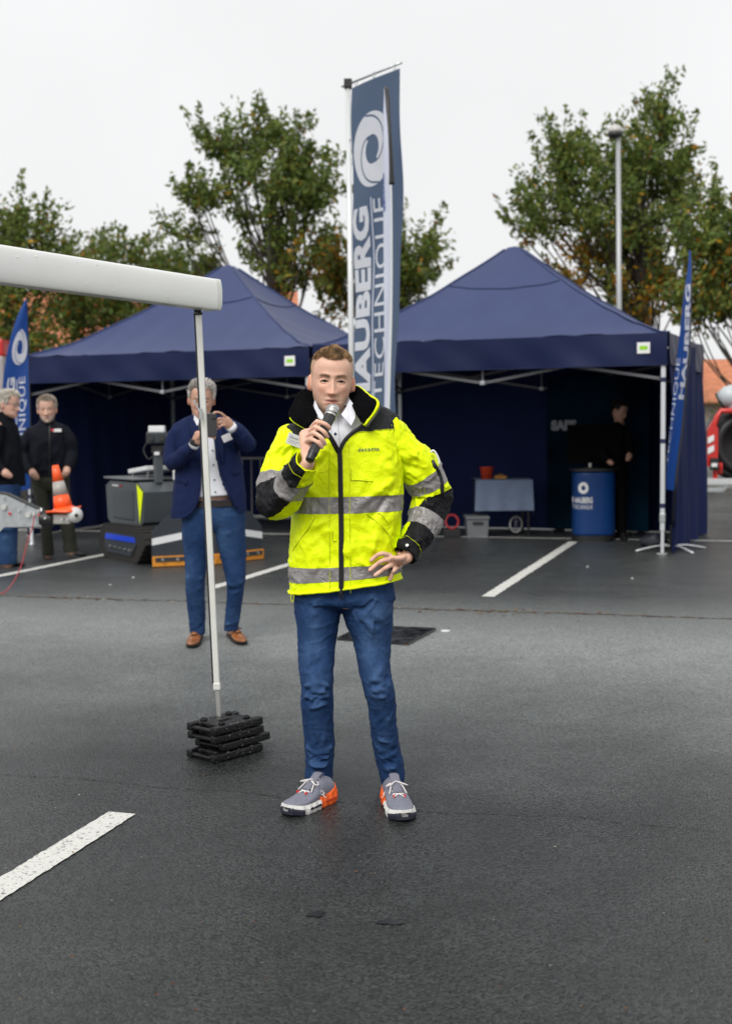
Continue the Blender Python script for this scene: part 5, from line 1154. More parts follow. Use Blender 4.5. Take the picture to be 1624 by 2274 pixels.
feather('upright blue feather flag beside the left tent with large white swirl', [(58, 664), (44, 690), (28, 735), (15, 790), (7, 850), (3, 930), (3, 1010), (6, 1098)], [(60, 664), (62, 690), (63, 735), (65, 790), (66, 850), (68, 930), (69, 1010), (70, 1085)], 16.4, .1, zc(P(66, 1000, 16.45)), MFLAG, art_left, 1.0, False, MBLK)
def art_right(S, e):
    lettering_on(S, 'HAUBERG', .04, .62, .14, .45, .96, e, MPRINT); lettering_on(S, 'TECHNIQUE', .0, .90, .45, .04, .30, e, MPRINT)
feather('slim blue feather flag leaning against the right tent', [(1530, 556), (1526, 590), (1517, 650), (1505, 760), (1495, 850), (1486, 950), (1479, 1030), (1477, 1085)], [(1532, 556), (1534, 590), (1533, 650), (1530, 760), (1522, 850), (1513, 950), (1503, 1030), (1497, 1090)], 14.25, -.35, zc(G(1488, 1222)), MFLAG, art_right, 1.0, True, MBLK)
MWFLAG = tentmat('white_flag_cloth', (.88, .89, .93), .5)
def art_white(S, e): lettering_on(S, 'deconta', .03, .34, .235, .0, .30, e, M('blue_print', (.03, .05, .25), .6))
wf = feather('white feather flag with black sleeve seen edge-on before the tall banner', [(854, 196), (851, 230), (850, 300), (850, 420), (851, 560), (852, 700), (853, 840), (853, 1000)], [(856, 194), (859, 230), (863, 300), (868, 420), (869, 560), (868, 700), (864, 840), (860, 1000)], 11.9, -.12, zc(P(858, 1000, 11.75)), MWFLAG, art_white, 1.0, False, MPOLE)
pp = pl([(854, 195, 11.85), (858, 200, 11.7), (861, 240, 11.62), (865, 300, 11.56), (868, 370, 11.55), (869, 410, 11.55)]); build('sleeve', tube(pp, np.array([(.012, .012), (.020, .014), (.019, .014), (.016, .014), (.02, .014), (.026, .012)]), 8, k=4), MBLK, wf, True)
# ------------------------------------------------------------------ props
def awning():
    a, b = P(474, 656, 5.83), P(-40, 573, 4.70); b[2] = a[2] + .012; d = nrm(b - a); L_ = 2.0; b = a + d * L_; s = np.cross(d, (0, 0, 1)); s = s if s[1] < 0 else -s
    base = zc(P(485, 1606, 5.82)); base[2] = 0
    e = empty('awning', base, 'white awning front rail with square aluminium leg on stacked weights', 'awning')
    mw = M('white_coated_aluminium', (.88, .89, .87), .30, spec=.5, var=.02, coat=.2)
    fr_ = [(.036 + .015 * math.cos(t) ** .8 if math.cos(t) > 0 else .036, .070 * math.sin(t)) for t in np.linspace(-1.45, 1.45, 18)]; prof = [(-.040, -.068)] + fr_ + [(-.040, .070)]
    def rail(p0, p1, k=1.0): return loft(np.array([[p + s * x * k + V3(0, 0, z * k) for x, z in prof] for p in (p0, p1)]))
    build('front_rail', rail(a + d * .030, b), mw, e); build('end_cap', rail(a, a + d * .028, 1.015), M('grey_white_end_cap', (.74, .75, .71), .4), e)
    r = np.random.RandomState(5)
    md = M('water_drop', (.85, .87, .88), .05, spec=.7); db = MB()
    for i in range(70):
        t = r.uniform(.02, L_ - .1); z = r.uniform(-.05, .05) if i < 45 else -.066; x = .0495 if i < 45 else r.uniform(-.02, .04); q = r.uniform(.0012, .0028)
        db.add(sphere(a + d * t + s * x + V3(0, 0, z), (q, q, q * 1.2), 6, 3))
    tag(db.build('water_drops', md, e, True), kind='stuff')
    tp = P(441, 697, 5.82); bt = P(484, 1560, 5.82); foot = P(488, 1606, 5.82)
    lg = build('leg', beam(tp, P(482, 1525, 5.82), .030, .026, (1, 0, 0), .003), M('anodised_leg', (.80, .80, .76), .38, metal=.3, var=.06, vscale=8), e)
    ax = nrm(bt - tp); build('side_groove', beam(tp + V3(-.0155, -.006, 0), P(482, 1520, 5.82) + V3(-.0155, -.006, 0), .006, .012, (1, 0, 0)), M('dark_groove', (.05, .05, .05), .4, metal=.5), lg)
    build('inner_leg', beam(P(481, 1500, 5.82), foot + ax * .03, .023, .020, (1, 0, 0), .002), M('raw_aluminium', (.48, .48, .46), .35, metal=.7), lg)
    build('collar', beam(P(481.4, 1515, 5.82), P(482.3, 1530, 5.82), .036, .032, (1, 0, 0), .003), lg.data.materials[0], lg)
    build('hinge', MB().add(beam(a - V3(.06, 0, .052) + d * .03, tp, .018, .03, (1, 0, 0), .003)).add(cyl(tp + V3(-.02, -.02, .0), tp + V3(.02, -.02, .0), .006, 8)).vf(), M('dark_hinge', (.06, .06, .06), .35, metal=.7), e)
    cl = P(447, 905, 5.80); build('clip', MB().add(beam(cl + V3(-.004, -.018, -.02), cl + V3(-.03, -.02, .035), .010, .008)).add(box(cl + V3(0, -.02, -.03), (.014, .012, .05))).vf(), MGALV, lg)
    return foot
AF = awning()

def weight_plates():
    mr = M('black_recycled_rubber', (.0045, .0045, .0055), .42, spec=.35, var=.3, vscale=30, bump=.5, bscale=70, rvar=.12)
    md = M('rain_drop', (.5, .5, .52), .05, spec=.8)
    th, Lx, Wy = .0405, .30, .195
    # frame position of the near corner of the stack fixes its place
    near = zc(G(474.5, 1698)); dx = nrm(V3(.18, .205, 0)); dy = np.cross((0, 0, 1), dx); up = V3(0, 0, 1)
    c0 = near + dx * (Lx / 2 + .02) + dy * Wy / 2
    def plate(c, yaw, label):
        e = empty('weight_plate', c, label, 'weight', 'stacked black weight plates'); ca, sa = math.cos(yaw), math.sin(yaw); ex = dx * ca + dy * sa; ey = np.cross(up, ex); W_ = lambda x, y, z: np.asarray(c) + ex * x + ey * y + up * z
        R = np.stack([ex, ey, up], 1); hb = MB()
        l, w2 = Lx / 2, Wy / 2
        # body with a notch for the handle at each end and a slot in the middle
        for x0, x1, y0, y1 in ((-l + .05, -.04, -w2, w2), (.04, l - .05, -w2, w2), (-.04, .04, -w2, -.015), (-.04, .04, .015, w2), (-l, -l + .05, -w2, -w2 + .034), (-l, -l + .05, w2 - .034, w2), (l - .05, l, -w2, -w2 + .034), (l - .05, l, w2 - .034, w2)):
            hb.add(box(W_((x0 + x1) / 2, (y0 + y1) / 2, th / 2), (x1 - x0 + .002, y1 - y0 + .002, th - .004), R, .005))
        o, _ = union('plate', [hb.vf()], .0045, mr, e, 2)
        for sg in (-1, 1): build('handle', tube([W_(sg * (l - .012), -w2 + .02, th * .45), W_(sg * (l - .010), 0, th * .45), W_(sg * (l - .012), w2 - .02, th * .45)], .010, 10, k=3), mr, e, True)
        for sx in (-1, 1):
            for sy in (-1, 1): build('stud', lathe([(.016, -.006), (.016, .008), (.0135, .010), (.011, .005), (.0001, .005)], W_(sx * .078, sy * .060, th - (0 if c[2] > .12 else .012)), 16), mr, e, True)
        r = np.random.RandomState(int(c[2] * 1000) + 3); db = MB()
        for i in range(26):
            q = r.uniform(.0010, .0022); db.add(sphere(W_(r.uniform(-l + .06, l - .06), r.choice([-w2 - .001, r.uniform(-w2, w2)]), th if i % 2 else r.uniform(.01, th)), (q, q, q * .6), 6, 3))
        tag(db.build('rain_drops', md, e, True), kind='stuff'); return e
    for k, (ox, oy, yw, lb) in enumerate(((-.012, 0, 0, 'lowest black rubber weight plate of the stack, lying on the asphalt'), (.045, .008, .02, 'second lowest weight plate of the stack, pushed out to the right'), (.0, .005, -.02, 'second highest weight plate of the stack holding the awning leg'), (-.008, .0, .01, 'topmost weight plate of the stack, the awning leg standing on it'))):
        plate(c0 + dx * ox + dy * oy + up * (.001 + k * (th + .0008)), yw, lb)
weight_plates()

def rubber_mat():
    q = [zc(G(748, 1421.5)), zc(G(906, 1433)), zc(G(967, 1400)), zc(G(806, 1393))]; m = M('wet_black_board', (.018, .018, .020), .22, spec=.5, var=.4, vscale=14, rvar=.15)
    o = mesh('floor_mat', np.vstack([q, np.array(q) + V3(0, 0, .022)]), [(3, 2, 1, 0), (4, 5, 6, 7)] + [(i, (i + 1) % 4, 4 + (i + 1) % 4, 4 + i) for i in range(4)], m); tag(o, 'wet black square board lying flat on the asphalt behind the speaker', 'mat')
    c = zc(G(988, 1401)); o = build('white_disc', lathe([(.0001, .0), (.035, .001), (.035, .005), (.0001, .007)], c, 16), MWHITE); tag(o, 'small white disc on the asphalt beside the black board', 'disc')
rubber_mat()

def cone_trailer():
    Y = 11.0; k = Y / FOC; W_ = lambda x, y, dz=0: P(x, y, Y + dz)
    b = P(-90, 1100, Y); b[2] = 0; e = empty('trailer_drawbar', b, 'galvanised trailer drawbar with black bellows and coupling at the left edge', 'trailer')
    pts = [(-260, 1096), (5, 1096), (20, 1099), (90, 1133), (92, 1168), (10, 1170), (0, 1180), (-260, 1182)]
    for dz in (-.05, .05):
        a = np.array([W_(x, y, dz) for x, y in pts]); n = len(a); bb = a + V3(0, .008, 0)
        mesh('side_plate', np.vstack([a, bb]), [tuple(range(n)), tuple(range(n, 2 * n))[::-1]] + [(i, n + i, n + (i + 1) % n, (i + 1) % n) for i in range(n)], MGALV, e)
    build('core', tube([W_(-260, 1140), W_(95, 1150)], np.array([(.09, .045)] * 2), 12, sup=4), MGALV, e)
    tp = [W_(-260, 1094), W_(5, 1094), W_(20, 1097), W_(92, 1131)]; build('top_cover', tube(tp, np.array([(.008, .062)] * 4), 10, sup=4), MBLK, e)
    build('bellows', lathe([(.0001, 0)] + [(.066 + .012 * (i % 2), i * .0115) for i in range(11)] + [(.0001, .118)], W_(90, 1151), 20, (1, 0, -.05)), MBLK, e, True)
    build('coupling_head', MB().add(beam(W_(118, 1152), W_(158, 1152), .07, .085, bev=.012)).add(beam(W_(150, 1146), W_(172, 1143), .06, .06, bev=.014)).vf(), M('zinc_plate', (.58, .56, .52), .35, metal=.6), e)
    build('coupling_ball', sphere(W_(167, 1143, -.07), .068, 20, 12), M('pale_plastic', (.55, .55, .54), .4), e, True); build('ball_bolt', cyl(W_(170, 1144, -.148), W_(170, 1144, -.12), .016, 12), MBLK, e)
    for x, y, r_ in ((8, 1104, .010), (54, 1120, .010), (42, 1134, .013), (100, 1150, .014), (86, 1133, .013), (62, 1143, .030), (75, 1141, .016), (137, 1153, .015), (150, 1152, .015), (8, 1126, .030)): build('bolt', cyl(W_(x, y, -.085), W_(x, y, -.05), r_ * .8, 10), M('zinc_bolt', (.66, .65, .62), .3, metal=.8), e)
    for x, y in ((22, 1140), (87, 1143)): build('reflector', cyl(W_(x, y, -.066), W_(x, y, -.05), .012, 10), M('red_cap', (.6, .02, .02), .4), e)
    build('breakaway_cable', tube(pl([(76, 1145, Y - .1), (74, 1165, Y - .12), (66, 1190, Y - .15), (58, 1215, Y - .18), (48, 1255, Y - .22), (28, 1295, Y - .28), (0, 1318, Y - .3), (-60, 1300, Y - .1), (-110, 1200, Y)]), .0045, 6, k=5), M('red_cable', (.40, .02, .03), .4), e, True)
    c = W_(-230, 1140); build('prop_stand', cyl(V3(c[0], c[1], .02), c, .03, 12), MGALV, e); build('prop_foot', lathe([(.11, 0), (.11, .012), (.03, .03), (.0001, .03)], V3(c[0], c[1], 0), 16), MGALV, e)
    # the cone
    cb = W_(142, 1133); cb[2] = W_(142, 1134)[2]; cn = empty('traffic_cone', cb, 'orange traffic cone with grey band tilted on the trailer coupling', 'traffic cone')
    A_ = nrm(W_(124, 1037, .02) - W_(141, 1128)); mo = M('orange_cone_plastic', (.90, .10, .012), .42, var=.05, coat=.15); H = .405
    rr = lambda h: .086 + (.028 - .086) * (h / H)
    build('cone_body', lathe([(rr(.02), .02), (rr(.14), .14)], cb, 28, A_), mo, cn, True)
    build('grey_band', lathe([(rr(.14) + .001, .14), (rr(.26) + .001, .26)], cb, 28, A_), M('grey_reflective_band', (.36, .34, .31), .45, var=.1, vscale=20), cn, True)
    build('cone_tip', lathe([(rr(.26), .26), (rr(H), H), (.0001, H + .001)], cb, 28, A_), mo, cn, True)
    sdir = nrm(V3(1, -.1, .20)); sdir = nrm(sdir - A_ * (sdir @ A_)); sd2 = np.cross(A_, sdir); th = np.linspace(0, 2 * np.pi, 40, endpoint=False); rg = []
    for q, h in ((.086, .032), (.098, .022), (.13, .010), (1.0, .004), (1.0, -.010), (.06, -.010)):
        sq = (np.abs(np.cos(th)) ** 4 + np.abs(np.sin(th)) ** 4) ** -.25 * .138
        r_ = sq if q == 1.0 else np.full(40, q); rg.append([cb + A_ * (h + (.018 * math.sin(a * 2) if q == 1.0 else 0)) + r__ * (math.cos(a) * sdir + math.sin(a) * sd2) for a, r__ in zip(th, r_)])
    build('cone_base', loft(np.array(rg)), mo, cn, True)
cone_trailer()

def robot():
    h = nrm(V3(.55, -.83, 0)); s = V3(.83, .55, 0); up = V3(0, 0, 1); O = V3(-2.36, 14.52, 0); R = np.stack([h, s, up], 1)
    W_ = lambda f, r_, z: O + h * f + s * r_ + up * z
    e = empty('tracked_robot', O, 'grey tracked robot vehicle with plough blade and camera mast in left tent', 'robot')
    mg = M('slate_grey_paint', (.060, .070, .078), .42, var=.06, coat=.15); mdk = M('dark_grey_paint', (.025, .032, .042), .45); mt = M('track_rubber', (.016, .015, .014), .8, bump=.6, bscale=40)
    mb = M('cobalt_panel', (.004, .05, .60), .35); my = MT['hv']; mo = M('orange_rubber_edge', (.62, .24, .02), .6, var=.15, vscale=15); mwh = M('white_stripe', (.70, .71, .72), .4)
    prof = [(-.66, .20), (-.60, .35), (-.50, .40), (.42, .415), (.60, .36), (.68, .24), (.45, .03), (.35, .0), (-.40, .0), (-.58, .06)]
    for sd in (-1, 1):
        y0 = sd * .50; th = .26
        tr = build('track', prism([(f, z) for f, z in prof], W_(0, -.24 if sd < 0 else .50, 0), h, up, th), mt, e)
        # cleats round the belt
        P2 = np.array(prof + prof[:1]); seg = np.linalg.norm(np.diff(P2, axis=0), axis=1); cum = np.concatenate([[0], np.cumsum(seg)])
        for t in np.arange(0, cum[-1], .085):
            i = min(np.searchsorted(cum, t, 'right') - 1, len(seg) - 1); f = P2[i] + (P2[i + 1] - P2[i]) * (t - cum[i]) / seg[i]; dd = (P2[i + 1] - P2[i]) / seg[i]; tv = h * dd[0] + up * dd[1]; nv = np.cross(s, tv)
            if W_(0, 0, f[1])[2] < .004: continue
            build('cleat', box(W_(f[0], sd * .37, f[1] if f[1] > .01 else .012), (.035, .26, .024), np.stack([tv, s, nv], 1)), mt, tr)
        fc = sd * .505
        pn = [(-.46, .15), (-.38, .085), (.29, .08), (.45, .22), (.40, .315), (-.42, .315)]
        build('side_panel', prism([(a, b_) for a, b_ in pn], W_(0, -.5005 if sd < 0 else .5125, 0), h, up, .012), mdk, tr)
        build('blue_panel', prism([(-.43, .235), (.43, .245), (.40, .300), (-.41, .300)], W_(0, -.513 if sd < 0 else .521, 0), h, up, .008), mb, tr)
        for q in np.linspace(-.3, .26, 5): build('bolt', cyl(W_(q, fc * 1.0, .15 - .02 * q), W_(q, fc + sd * .022, .15 - .02 * q), .014, 8), MT['steel'], tr)
    bd = MB(); pr = [(-.62, .46), (-.66, .84), (-.52, .90), (.28, .90), (.46, .80), (.40, .46), (.30, .40), (-.52, .40)]
    body = build('body', prism(pr, W_(0, -.40, 0), h, up, -.80) if False else (lambda a: (np.vstack([[W_(f, -.40, z) for f, z in pr], [W_(f, .40, z) for f, z in pr]]), [tuple(range(8)), tuple(range(8, 16))[::-1]] + [(i, 8 + i, 8 + (i + 1) % 8, (i + 1) % 8) for i in range(8)]))(0), mg, e)
    build('undercarriage', box(W_(0, 0, .30), (1.0, .6, .24), R, .02), mdk, e)
    build('side_hatch', box(W_(-.15, -.403, .64), (.60, .016, .34), R, .012), M('hatch_paint', (.050, .058, .066), .4), body)
    build('yellow_flash', (np.array([W_(.27, -.412, .885), W_(.43, -.41, .80), W_(.33, -.412, .44)]), [(0, 1, 2)]), my, body)
    build('yellow_flash_back', (np.array([W_(.27, .412, .885), W_(.43, .41, .80), W_(.33, .412, .44)]), [(0, 2, 1)]), my, body)
    build('top_rim', box(W_(-.25, -.10, .935), (.86, .64, .022), R, .008), M('rim_grey', (.16, .17, .18), .4), e)
    build('white_cover', box(W_(-.14, .0, 1.03), (.52, .46, .05), R @ np.array(Matrix.Rotation(-.10, 3, 'Y')), .012), mwh, e)
    for q in (-.34, .08): build('cover_stay', cyl(W_(q, -.2, .93), W_(q + .04, -.2, 1.02), .010, 8), MT['steel'], e)
    for q, cc in ((-.42, mwh), (-.36, mwh), (-.30, mwh), (-.2, M('red_button', (.5, .02, .02), .4))): build('indicator', box(W_(q, -.408, .85), (.03, .012, .02), R), cc, body)
    mp = W_(.30, -.16, 0); build('mast', box(mp + up * 1.06, (.085, .085, .34), R, .01), mg, e)
    hd_ = build('camera_head', box(mp + up * 1.40, (.22, .24, .13), np.eye(3), .015), mdk, e)
    for q in (-.06, .06): build('lens', cyl(mp + V3(q, -.125, 1.40), mp + V3(q, -.15, 1.40), .04, 14), M('lens_glass', (.02, .02, .02), .05), hd_)
    build('work_light', box(mp + V3(0, -.03, 1.495), (.18, .10, .075), np.eye(3), .01), mwh, hd_); build('tilt_unit', box(mp + up * 1.27, (.13, .12, .09), np.eye(3), .01), MBLK, e); build('small_light', box(mp + V3(0, -.065, 1.225), (.055, .03, .035)), mwh, e)
    build('head_cable', tube([mp + V3(-.11, 0, 1.36), mp + V3(-.16, 0, 1.26), mp + V3(-.10, -.02, 1.16), mp + V3(-.05, 0, 1.2)], .008, 6, k=4), MBLK, e)
    build('gear_box', box(W_(.22, .25, 1.06), (.26, .20, .20), R, .02), MBLK, e); build('lamp_box', box(W_(.38, .05, .99), (.06, .12, .14), R, .012), mwh, e); build('hose', tube([W_(.1, .1, 1.0), W_(.25, .05, 1.12), W_(.35, .2, 1.15), W_(.42, .33, 1.05)], .02, 8, k=4), MBLK, e)
    build('dome_pole', cyl(W_(.12, .22, .9), W_(.12, .22, 1.33), .02, 10), mdk, e); build('dome', sphere(W_(.12, .22, 1.36), (.085, .085, .12), 18, 12), mwh, e, True)
    # plough
    pf = W_(.82, 0, 0); ap = W_(.98, .20, 0); 
    for sd in (-1, 1):
        end = W_(.80, .20 + sd * .68, 0); t = nrm(end - ap); nv = np.cross(t, up) * (1 if sd < 0 else -1); nv = nv if nv @ h > 0 else -nv; L_ = np.linalg.norm(end - ap); T3 = np.stack([t, nv, up], 1)
        bl = build('plough_blade', (lambda q: (np.vstack([q, q - nv * .03]), [(0, 1, 2, 3, 4), (9, 8, 7, 6, 5)] + [(i, 5 + i, 5 + (i + 1) % 5, (i + 1) % 5) for i in range(5)]))(np.array([ap + up * .05, end + up * .05, end + up * .38, end - t * .18 + up * .56, ap + up * .60])), mdk, e)
        q0, q1 = ap + nv * .006, end + nv * .006; build('white_stripe', (np.array([q0 + up * .36, q1 + up * .24, q1 + up * .315, q0 + up * .435]), [(0, 1, 2, 3)]), mwh, bl)
        build('rubber_edge', box((ap + end) / 2 + nv * .012 + up * .065, (L_, .03, .11), T3, .004), mo, bl); build('clamp_bar', box((ap + end) / 2 + nv * .031 + up * .085, (L_ - .06, .012, .045), T3), mdk, bl)
        for q in np.linspace(.15, .85, 4): build('bolt', cyl(ap + t * L_ * q + nv * .036 + up * .085, ap + t * L_ * q + nv * .052 + up * .085, .016, 10), MT['steel'], bl)
    build('plough_arm', box(W_(.62, 0, .26), (.5, .3, .10), R, .02), mdk, e)
robot()

def barrier(c, yaw, label):
    MGALV = M('dull_barrier_steel', (.20, .20, .21), .5, metal=.5)
    e = empty('crowd_barrier', c, label, 'barrier'); R = np.array(Matrix.Rotation(math.radians(yaw), 3, 'Z')); W_ = lambda x, y, z: np.asarray(c) + R @ V3(x, y, z)
    build('frame', tube([W_(-1, 0, .2), W_(-1, 0, 1.05), W_(1, 0, 1.05), W_(1, 0, .2), W_(-1, 0, .2)], .019, 8), MGALV, e)
    for x in np.linspace(-.88, .88, 13): build('bar', cyl(W_(x, 0, .2), W_(x, 0, 1.05), .008, 6), MGALV, e)
    for x in (-.8, .8): build('foot', tube([W_(x, -.3, .015), W_(x, -.05, .06), W_(x, 0, .2), W_(x, .05, .06), W_(x, .3, .015)], .016, 8), MGALV, e)
q = zc(P(640, 1180, 18.3)); barrier(q, -22, 'galvanised crowd barrier inside the left tent')

def right_tent_furniture():
    # round-fronted counter
    c = zc(G(1316, 1198)); e = empty('promo_counter', c, 'round-fronted blue counter with black top and white logo', 'counter'); up = V3(0, 0, 1)
    k = 2800 / c[1]; hw = 47 / k; th = np.linspace(0, 2 * np.pi, 64, endpoint=False); cx, cy = np.cos(th), np.sin(th)
    shp = np.stack([np.sign(cx) * np.abs(cx) ** (2 / 3.2), np.sign(cy) * np.abs(cy) ** (2 / 2.6), 0 * cx], 1); ring = lambda s_, z: c + shp * V3(hw * s_, .21 * s_, 0) + up * z
    build('body', loft(np.array([ring(1, z) for z in (.07, .1, .5, .85, .885)])), M('blue_counter_print', (.004, .040, .165), .4, spec=.35), e, True)
    build('base', loft(np.array([ring(1.02, .0), ring(1.02, .068), ring(1.0, .07)])), MBLK, e); build('worktop', loft(np.array([ring(1.0, .886), ring(1.12, .90), ring(1.12, .925), ring(1.10, .932)])), MBLK, e)
    def S(x, z, off=.003):
        u = np.clip((x - c[0]) / hw, -.995, .995); y = -.21 * (1 - abs(u) ** 3.2) ** (1 / 2.6) * 1.0; return np.array([x, c[1] + y - off, z])
    cxl = c[0] - hw * .60
    rg = MB(); q = [S(cxl + .062 * math.cos(a), .685 + .075 * math.sin(a), .006) for a in np.linspace(0, 6.283, 25)]; q2 = [S(cxl + .026 * math.cos(a), .685 + .032 * math.sin(a), .006) for a in np.linspace(0, 6.283, 25)]
    rg.add((np.array(q + q2), [(i, i + 1, 25 + i + 1, 25 + i) for i in range(24)])); rg.build('logo_ring', MWHITE, e)
    for s_, z, hgt, bd in (('HAUBERG', .49, .075, .03), ('TECHNIQUE', .405, .062, 0)):
        t = text(s_, 1, bd); x = t[0][:, 0]; y = t[0][:, 1]; w_ = .23; build('lettering', (np.array([S(cxl - .115 + w_ * (a - x.min()) / (x.max() - x.min()), z + hgt * (b - y.min()) / (y.max() - y.min()), .006) for a, b in zip(x, y)]), t[1]), MWHITE, e)
    # screen on the counter
    sc0 = c + V3(-.04, .03, .932); m = empty('monitor', sc0, 'black flat screen standing on the blue counter', 'screen')
    build('stand_foot', lathe([(.11, 0), (.11, .01), (.02, .018), (.0001, .018)], sc0, 20), MBLK, m); build('stand_post', box(sc0 + up * .13, (.035, .02, .24), None, .006), MT['steel'], m)
    pc = P(1297, 985, c[1] + .02); build('casing', box(pc + V3(.06, 0, 0), (.58, .04, .50), None, .01), M('matt_black_casing', (.004, .004, .004), .9, spec=.05), m); build('screen_glass', box(pc + V3(.06, .0205, 0), (.55, .004, .47)), M('dark_screen', (.004, .004, .005), .15), m)
    # printed back panel
    a, b = P(1214, 1000, 17.65), P(1440, 1000, 16.9); d = nrm((b - a) * V3(1, 1, 0)); W_ = np.linalg.norm((b - a)[:2]); base = zc(a); bp = empty('display_wall', base, 'dark printed display wall with SAFE lettering behind the counter', 'display')
    mp = M('dark_blue_print', (.002, .003, .005), .85, spec=.04, col2=(.003, .022, .045), vscale=1.3); n = np.cross(d, up); R = np.stack([d, -n, up], 1)
    build('panel', box(base + d * W_ / 2 + up * 1.10, (W_, .03, 2.10), R, .004), mp, bp)
    build('lettering', place(text('SAFE', .17, .012), base + d * .07 + up * 1.43 + n * .022, d, up, n), M('grey_print', (.30, .30, .33), .6), bp)
    for q in (.15, W_ - .15): build('foot', box(base + d * q + up * .02, (.06, .4, .04), R), MBLK, bp)
    # table under a cloth
    tc = zc(P(1112, 1170, 17.3)); tb = empty('folding_table', tc, 'folding table under a grey-blue cloth in the right tent', 'table'); k = 2800 / 17.3; w_ = 120 / k; zt = P(1112, 1063, 17.3)[2]
    for sx in (-1, 1):
        for sy in (-1, 1): build('leg', cyl(tc + V3(sx * w_ * .45, sy * .3, 0), tc + V3(sx * w_ * .45, sy * .3, zt - .02), .016, 8), MBLK, tb)
    build('table_top', box(tc + up * (zt - .02), (w_, .72, .035), None, .006), MBLK, tb)
    cl = M('grey_blue_cloth', (.17, .22, .32), .85, var=.06, bump=.2, bscale=200); zb = P(1112, 1130, 17.3)[2]
    def clf(u, v):
        if v < .35: return tc + V3((u - .5) * (w_ + .02), -.37 + .74 * (.35 - v) / .35, zt + .004)
        t = (v - .35) / .65; return tc + V3((u - .5) * (w_ + .02 + .03 * t), -.375 - .02 * t - .012 * math.sin(u * 20) * t, zt + .004 - (zt - zb) * t)
    ct = sheet('tablecloth', clf, 40, 30, cl, None); ct_l = np.array(ct.data.vertices[0].co); tag(ct, 'grey-blue cloth draped over the folding table front', 'tablecloth')
    def corner(u, v): return tc + V3(w_ / 2 + .012 + .10 * u * v, -.36 + .70 * u * (1 - .25 * v), zt - (zt - zb) * v * (1.25 - .5 * u))
    sheet('corner_fold', corner, 12, 14, cl, ct)
    pb = tc + V3(P(1078, 1060, 17.3)[0] - tc[0], -.1, zt + .006); bk = build('flower_pot', lathe([(.065, 0), (.070, .01), (.088, .14), (.094, .145), (.094, .165), (.084, .165), (.075, .03), (.0001, .028)], pb, 24), M('red_plastic', (.50, .045, .012), .4), None, True); tag(bk, 'red plastic pot standing on the cloth-covered table', 'pot')
    yb = tc + V3(P(1108, 1058, 17.3)[0] - tc[0], -.1, zt + .006); yo = build('yellow_tool_case', MB().add(box(yb + up * .022, (.17, .10, .044), None, .008)).add(tube([yb + V3(-.04, -.03, .044), yb + V3(-.03, -.03, .062), yb + V3(.03, -.03, .062), yb + V3(.04, -.03, .044)], .006, 6)).vf(), M('amber_plastic', (.45, .20, .015), .45)); tag(yo, 'small amber case lying on the cloth beside the red pot', 'case')
    # crate, hose ring and wheel under the table
    gc = zc(P(1057, 1180, 17.0)); k2 = 2800 / 17.0; gx = empty('storage_box', gc, 'grey plastic storage box with lid under the table', 'box'); mg = M('grey_plastic', (.17, .18, .19), .5); bw = 52 / k2
    build('tub', loft(np.array([[gc + V3(sx * bw * .46 * s_, sy * .2 * s_, z) for sx, sy in ((-1, -1), (1, -1), (1, 1), (-1, 1))] for s_, z in ((.92, 0), (1, .25))])), mg, gx); build('lid', box(gc + up * .268, (bw, .44, .034), None, .008), mg, gx); build('handle', box(gc + V3(0, -.212, .20), (.14, .02, .03), None, .006), MBLK, gx)
    rc = P(1002.5, 1158, 16.9); rb = zc(rc); rb[2] = rc[2]; o = build('hose_ring', tube([rc + V3(.085 * math.cos(a), .04 * math.sin(a), .088 * math.sin(a)) for a in np.linspace(0, 6.283, 32)], .015, 10), M('red_hose', (.35, .012, .015), .45), None, True); tag(o, 'red ring-shaped hose coil leaning under the table', 'hose coil')
    st = build('hose_stand', box(V3(rc[0], rc[1] + .08, (rc[2] - .10) / 2), (.22, .24, rc[2] - .105), None, .01), MBLK); tag(st, 'low black case carrying the red hose coil', 'case')
    wc = P(1144, 1156, 17.2); wc[2] = .145; wl = empty('cart_wheel', zc(wc), 'dark spoked wheel with pale rim beneath the table', 'wheel')
    build('tyre', tube([wc + V3(.09 * math.cos(a), .05 * math.cos(a), .125 * math.sin(a)) for a in np.linspace(0, 6.283, 32)], .018, 8), MBLK, wl, True); build('rim', tube([wc + V3(.088 * math.cos(a), .05 * math.cos(a) - .02, .108 * math.sin(a)) for a in np.linspace(0, 6.283, 32)], .008, 6), MWHITE, wl, True)
    for a in np.linspace(0, 6.283, 9)[:-1]: build('spoke', cyl(wc, wc + V3(.085 * math.cos(a), .047 * math.cos(a), .105 * math.sin(a)), .004, 5), MGALV, wl)
right_tent_furniture()
# dark sandbag by the tent leg
def sandbag():
    c = zc(G(1452, 1217)); r = np.random.RandomState(3); v, f = sphere((0, 0, 0), (.16, .13, .10), 24, 14); v = v * (1 + .16 * fbm(v * 14, 4, 3)[:, None]); v[:, 2] = np.maximum(v[:, 2], -.075)
    o = build('sandbag', (v + c + V3(0, .05, .077), f), M('black_bag_cloth', (.010, .012, .02), .6, bump=.4, bscale=60), None, True); tag(o, 'slumped black ballast bag beside the right tent leg', 'bag')
sandbag()

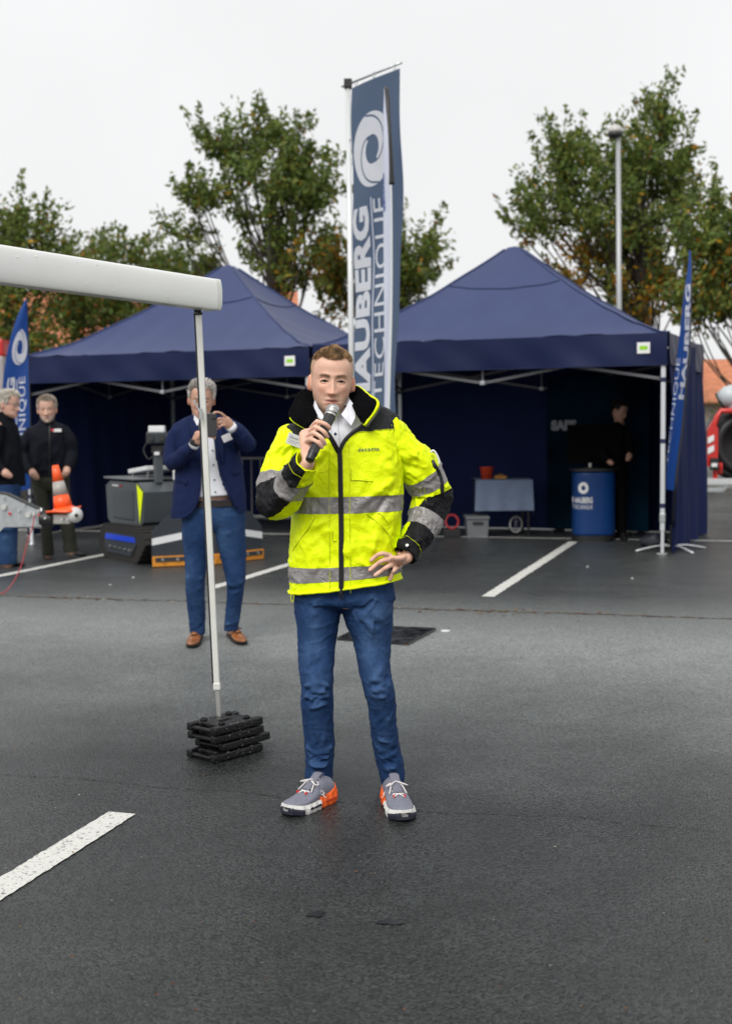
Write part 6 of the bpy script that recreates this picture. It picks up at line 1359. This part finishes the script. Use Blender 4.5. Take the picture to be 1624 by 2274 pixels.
def red_machine():
    Y = 21.0; W_ = lambda x, y, dz=0: P(x, y, Y + dz); up = V3(0, 0, 1); mr = M('red_machine_paint', (.55, .018, .012), .35, coat=.3); k = Y / FOC
    b = zc(W_(1640, 1100)); e = empty('fan_trailer', b, 'red framed fan machine on a pale trailer at the right edge', 'machine')
    c = W_(1645, 985); R_ = .62
    build('fan_housing', lathe([(.10, -.22), (R_ - .05, -.24), (R_, -.20), (R_ + .01, .10), (R_ - .06, .16), (.0001, .16)], c, 40, (0, -1, 0)), M('black_housing', (.012, .014, .018), .45), e, True)
    build('fan_duct', lathe([(R_ - .08, .165), (R_ * .62, .168), (R_ * .5, .10), (.0001, .10)], c, 40, (0, -1, 0)), MBLK, e, True)
    fr = [(1597, 1052), (1597, 1030), (1580, 1030), (1578, 960), (1590, 925), (1598, 912), (1690, 911), (1700, 925), (1712, 960), (1710, 1030), (1690, 1052)]
    build('guard_frame', tube([W_(x, y, -.25) for x, y in fr], .045, 10), mr, e, True)
    build('corner_plate', prism([(0, 0), (.17, 0), (.17, .62), (.08, .74), (0, .60)], W_(1569, 1035, -.30), (1, 0, 0), up, -.05), mr, e)
    for y in (1008, 985): build('warning_stripe', prism([(0, 0), (.10, .05), (.10, .15), (0, .10)], W_(1569.5, y, -.312), (1, 0, 0), up, .006), MWHITE, e)
    build('counter_box', box(W_(1584, 1030, -.36), (.13, .08, .20), None, .01), MBLK, e); build('lock', box(W_(1584, 1032, -.41), (.09, .02, .06)), MWHITE, e)
    build('stem', cyl(W_(1586, 1045, -.28), W_(1586, 1066, -.28), .04, 10), mr, e)
    for x in (1700,): build('stem', cyl(W_(x, 1045, -.28), W_(x, 1066, -.28), .04, 10), mr, e)
    ml = M('pale_galvanised_beam', (.60, .62, .62), .4, metal=.3); build('side_beam', beam(W_(1500, 1070, -.3), W_(1900, 1066, -.3), .10, .10, bev=.01), ml, e); build('side_beam', beam(W_(1500, 1066, .7), W_(1900, 1064, .7), .10, .10, bev=.01), ml, e)
    build('lower_beam', beam(W_(1500, 1089, -.3), W_(1604, 1088, -.3), .06, .07, bev=.01), MGALV, e); build('brace', beam(W_(1604, 1088, -.3), W_(1612, 1072, -.3), .05, .05), MGALV, e)
    for x in (1560, 1760): build('crossbar', beam(W_(x, 1069, -.3), W_(x, 1067, .7), .06, .06), MGALV, e)
    for x in (1740,):
        for dz in (-.45, .85):
            q = W_(x, 1090, dz); q[2] = .32; w_ = build('wheel', lathe([(.12, -.09), (.30, -.10), (.32, -.06), (.32, .06), (.30, .10), (.12, .09)], q, 28, (0, 1, 0)), M('tyre', (.012, .012, .012), .8), e, True); build('hub', lathe([(.0001, -.11), (.14, -.10), (.14, .10), (.0001, .11)], q, 16, (0, 1, 0)), MGALV, w_)
    q = W_(1530, 1085, .2); build('jockey_leg', cyl(V3(q[0], q[1], .0), V3(q[0], q[1], q[2] + .1), .03, 10), MGALV, e)
    t = W_(1612, 880, -.1); mwt = M('pale_grey_nozzle', (.50, .54, .56), .4); build('spray_head', MB().add(lathe([(.0001, -.16), (.16, -.16), (.19, .0), (.14, .16), (.0001, .17)], t + V3(.05, 0, 0), 18, (.75, -.4, .55))).add(lathe([(.10, -.1), (.13, 0), (.10, .1)], t + V3(.10, .0, -.14), 14, (0, 0, 1))).vf(), mwt, e, True)
    build('spray_rim', lathe([(.15, -.165), (.175, -.17), (.175, -.14), (.15, -.13)], t + V3(.05, 0, 0), 18, (.75, -.4, .55)), MBLK, e, True); build('spray_post', cyl(t + V3(.10, 0, -.2), W_(1626, 912, -.1), .05, 12), mwt, e, True)
red_machine()
def red_van():
    Y = 24.; W_ = lambda x, y, dz=0: P(x, y, Y + dz); b = zc(W_(-40, 1000)); e = empty('parked_van', b, 'pale van with a red roof section just entering the left edge behind the flag', 'van'); x1 = W_(9, 780)[0]; x0 = x1 - 4.6; z1 = W_(0, 752)[2]; zm = W_(0, 792)[2]
    bx_ = lambda n, c, s_, m, bv=.05: build(n, box(c, s_, None, bv), m, e)
    bx_('body', (x0 + 2.3, Y + .9, (zm + .35) / 2 + .02), (4.6, 1.9, zm - .35), M('pale_van_paint', (.36, .33, .33), .4), .06); bx_('roof_box', (x0 + 2.3, Y + .9, (z1 + zm) / 2), (4.6, 1.85, z1 - zm), M('red_van_paint', (.5, .02, .02), .35), .06)
    bx_('window', (x1 - .55, Y - .06, zm - .45), (.8, .04, .5), M('van_glass', (.02, .02, .025), .08), .01)
    for x in (x0 + .9, x1 - .9):
        for y in (Y + .05, Y + 1.75): w_ = build('wheel', lathe([(.15, -.1), (.33, -.1), (.35, 0), (.33, .1), (.15, .1)], (x, y, .35), 24, (0, 1, 0)), MBLK, e, True); build('hub', lathe([(.0001, -.105), (.16, -.104), (.16, .104), (.0001, .105)], (x, y, .35), 16, (0, 1, 0)), MGALV, w_)
red_van()

def litter():
    r = np.random.RandomState(8); Vs, F, Cs = [], [], []; pts = []
    for i in range(170):
        t = r.choice([r.normal(.12, .05), r.uniform(.0, .45), r.uniform(.6, .95), r.normal(.68, .06)]); pts.append(sm0 + (sm1 - sm0) * t + SD * r.normal(0, .07))
    for i in range(90): pts.append(zc(G(r.uniform(0, 1624), r.uniform(1240, 2250))))
    for i in range(120): pts.append(zc(G(r.uniform(1530, 1700), r.uniform(1075, 1150))))
    for q, c in (((915, 1070), (.55, .3, .1)),): pass
    for i, p in enumerate(pts):
        s_ = r.uniform(.008, .030) if p[1] > 8 else r.uniform(.003, .009); a = r.uniform(0, 6.28); u = V3(math.cos(a), math.sin(a), r.uniform(-.1, .2)) * s_; v = V3(-math.sin(a), math.cos(a), r.uniform(-.1, .2)) * s_ * .55; c = p + V3(0, 0, .008)
        Vs.append([c - u, c - v, c + u, c + v]); F.append((4 * i, 4 * i + 1, 4 * i + 2, 4 * i + 3)); q = np.array([(.30, .13, .03), (.38, .24, .05), (.20, .07, .03), (.42, .40, .34)][r.randint(4)]) * r.uniform(.6, 1.2); Cs += [q] * 4
    o = mesh('fallen_leaves', np.array(Vs).reshape(-1, 3), F, ML, None, False, cols=np.array(Cs)); tag(o, 'small fallen leaves and crumbs scattered over the wet asphalt', 'leaves', kind='stuff')
    for i, (x, y) in enumerate(((245, 1299), (296, 1283), (1402, 1285), (1303, 1259))):
        c = zc(G(x, y)); v, f = sphere(c + V3(0, 0, .006), (.013, .010, .005), 8, 4); tag(build('paper_scrap', (v, f), MWHITE), ['white scrap on the asphalt in front of the robot, nearer one', 'white scrap on the asphalt in front of the robot, farther one', 'white scrap on the asphalt before the right tent', 'pale scrap on the asphalt beside the long bay line'][i], 'litter', 'scraps lying on the asphalt')
litter()
# ------------------------------------------------------------------ the other people
def folk(label, Y, head, hairspec, rows, sleeves, legs, pelvis, shoes, mats, extra_body=(), voxel=.0065, cut=None, skin=SKIN, stub=None, brow=(.30, .28, .26, .6), folds=(), hl=0.0, lip=(.42, .19, .15), neck=None, eyec=(.05, .05, .05), fadecol=None, hem_in=True, jname='jacket'):
    hd = Head(**head); parts = hd.parts() + list(extra_body)
    hx, hy = proj(hd.c); nk = neck or [(hx, hy + 55 * (8.8 / Y), Y), (hx, hy + 20 * (8.8 / Y), Y)]
    parts.append(tube(pl(nk), [.068] + [.058] * (len(nk) - 1), 20, k=4, cap=True))
    sh = [(v[0] + (v[2] - v[0]) * .16, v[1], v[2] - (v[2] - v[0]) * .16, v[3], v[4], v[5] * .6, v[6] * .6) for v in rows]
    parts.append(loft(rowgrid(sh, np.linspace(0, len(sh) - 1, 16), 28, 2.2)))
    for s in sleeves: parts.append(tube(pl([p[:3] for p in s]), [p[3] * .62 for p in s], 12, k=3, cap=True))
    for lg in legs: parts.append(tube(pl([((a + b) / 2, y, q) for a, b, y, q in lg]), [max(.028, (b - a) * Y / FOC * .30) for a, b, y, q in lg], 12, k=3, cap=True))
    me, co = union('person', parts, voxel, MT['skin'], None, 2); base = zc(P((rows[0][0] + rows[0][2]) / 2, 1000, Y)); me.location = Vector(base); setco(me.data, co - base)
    setcol(me.data, hd.paint(co, skin, hairspec['root'], lip, brow, stub, buzz=.8, hl=hl, side=.9)); tag(me, label, 'person')
    hd.eyes(me, eyec); hairspec['f'](hd, me)
    ys = np.linspace(0, len(rows) - 1, 70); n = 90; g = rowgrid(rows, ys, n); N = gridnormals(g)
    D = foldfield(g, folds) + .006 * ((1 - np.abs(fbm(g * V3(9, 9, 6), 61, 3))) ** 3 - .4) + .004 * fbm(g * V3(8, 8, 5), 31, 3); g = g + N * D[..., None]; N = gridnormals(g)
    keep = None
    if cut is not None:
        x, y = proj(g); fx = (x[:-1] + x[1:]) / 2; fy_ = (y[:-1] + y[1:]) / 2; keep = ~(inpoly(fx, fy_, cut) & (N[:-1, :, 1] < .15))
    J = build(jname, sub(g, 0, len(ys) - 1, keep), mats['top'], me, True)
    if hem_in: build('lining', sub(rowgrid([(v[0] + 2, v[1] - 1, v[2] - 2, v[3] - 1, v[4], v[5] - .012, v[6] - .012) for v in rows[:3]], np.linspace(0, 2, 8), n), 0, 7, None), mats['top'], J, True)
    for s in sleeves:
        q = np.array(s, float); d = dense(np.column_stack([pl(q), q[:, 3]]), 7); R_ = tube_rings(d[:, :3], d[:, 3], 40); Nn = nrm(R_ - d[:, None, :3])
        R_ = R_ + Nn * (.008 * ((1 - np.abs(fbm(R_ * 13, 5, 3))) ** 3 - .4) + .004 * fbm(R_ * 10, 6, 2))[..., None]
        last = R_[-1]; c = last.mean(0); tdir = nrm(d[-1, :3] - d[-3, :3]); R_ = np.concatenate([R_, [c + (last - c) * .86 - tdir * .004, c + (last - c) * .8 - tdir * .05]]); build('sleeve', sub(R_, 0, len(R_) - 1), mats['top'], J, True)
    trousers(me, mats.get('pname', 'trousers'), legs, pelvis, mats['legs'], mats.get('lfolds', []), .0085, fadecol)
    for hp, tp in shoes: shoe(me, hp, tp, 'leather', mats['shoe'])
    return me, J, hd, g, N
def greyhair(col, n, ln, hl=0.0, seed=1, lean=(.1, -.4, .1), wid=.0020):
    m = hairmat('hair', col); root = tuple(c * .75 for c in col)
    return dict(root=root, f=lambda hd, me: hd.hair(me, m, n, lambda z, a: np.interp(z, [-.06, .03, .08, .12], [.012, .022, ln, ln]), lambda p: np.tile(V3(*lean), (len(p), 1)) + np.stack([p[:, 0] * 2, p[:, 1] * 3, 0 * p[:, 0] - .35 * (p[:, 2] < .06)], 1), wid, hl, seed, .38, curl=.12, tuft=.30))
def denimcol(co, d):
    c = np.repeat(V3(.009, .034, .105)[None], len(co), 0); f = np.clip(.35 * fbm(co * V3(7, 7, 4), 12, 2) + np.clip(d / .008, -.4, 1) * .3, -.3, 1)[:, None]
    return np.clip(c + (V3(.05, .11, .22) - c) * np.clip(f, 0, 1), 0, 1)

def photographer():
    Y = 8.8; navy = M('navy_blazer_wool', (.008, .016, .062), .8, spec=.15, var=.12, vscale=20, bump=.3, bscale=500)
    F = lambda pts, a=.0095, b=.0078: finger([(x, y, q) for x, y, q in pts], a, b)
    hands = [tube(pl([(430, 990, 8.51), (437, 978, 8.49), (444, 966, 8.47)]), np.array([(.026, .020), (.034, .020), (.040, .018)]), 14, k=4, cap=True)]
    for i, (ya, yb) in enumerate(((950, 951), (956, 958), (962, 965), (968, 971))): hands.append(F([(446, ya + 6, 8.485), (456, ya + 1, 8.462), (470, ya + 2, 8.452), (481 - i * 1.2, yb + 2, 8.432)]))
    hands.append(F([(440, 972, 8.46), (449, 955, 8.435), (456, 944, 8.43)], .011, .009))
    hands.append(tube(pl([(516, 950, 8.55), (509, 943, 8.53), (500, 935, 8.51)]), np.array([(.026, .020), (.034, .020), (.038, .018)]), 14, k=4, cap=True))
    for p in ([(501, 926, 8.50), (490, 917, 8.47), (480, 915, 8.45), (474, 917, 8.445)], [(497, 932, 8.50), (487, 929, 8.46), (481, 934, 8.455), (479, 939, 8.46)], [(497, 939, 8.50), (489, 937, 8.465), (483, 941, 8.46), (483, 946, 8.465)], [(500, 945, 8.51), (493, 944, 8.475), (487, 948, 8.47), (486, 951, 8.475)]): hands.append(F(p))
    rows = [(378, 1150, 546, 1134, Y, .155, .14), (383, 1105, 545, 1096, Y, .155, .14), (388, 1060, 541, 1052, Y, .15, .135), (390, 1020, 535, 1015, Y, .15, .13), (386, 980, 531, 975, Y, .14, .13), (379, 957, 527, 946, Y, .12, .12), (386, 942, 519, 932, Y, .095, .10), (408, 930, 494, 923, Y, .075, .085), (426, 921, 470, 917, Y, .065, .075)]
    slv = [[(408, 952, 8.8, .052), (392, 968, 8.79, .060), (383, 1000, 8.77, .062), (383, 1024, 8.73, .060), (398, 1020, 8.65, .056), (416, 1002, 8.57, .048), (431, 988, 8.51, .040)],
           [(497, 945, 8.8, .052), (520, 955, 8.79, .060), (543, 978, 8.75, .060), (550, 988, 8.70, .058), (541, 975, 8.64, .054), (527, 960, 8.59, .048), (517, 951, 8.555, .040)]]
    lg = [[(404, 474, 1140, Y), (404, 472, 1185, Y), (408, 462, 1230, Y), (412, 456, 1280, Y - .03), (412, 455, 1310, Y - .02), (416, 456, 1350, Y + .01), (421, 456, 1395, Y + .03), (423, 455, 1408, Y + .03)],
          [(470, 543, 1140, Y), (478, 545, 1185, Y), (488, 546, 1230, Y), (500, 545, 1280, Y - .03), (503, 541, 1310, Y - .02), (501, 536, 1350, Y + .02), (497, 530, 1388, Y + .05), (497, 528, 1400, Y + .05)]]
    pv = [(440, 1180, 506, 1180, Y, .07, .09), (405, 1160, 543, 1160, Y, .12, .13), (405, 1130, 541, 1125, Y, .125, .13), (407, 1112, 539, 1107, Y, .12, .125)]
    lf = rfolds(433, 1290, 8.72, 18, 18, 10, 10, 40, 30, .014, .008, 1) + rfolds(522, 1295, 8.72, 18, 18, 10, -10, 40, 30, .014, .008, 2) + rfolds(437, 1380, 8.78, 16, 16, 8, 5, 40, 26, .012, .008, 3) + rfolds(514, 1370, 8.8, 16, 18, 8, 0, 40, 26, .012, .008, 4) + rfolds(470, 1190, 8.68, 60, 16, 10, 20, 40, 40, .012, .006, 5)
    sm = dict(upper=M('tan_leather', (.30, .105, .028), .35, var=.2, vscale=15, coat=.2), sole=M('dark_sole', (.02, .014, .01), .6), lace=M('dark_lace', (.02, .016, .014), .8), tongue=M('tan_tongue', (.24, .085, .025), .45))
    cutp = [(430, 905), (440, 960), (445, 1010), (444, 1060), (440, 1110), (425, 1140), (400, 1175), (520, 1165), (527, 1133), (512, 1104), (495, 1068), (484, 1020), (477, 975), (468, 905)]
    me, J, hd, g, N = folk('grey-haired man in navy blazer photographing with a phone behind the aluminium leg', Y, dict(c=P(447, 886, 8.74), yaw=6, pitch=13, roll=1, scale=1.04, wide=1.0, lid=.003), greyhair((.66, .63, .60), 5200, .030, seed=5, lean=(.35, -.3, .3)), rows, slv, lg, pv,
        [(G(441, 1413), G(424, 1441)), (G(512, 1410), G(541, 1434))], dict(top=navy, legs=MT['denim'], pname='jeans', lfolds=lf, shoe=sm), hands, .0055, cutp, (.58, .33, .235), None, (.20, .19, .18, .8), rfolds(462, 1040, 8.66, 70, 90, 16, 80, 60, 60, .016, .007, 8), fadecol=denimcol, hem_in=False, jname='blazer')
    srt = [(v[0] + 8, v[1], v[2] - 8, v[3], v[4], v[5] - .028, v[6] - .02) for v in rows[1:]]; sg = rowgrid(srt, np.linspace(0, 7, 50), 70); sN = gridnormals(sg); sg = sg + sN * (.004 * fbm(sg * 14, 3, 2))[..., None]; S_ = build('shirt', loft(sg), MT['white'], me, True); SF = Front(sg, sN)
    for i, y in enumerate((1000, 1032, 1065, 1092)):
        c = SF.at([472 + i * 2.0], [y], .006, 8)[0]; build('button', lathe([(.0001, -.001), (.006, -.001), (.006, .001), (.0001, .0015)], c, 10, (0, -1, .1)), M('dark_green_button', (.01, .05, .04), .4), S_)
    for pts in ([(432, 912, 8.71), (444, 932, 8.685), (438, 946, 8.68), (430, 930, 8.70)], [(463, 912, 8.71), (455, 932, 8.685), (465, 944, 8.68), (469, 928, 8.70)]):
        a = pl(pts); mesh('shirt_collar', np.vstack([a, a + V3(0, .006, 0)]), [(0, 1, 2, 3), (7, 6, 5, 4)] + [(i, 4 + i, 4 + (i + 1) % 4, (i + 1) % 4) for i in range(4)], MT['white'], S_)
    bl = rowgrid([(v[0] - 1, v[1], v[2] + 1, v[3], v[4], v[5] + .006, v[6] + .006) for v in ((406, 1126, 542, 1121, Y, .125, .13), (407, 1112, 541, 1107, Y, .125, .13))], np.linspace(0, 1, 4), 60); build('belt', sub(bl, 0, 3), M('black_leather_belt', (.014, .009, .008), .4), me, True)
    FRb = Front(g, N); lap = M('navy_lapel', (.007, .014, .054), .8, spec=.15)
    for pts, wd in (([(430, 925), (438, 955), (444, 990), (445, 1030)], (.030, .034, .020, .004)), ([(470, 925), (478, 955), (485, 1000), (489, 1030)], (.030, .036, .022, .004))):
        q = FRb.at([p[0] + (-6 if p[0] < 450 else 6) for p in pts], [p[1] for p in pts], .004, 8); build('lapel', tube(q, np.array([(w_, .006) for w_ in wd]), 10, k=5), lap, J, True)
    for pts in ([(438, 950), (444, 985), (445, 1030), (443, 1075), (438, 1110), (425, 1136), (405, 1150)], [(477, 965), (483, 1010), (490, 1048), (500, 1078), (513, 1104), (526, 1128)]):
        q = dense(np.array(pts, float), 4); q = FRb.at(q[:, 0], q[:, 1], .003, 10); build('front_edge', tube(q, np.array([(.012, .006)] * len(q)), 8), lap, J, True)
    for x, y in ((405, 1066), (527, 1046)):
        q = FRb.at([x - 12, x, x + 12], [y + 3, y, y - 3 if x > 450 else y + 6], .004, 8); build('pocket_flap', tube(q, np.array([(.020, .003)] * 3), 8, k=3), lap, J, True)
    cuff = M('white_cuff', (.72, .73, .78), .8)
    build('shirt_cuff', tube(pl([(518, 953, 8.562), (511, 945, 8.538)]), [.037, .036], 16, cap=False), cuff, me, True); build('shirt_cuff', tube(pl([(429, 990, 8.515), (433, 984, 8.50)]), [.037, .036], 16), cuff, me, True)
    w0 = P(434, 981, 8.495); build('wristwatch', MB().add(tube(pl([(432, 984, 8.50), (434.5, 980.5, 8.492)]), [.036, .036], 16)).add(box(w0 + V3(-.02, -.028, 0), (.03, .014, .034), None, .004)).vf(), MBLK, me, True)
    ph = P(468.5, 943, 8.425); e = empty('smartphone', ph, 'black smartphone held up by the man in the navy blazer', 'phone')
    Rm = rot3(0, -8, 0); build('phone_body', box(ph, (.074, .0085, .158), Rm, .004), M('black_phone', (.010, .010, .012), .3), e); build('camera_bump', box(ph + V3(.018, -.007, .055), (.028, .004, .03), Rm, .002), MBLK, e)
    for q in (-.006, .008): build('lens', cyl(ph + V3(.018, -.009, .055 + q), ph + V3(.018, -.0125, .055 + q), .005, 10), M('phone_lens', (.01, .01, .015), .05), e)
    c = FRb.at([505], [970], .008, 8)[0] + V3(0, -.02, 0); badge(P(507, 970, c[1] - .02), V3(1, 0, .42), V3(-.3, -.1, 1), (.088, .050), 'white name card on the breast of the navy blazer', [])
photographer()

def bystanders():
    dk = M('black_softshell', (.005, .006, .011), .75, spec=.15, var=.15, bump=.25, bscale=300); ol = M('dark_olive_trousers', (.028, .030, .018), .85, var=.2, bump=.4, bscale=300)
    sb = dict(upper=M('black_boot', (.012, .011, .011), .55), sole=M('black_sole', (.01, .01, .01), .7), lace=MBLK, tongue=MBLK); Y = 14.6
    rows = [(69, 1060, 153, 1054, Y, .15, .13), (67, 1025, 152, 1020, Y, .15, .13), (66, 985, 150, 982, Y, .15, .13), (62, 962, 150, 958, Y, .13, .13), (65, 950, 146, 945, Y, .10, .11), (82, 941, 128, 938, Y, .085, .09), (90, 930, 119, 929, Y, .075, .08), (92, 922, 117, 922, Y, .075, .08)]
    slv = [[(76, 957, Y, .075), (62, 978, Y, .082), (55, 1008, Y + .02, .080), (59, 1030, Y - .05, .075), (72, 1047, Y - .14, .060)], [(138, 953, Y, .075), (153, 975, Y, .082), (159, 1002, Y + .02, .080), (156, 1024, Y - .05, .075), (149, 1041, Y - .14, .060)]]
    lg = [[(70, 112, 1050, Y), (76, 111, 1100, Y), (85, 113, 1150, Y - .02), (92, 117, 1190, Y), (94, 121, 1233, Y + .02)], [(108, 153, 1048, Y), (115, 157, 1100, Y), (130, 164, 1150, Y - .02), (139, 168, 1190, Y), (142, 173, 1225, Y + .02)]]
    pv = [(92, 1090, 132, 1088, Y, .08, .10), (72, 1070, 153, 1066, Y, .14, .14), (72, 1040, 152, 1036, Y, .14, .14)]
    hands = [tube(pl([(70, 1043, Y - .13), (75, 1052, Y - .17), (82, 1060, Y - .15)]), [.040, .046, .035], 12, k=3, cap=True), tube(pl([(150, 1038, Y - .13), (148, 1047, Y - .17), (143, 1055, Y - .14)]), [.040, .044, .035], 12, k=3, cap=True)]
    lf = rfolds(100, 1160, Y - .12, 18, 40, 12, 20, 60, 24, .02, .014, 3) + rfolds(150, 1160, Y - .12, 16, 40, 12, 20, 60, 24, .02, .014, 4)
    me, J, hd, g, N = folk('bearded man in black jacket and olive trousers, hands in pockets, by the left tent', Y, dict(c=P(105, 908, Y - .05), yaw=10, pitch=6, roll=-2, scale=1.25), greyhair((.58, .52, .45), 2600, .024, .0, 6, wid=.003), rows, slv, lg, pv, [(G(107, 1222), G(104, 1241)), (G(152, 1224), G(188, 1236))], dict(top=dk, legs=ol, lfolds=lf, shoe=sb), hands, .009, None, (.60, .36, .27), (.42, .38, .34, .8), (.30, .24, .18, .6), rfolds(108, 1010, Y - .14, 30, 35, 14, 60, 70, 40, .025, .014, 7))
    fr = Front(g, N); c = fr.at([126], [956], .012, 8)[0]; build('chest_logo', box(c, (.11, .006, .035)), MWHITE, J); build('logo_mark', box(c + V3(-.045, -.004, .004), (.03, .006, .03)), M('red_mark', (.5, .03, .05), .5), J)
    q = fr.at([111] * 6, [935, 960, 985, 1010, 1035, 1056], .006, 8); build('zip', tube(q, .007, 6, k=3), MBLK, J)
    # man in the dark coat, seen from the side
    Y = 13.8; dc = M('black_coat', (.004, .005, .008), .8, spec=.12, var=.15, bump=.25, bscale=300)
    rows = [(-45, 1086, 56, 1078, Y, .20, .19), (-46, 1040, 52, 1034, Y, .19, .18), (-46, 990, 46, 986, Y, .18, .18), (-44, 955, 40, 950, Y, .15, .16), (-34, 938, 32, 934, Y, .12, .13), (-16, 926, 30, 922, Y, .10, .11), (-4, 915, 28, 912, Y, .09, .10)]
    slv = [[(-4, 945, Y - .16, .075), (-10, 975, Y - .20, .080), (-14, 1010, Y - .22, .078), (-4, 1036, Y - .24, .070), (8, 1046, Y - .25, .056)], [(0, 948, Y + .14, .07), (10, 985, Y + .18, .07), (14, 1030, Y + .18, .065), (24, 1050, Y + .14, .05)]]
    lg = [[(-42, 8, 1075, Y), (-40, 6, 1130, Y), (-36, 4, 1180, Y), (-36, 4, 1250, Y)], [(-8, 46, 1075, Y - .08), (-6, 44, 1130, Y - .08), (-4, 40, 1180, Y - .06), (-4, 38, 1251, Y - .04)]]
    pv = [(-25, 1100, 25, 1100, Y, .10, .12), (-42, 1085, 45, 1082, Y, .16, .16), (-40, 1055, 44, 1052, Y, .16, .16)]
    hands = [tube(pl([(6, 1044, Y - .25), (14, 1051, Y - .26), (22, 1056, Y - .25)]), [.040, .045, .034], 12, k=3, cap=True)]
    me, J, hd, g, N = folk('grey-haired man in dark coat and glasses in profile at the left edge', Y, dict(c=P(20, 897, Y - .03), yaw=72, pitch=8, roll=0, scale=1.18, jowl=1.0), greyhair((.66, .62, .55), 3400, .035, .0, 7, lean=(0, .3, -.1), wid=.003), rows, slv, lg, pv, [(G(2, 1252), G(56, 1258)), (G(-40, 1246), G(8, 1243))], dict(top=dc, legs=MT['denim'], pname='jeans', lfolds=rfolds(15, 1180, Y - .18, 20, 50, 14, 10, 50, 30, .02, .014, 9), shoe=sb), hands, .009, None, (.58, .34, .26), None, (.45, .42, .4, .6), rfolds(10, 1010, Y - .18, 40, 60, 16, 80, 50, 60, .03, .018, 7), fadecol=denimcol, jname='coat', neck=[(10, 935, Y), (14, 905, Y)])
    col = np.array([hd.w((x, -.108 + .9 * x * x * 4, .001)) for x in (-.055, 0, .055)]); gl = empty('eyeglasses', tuple(hd.w((0, -.11, 0))), 'thin dark eyeglasses worn by the man in profile', 'glasses')
    LENS = M('clear_lens', (.8, .82, .82), .05); LENS.node_tree.nodes['Principled BSDF'].inputs['Alpha'].default_value = .18
    for sg in (-1, 1):
        build('rim', tube([hd.w((sg * .032 + .022 * math.cos(a), -.100, .002 + .017 * math.sin(a))) for a in np.linspace(0, 6.283, 18)], .002, 6), MBLK, gl); build('temple', tube([hd.w((sg * .054, -.100, .006)), hd.w((sg * .076, -.03, .008)), hd.w((sg * .080, .012, .004))], .002, 6), MBLK, gl)
        build('lens', tube([hd.w((sg * .032, -.101, .002)), hd.w((sg * .032, -.0995, .002))], [.021, .021], 16), LENS, gl)
    build('bridge', tube([hd.w((-.011, -.102, .006)), hd.w((0, -.106, .008)), hd.w((.011, -.102, .006))], .002, 6), MBLK, gl)
    # person in the shade of the right tent
    Y = 16.5; bk = M('black_workwear', (.003, .003, .004), .85, spec=.1)
    rows = [(1334, 1060, 1392, 1058, Y, .14, .13), (1336, 1020, 1390, 1018, Y, .14, .13), (1338, 980, 1388, 978, Y, .14, .13), (1340, 955, 1388, 952, Y, .12, .12), (1350, 944, 1382, 942, Y, .09, .10), (1360, 936, 1378, 935, Y, .07, .08)]
    slv = [[(1380, 955, Y, .065), (1392, 975, Y - .05, .068), (1397, 1000, Y - .1, .06), (1396, 1008, Y - .12, .05)], [(1345, 956, Y, .065), (1338, 985, Y - .05, .068), (1340, 1012, Y - .15, .06), (1350, 1025, Y - .22, .05)]]
    lg = [[(1336, 1364, 1055, Y), (1338, 1362, 1100, Y), (1340, 1360, 1150, Y), (1342, 1360, 1190, Y)], [(1362, 1392, 1055, Y), (1364, 1390, 1100, Y), (1366, 1388, 1150, Y), (1368, 1388, 1190, Y)]]
    hands = [tube(pl([(1396, 1006, Y - .12), (1395, 1014, Y - .14), (1392, 1020, Y - .16)]), [.034, .044, .03], 12, k=3, cap=True), tube(pl([(1350, 1024, Y - .22), (1356, 1028, Y - .26)]), [.036, .034], 12, cap=True)]
    folk('person in black clothing standing in the shade behind the blue counter', Y, dict(c=P(1373, 911, Y - .05), yaw=48, pitch=22, roll=0, scale=1.08), greyhair((.02, .016, .013), 1500, .02, .0, 8, wid=.003), rows, slv, lg, [(1352, 1085, 1376, 1085, Y, .08, .10), (1338, 1070, 1390, 1070, Y, .13, .13), (1338, 1045, 1390, 1045, Y, .13, .13)], [(G(1352, 1190), G(1350, 1202)), (G(1378, 1190), G(1386, 1202))], dict(top=bk, legs=bk, shoe=sb), hands, .010, None, (.5, .28, .2), None, (.05, .04, .03, .6))
bystanders()
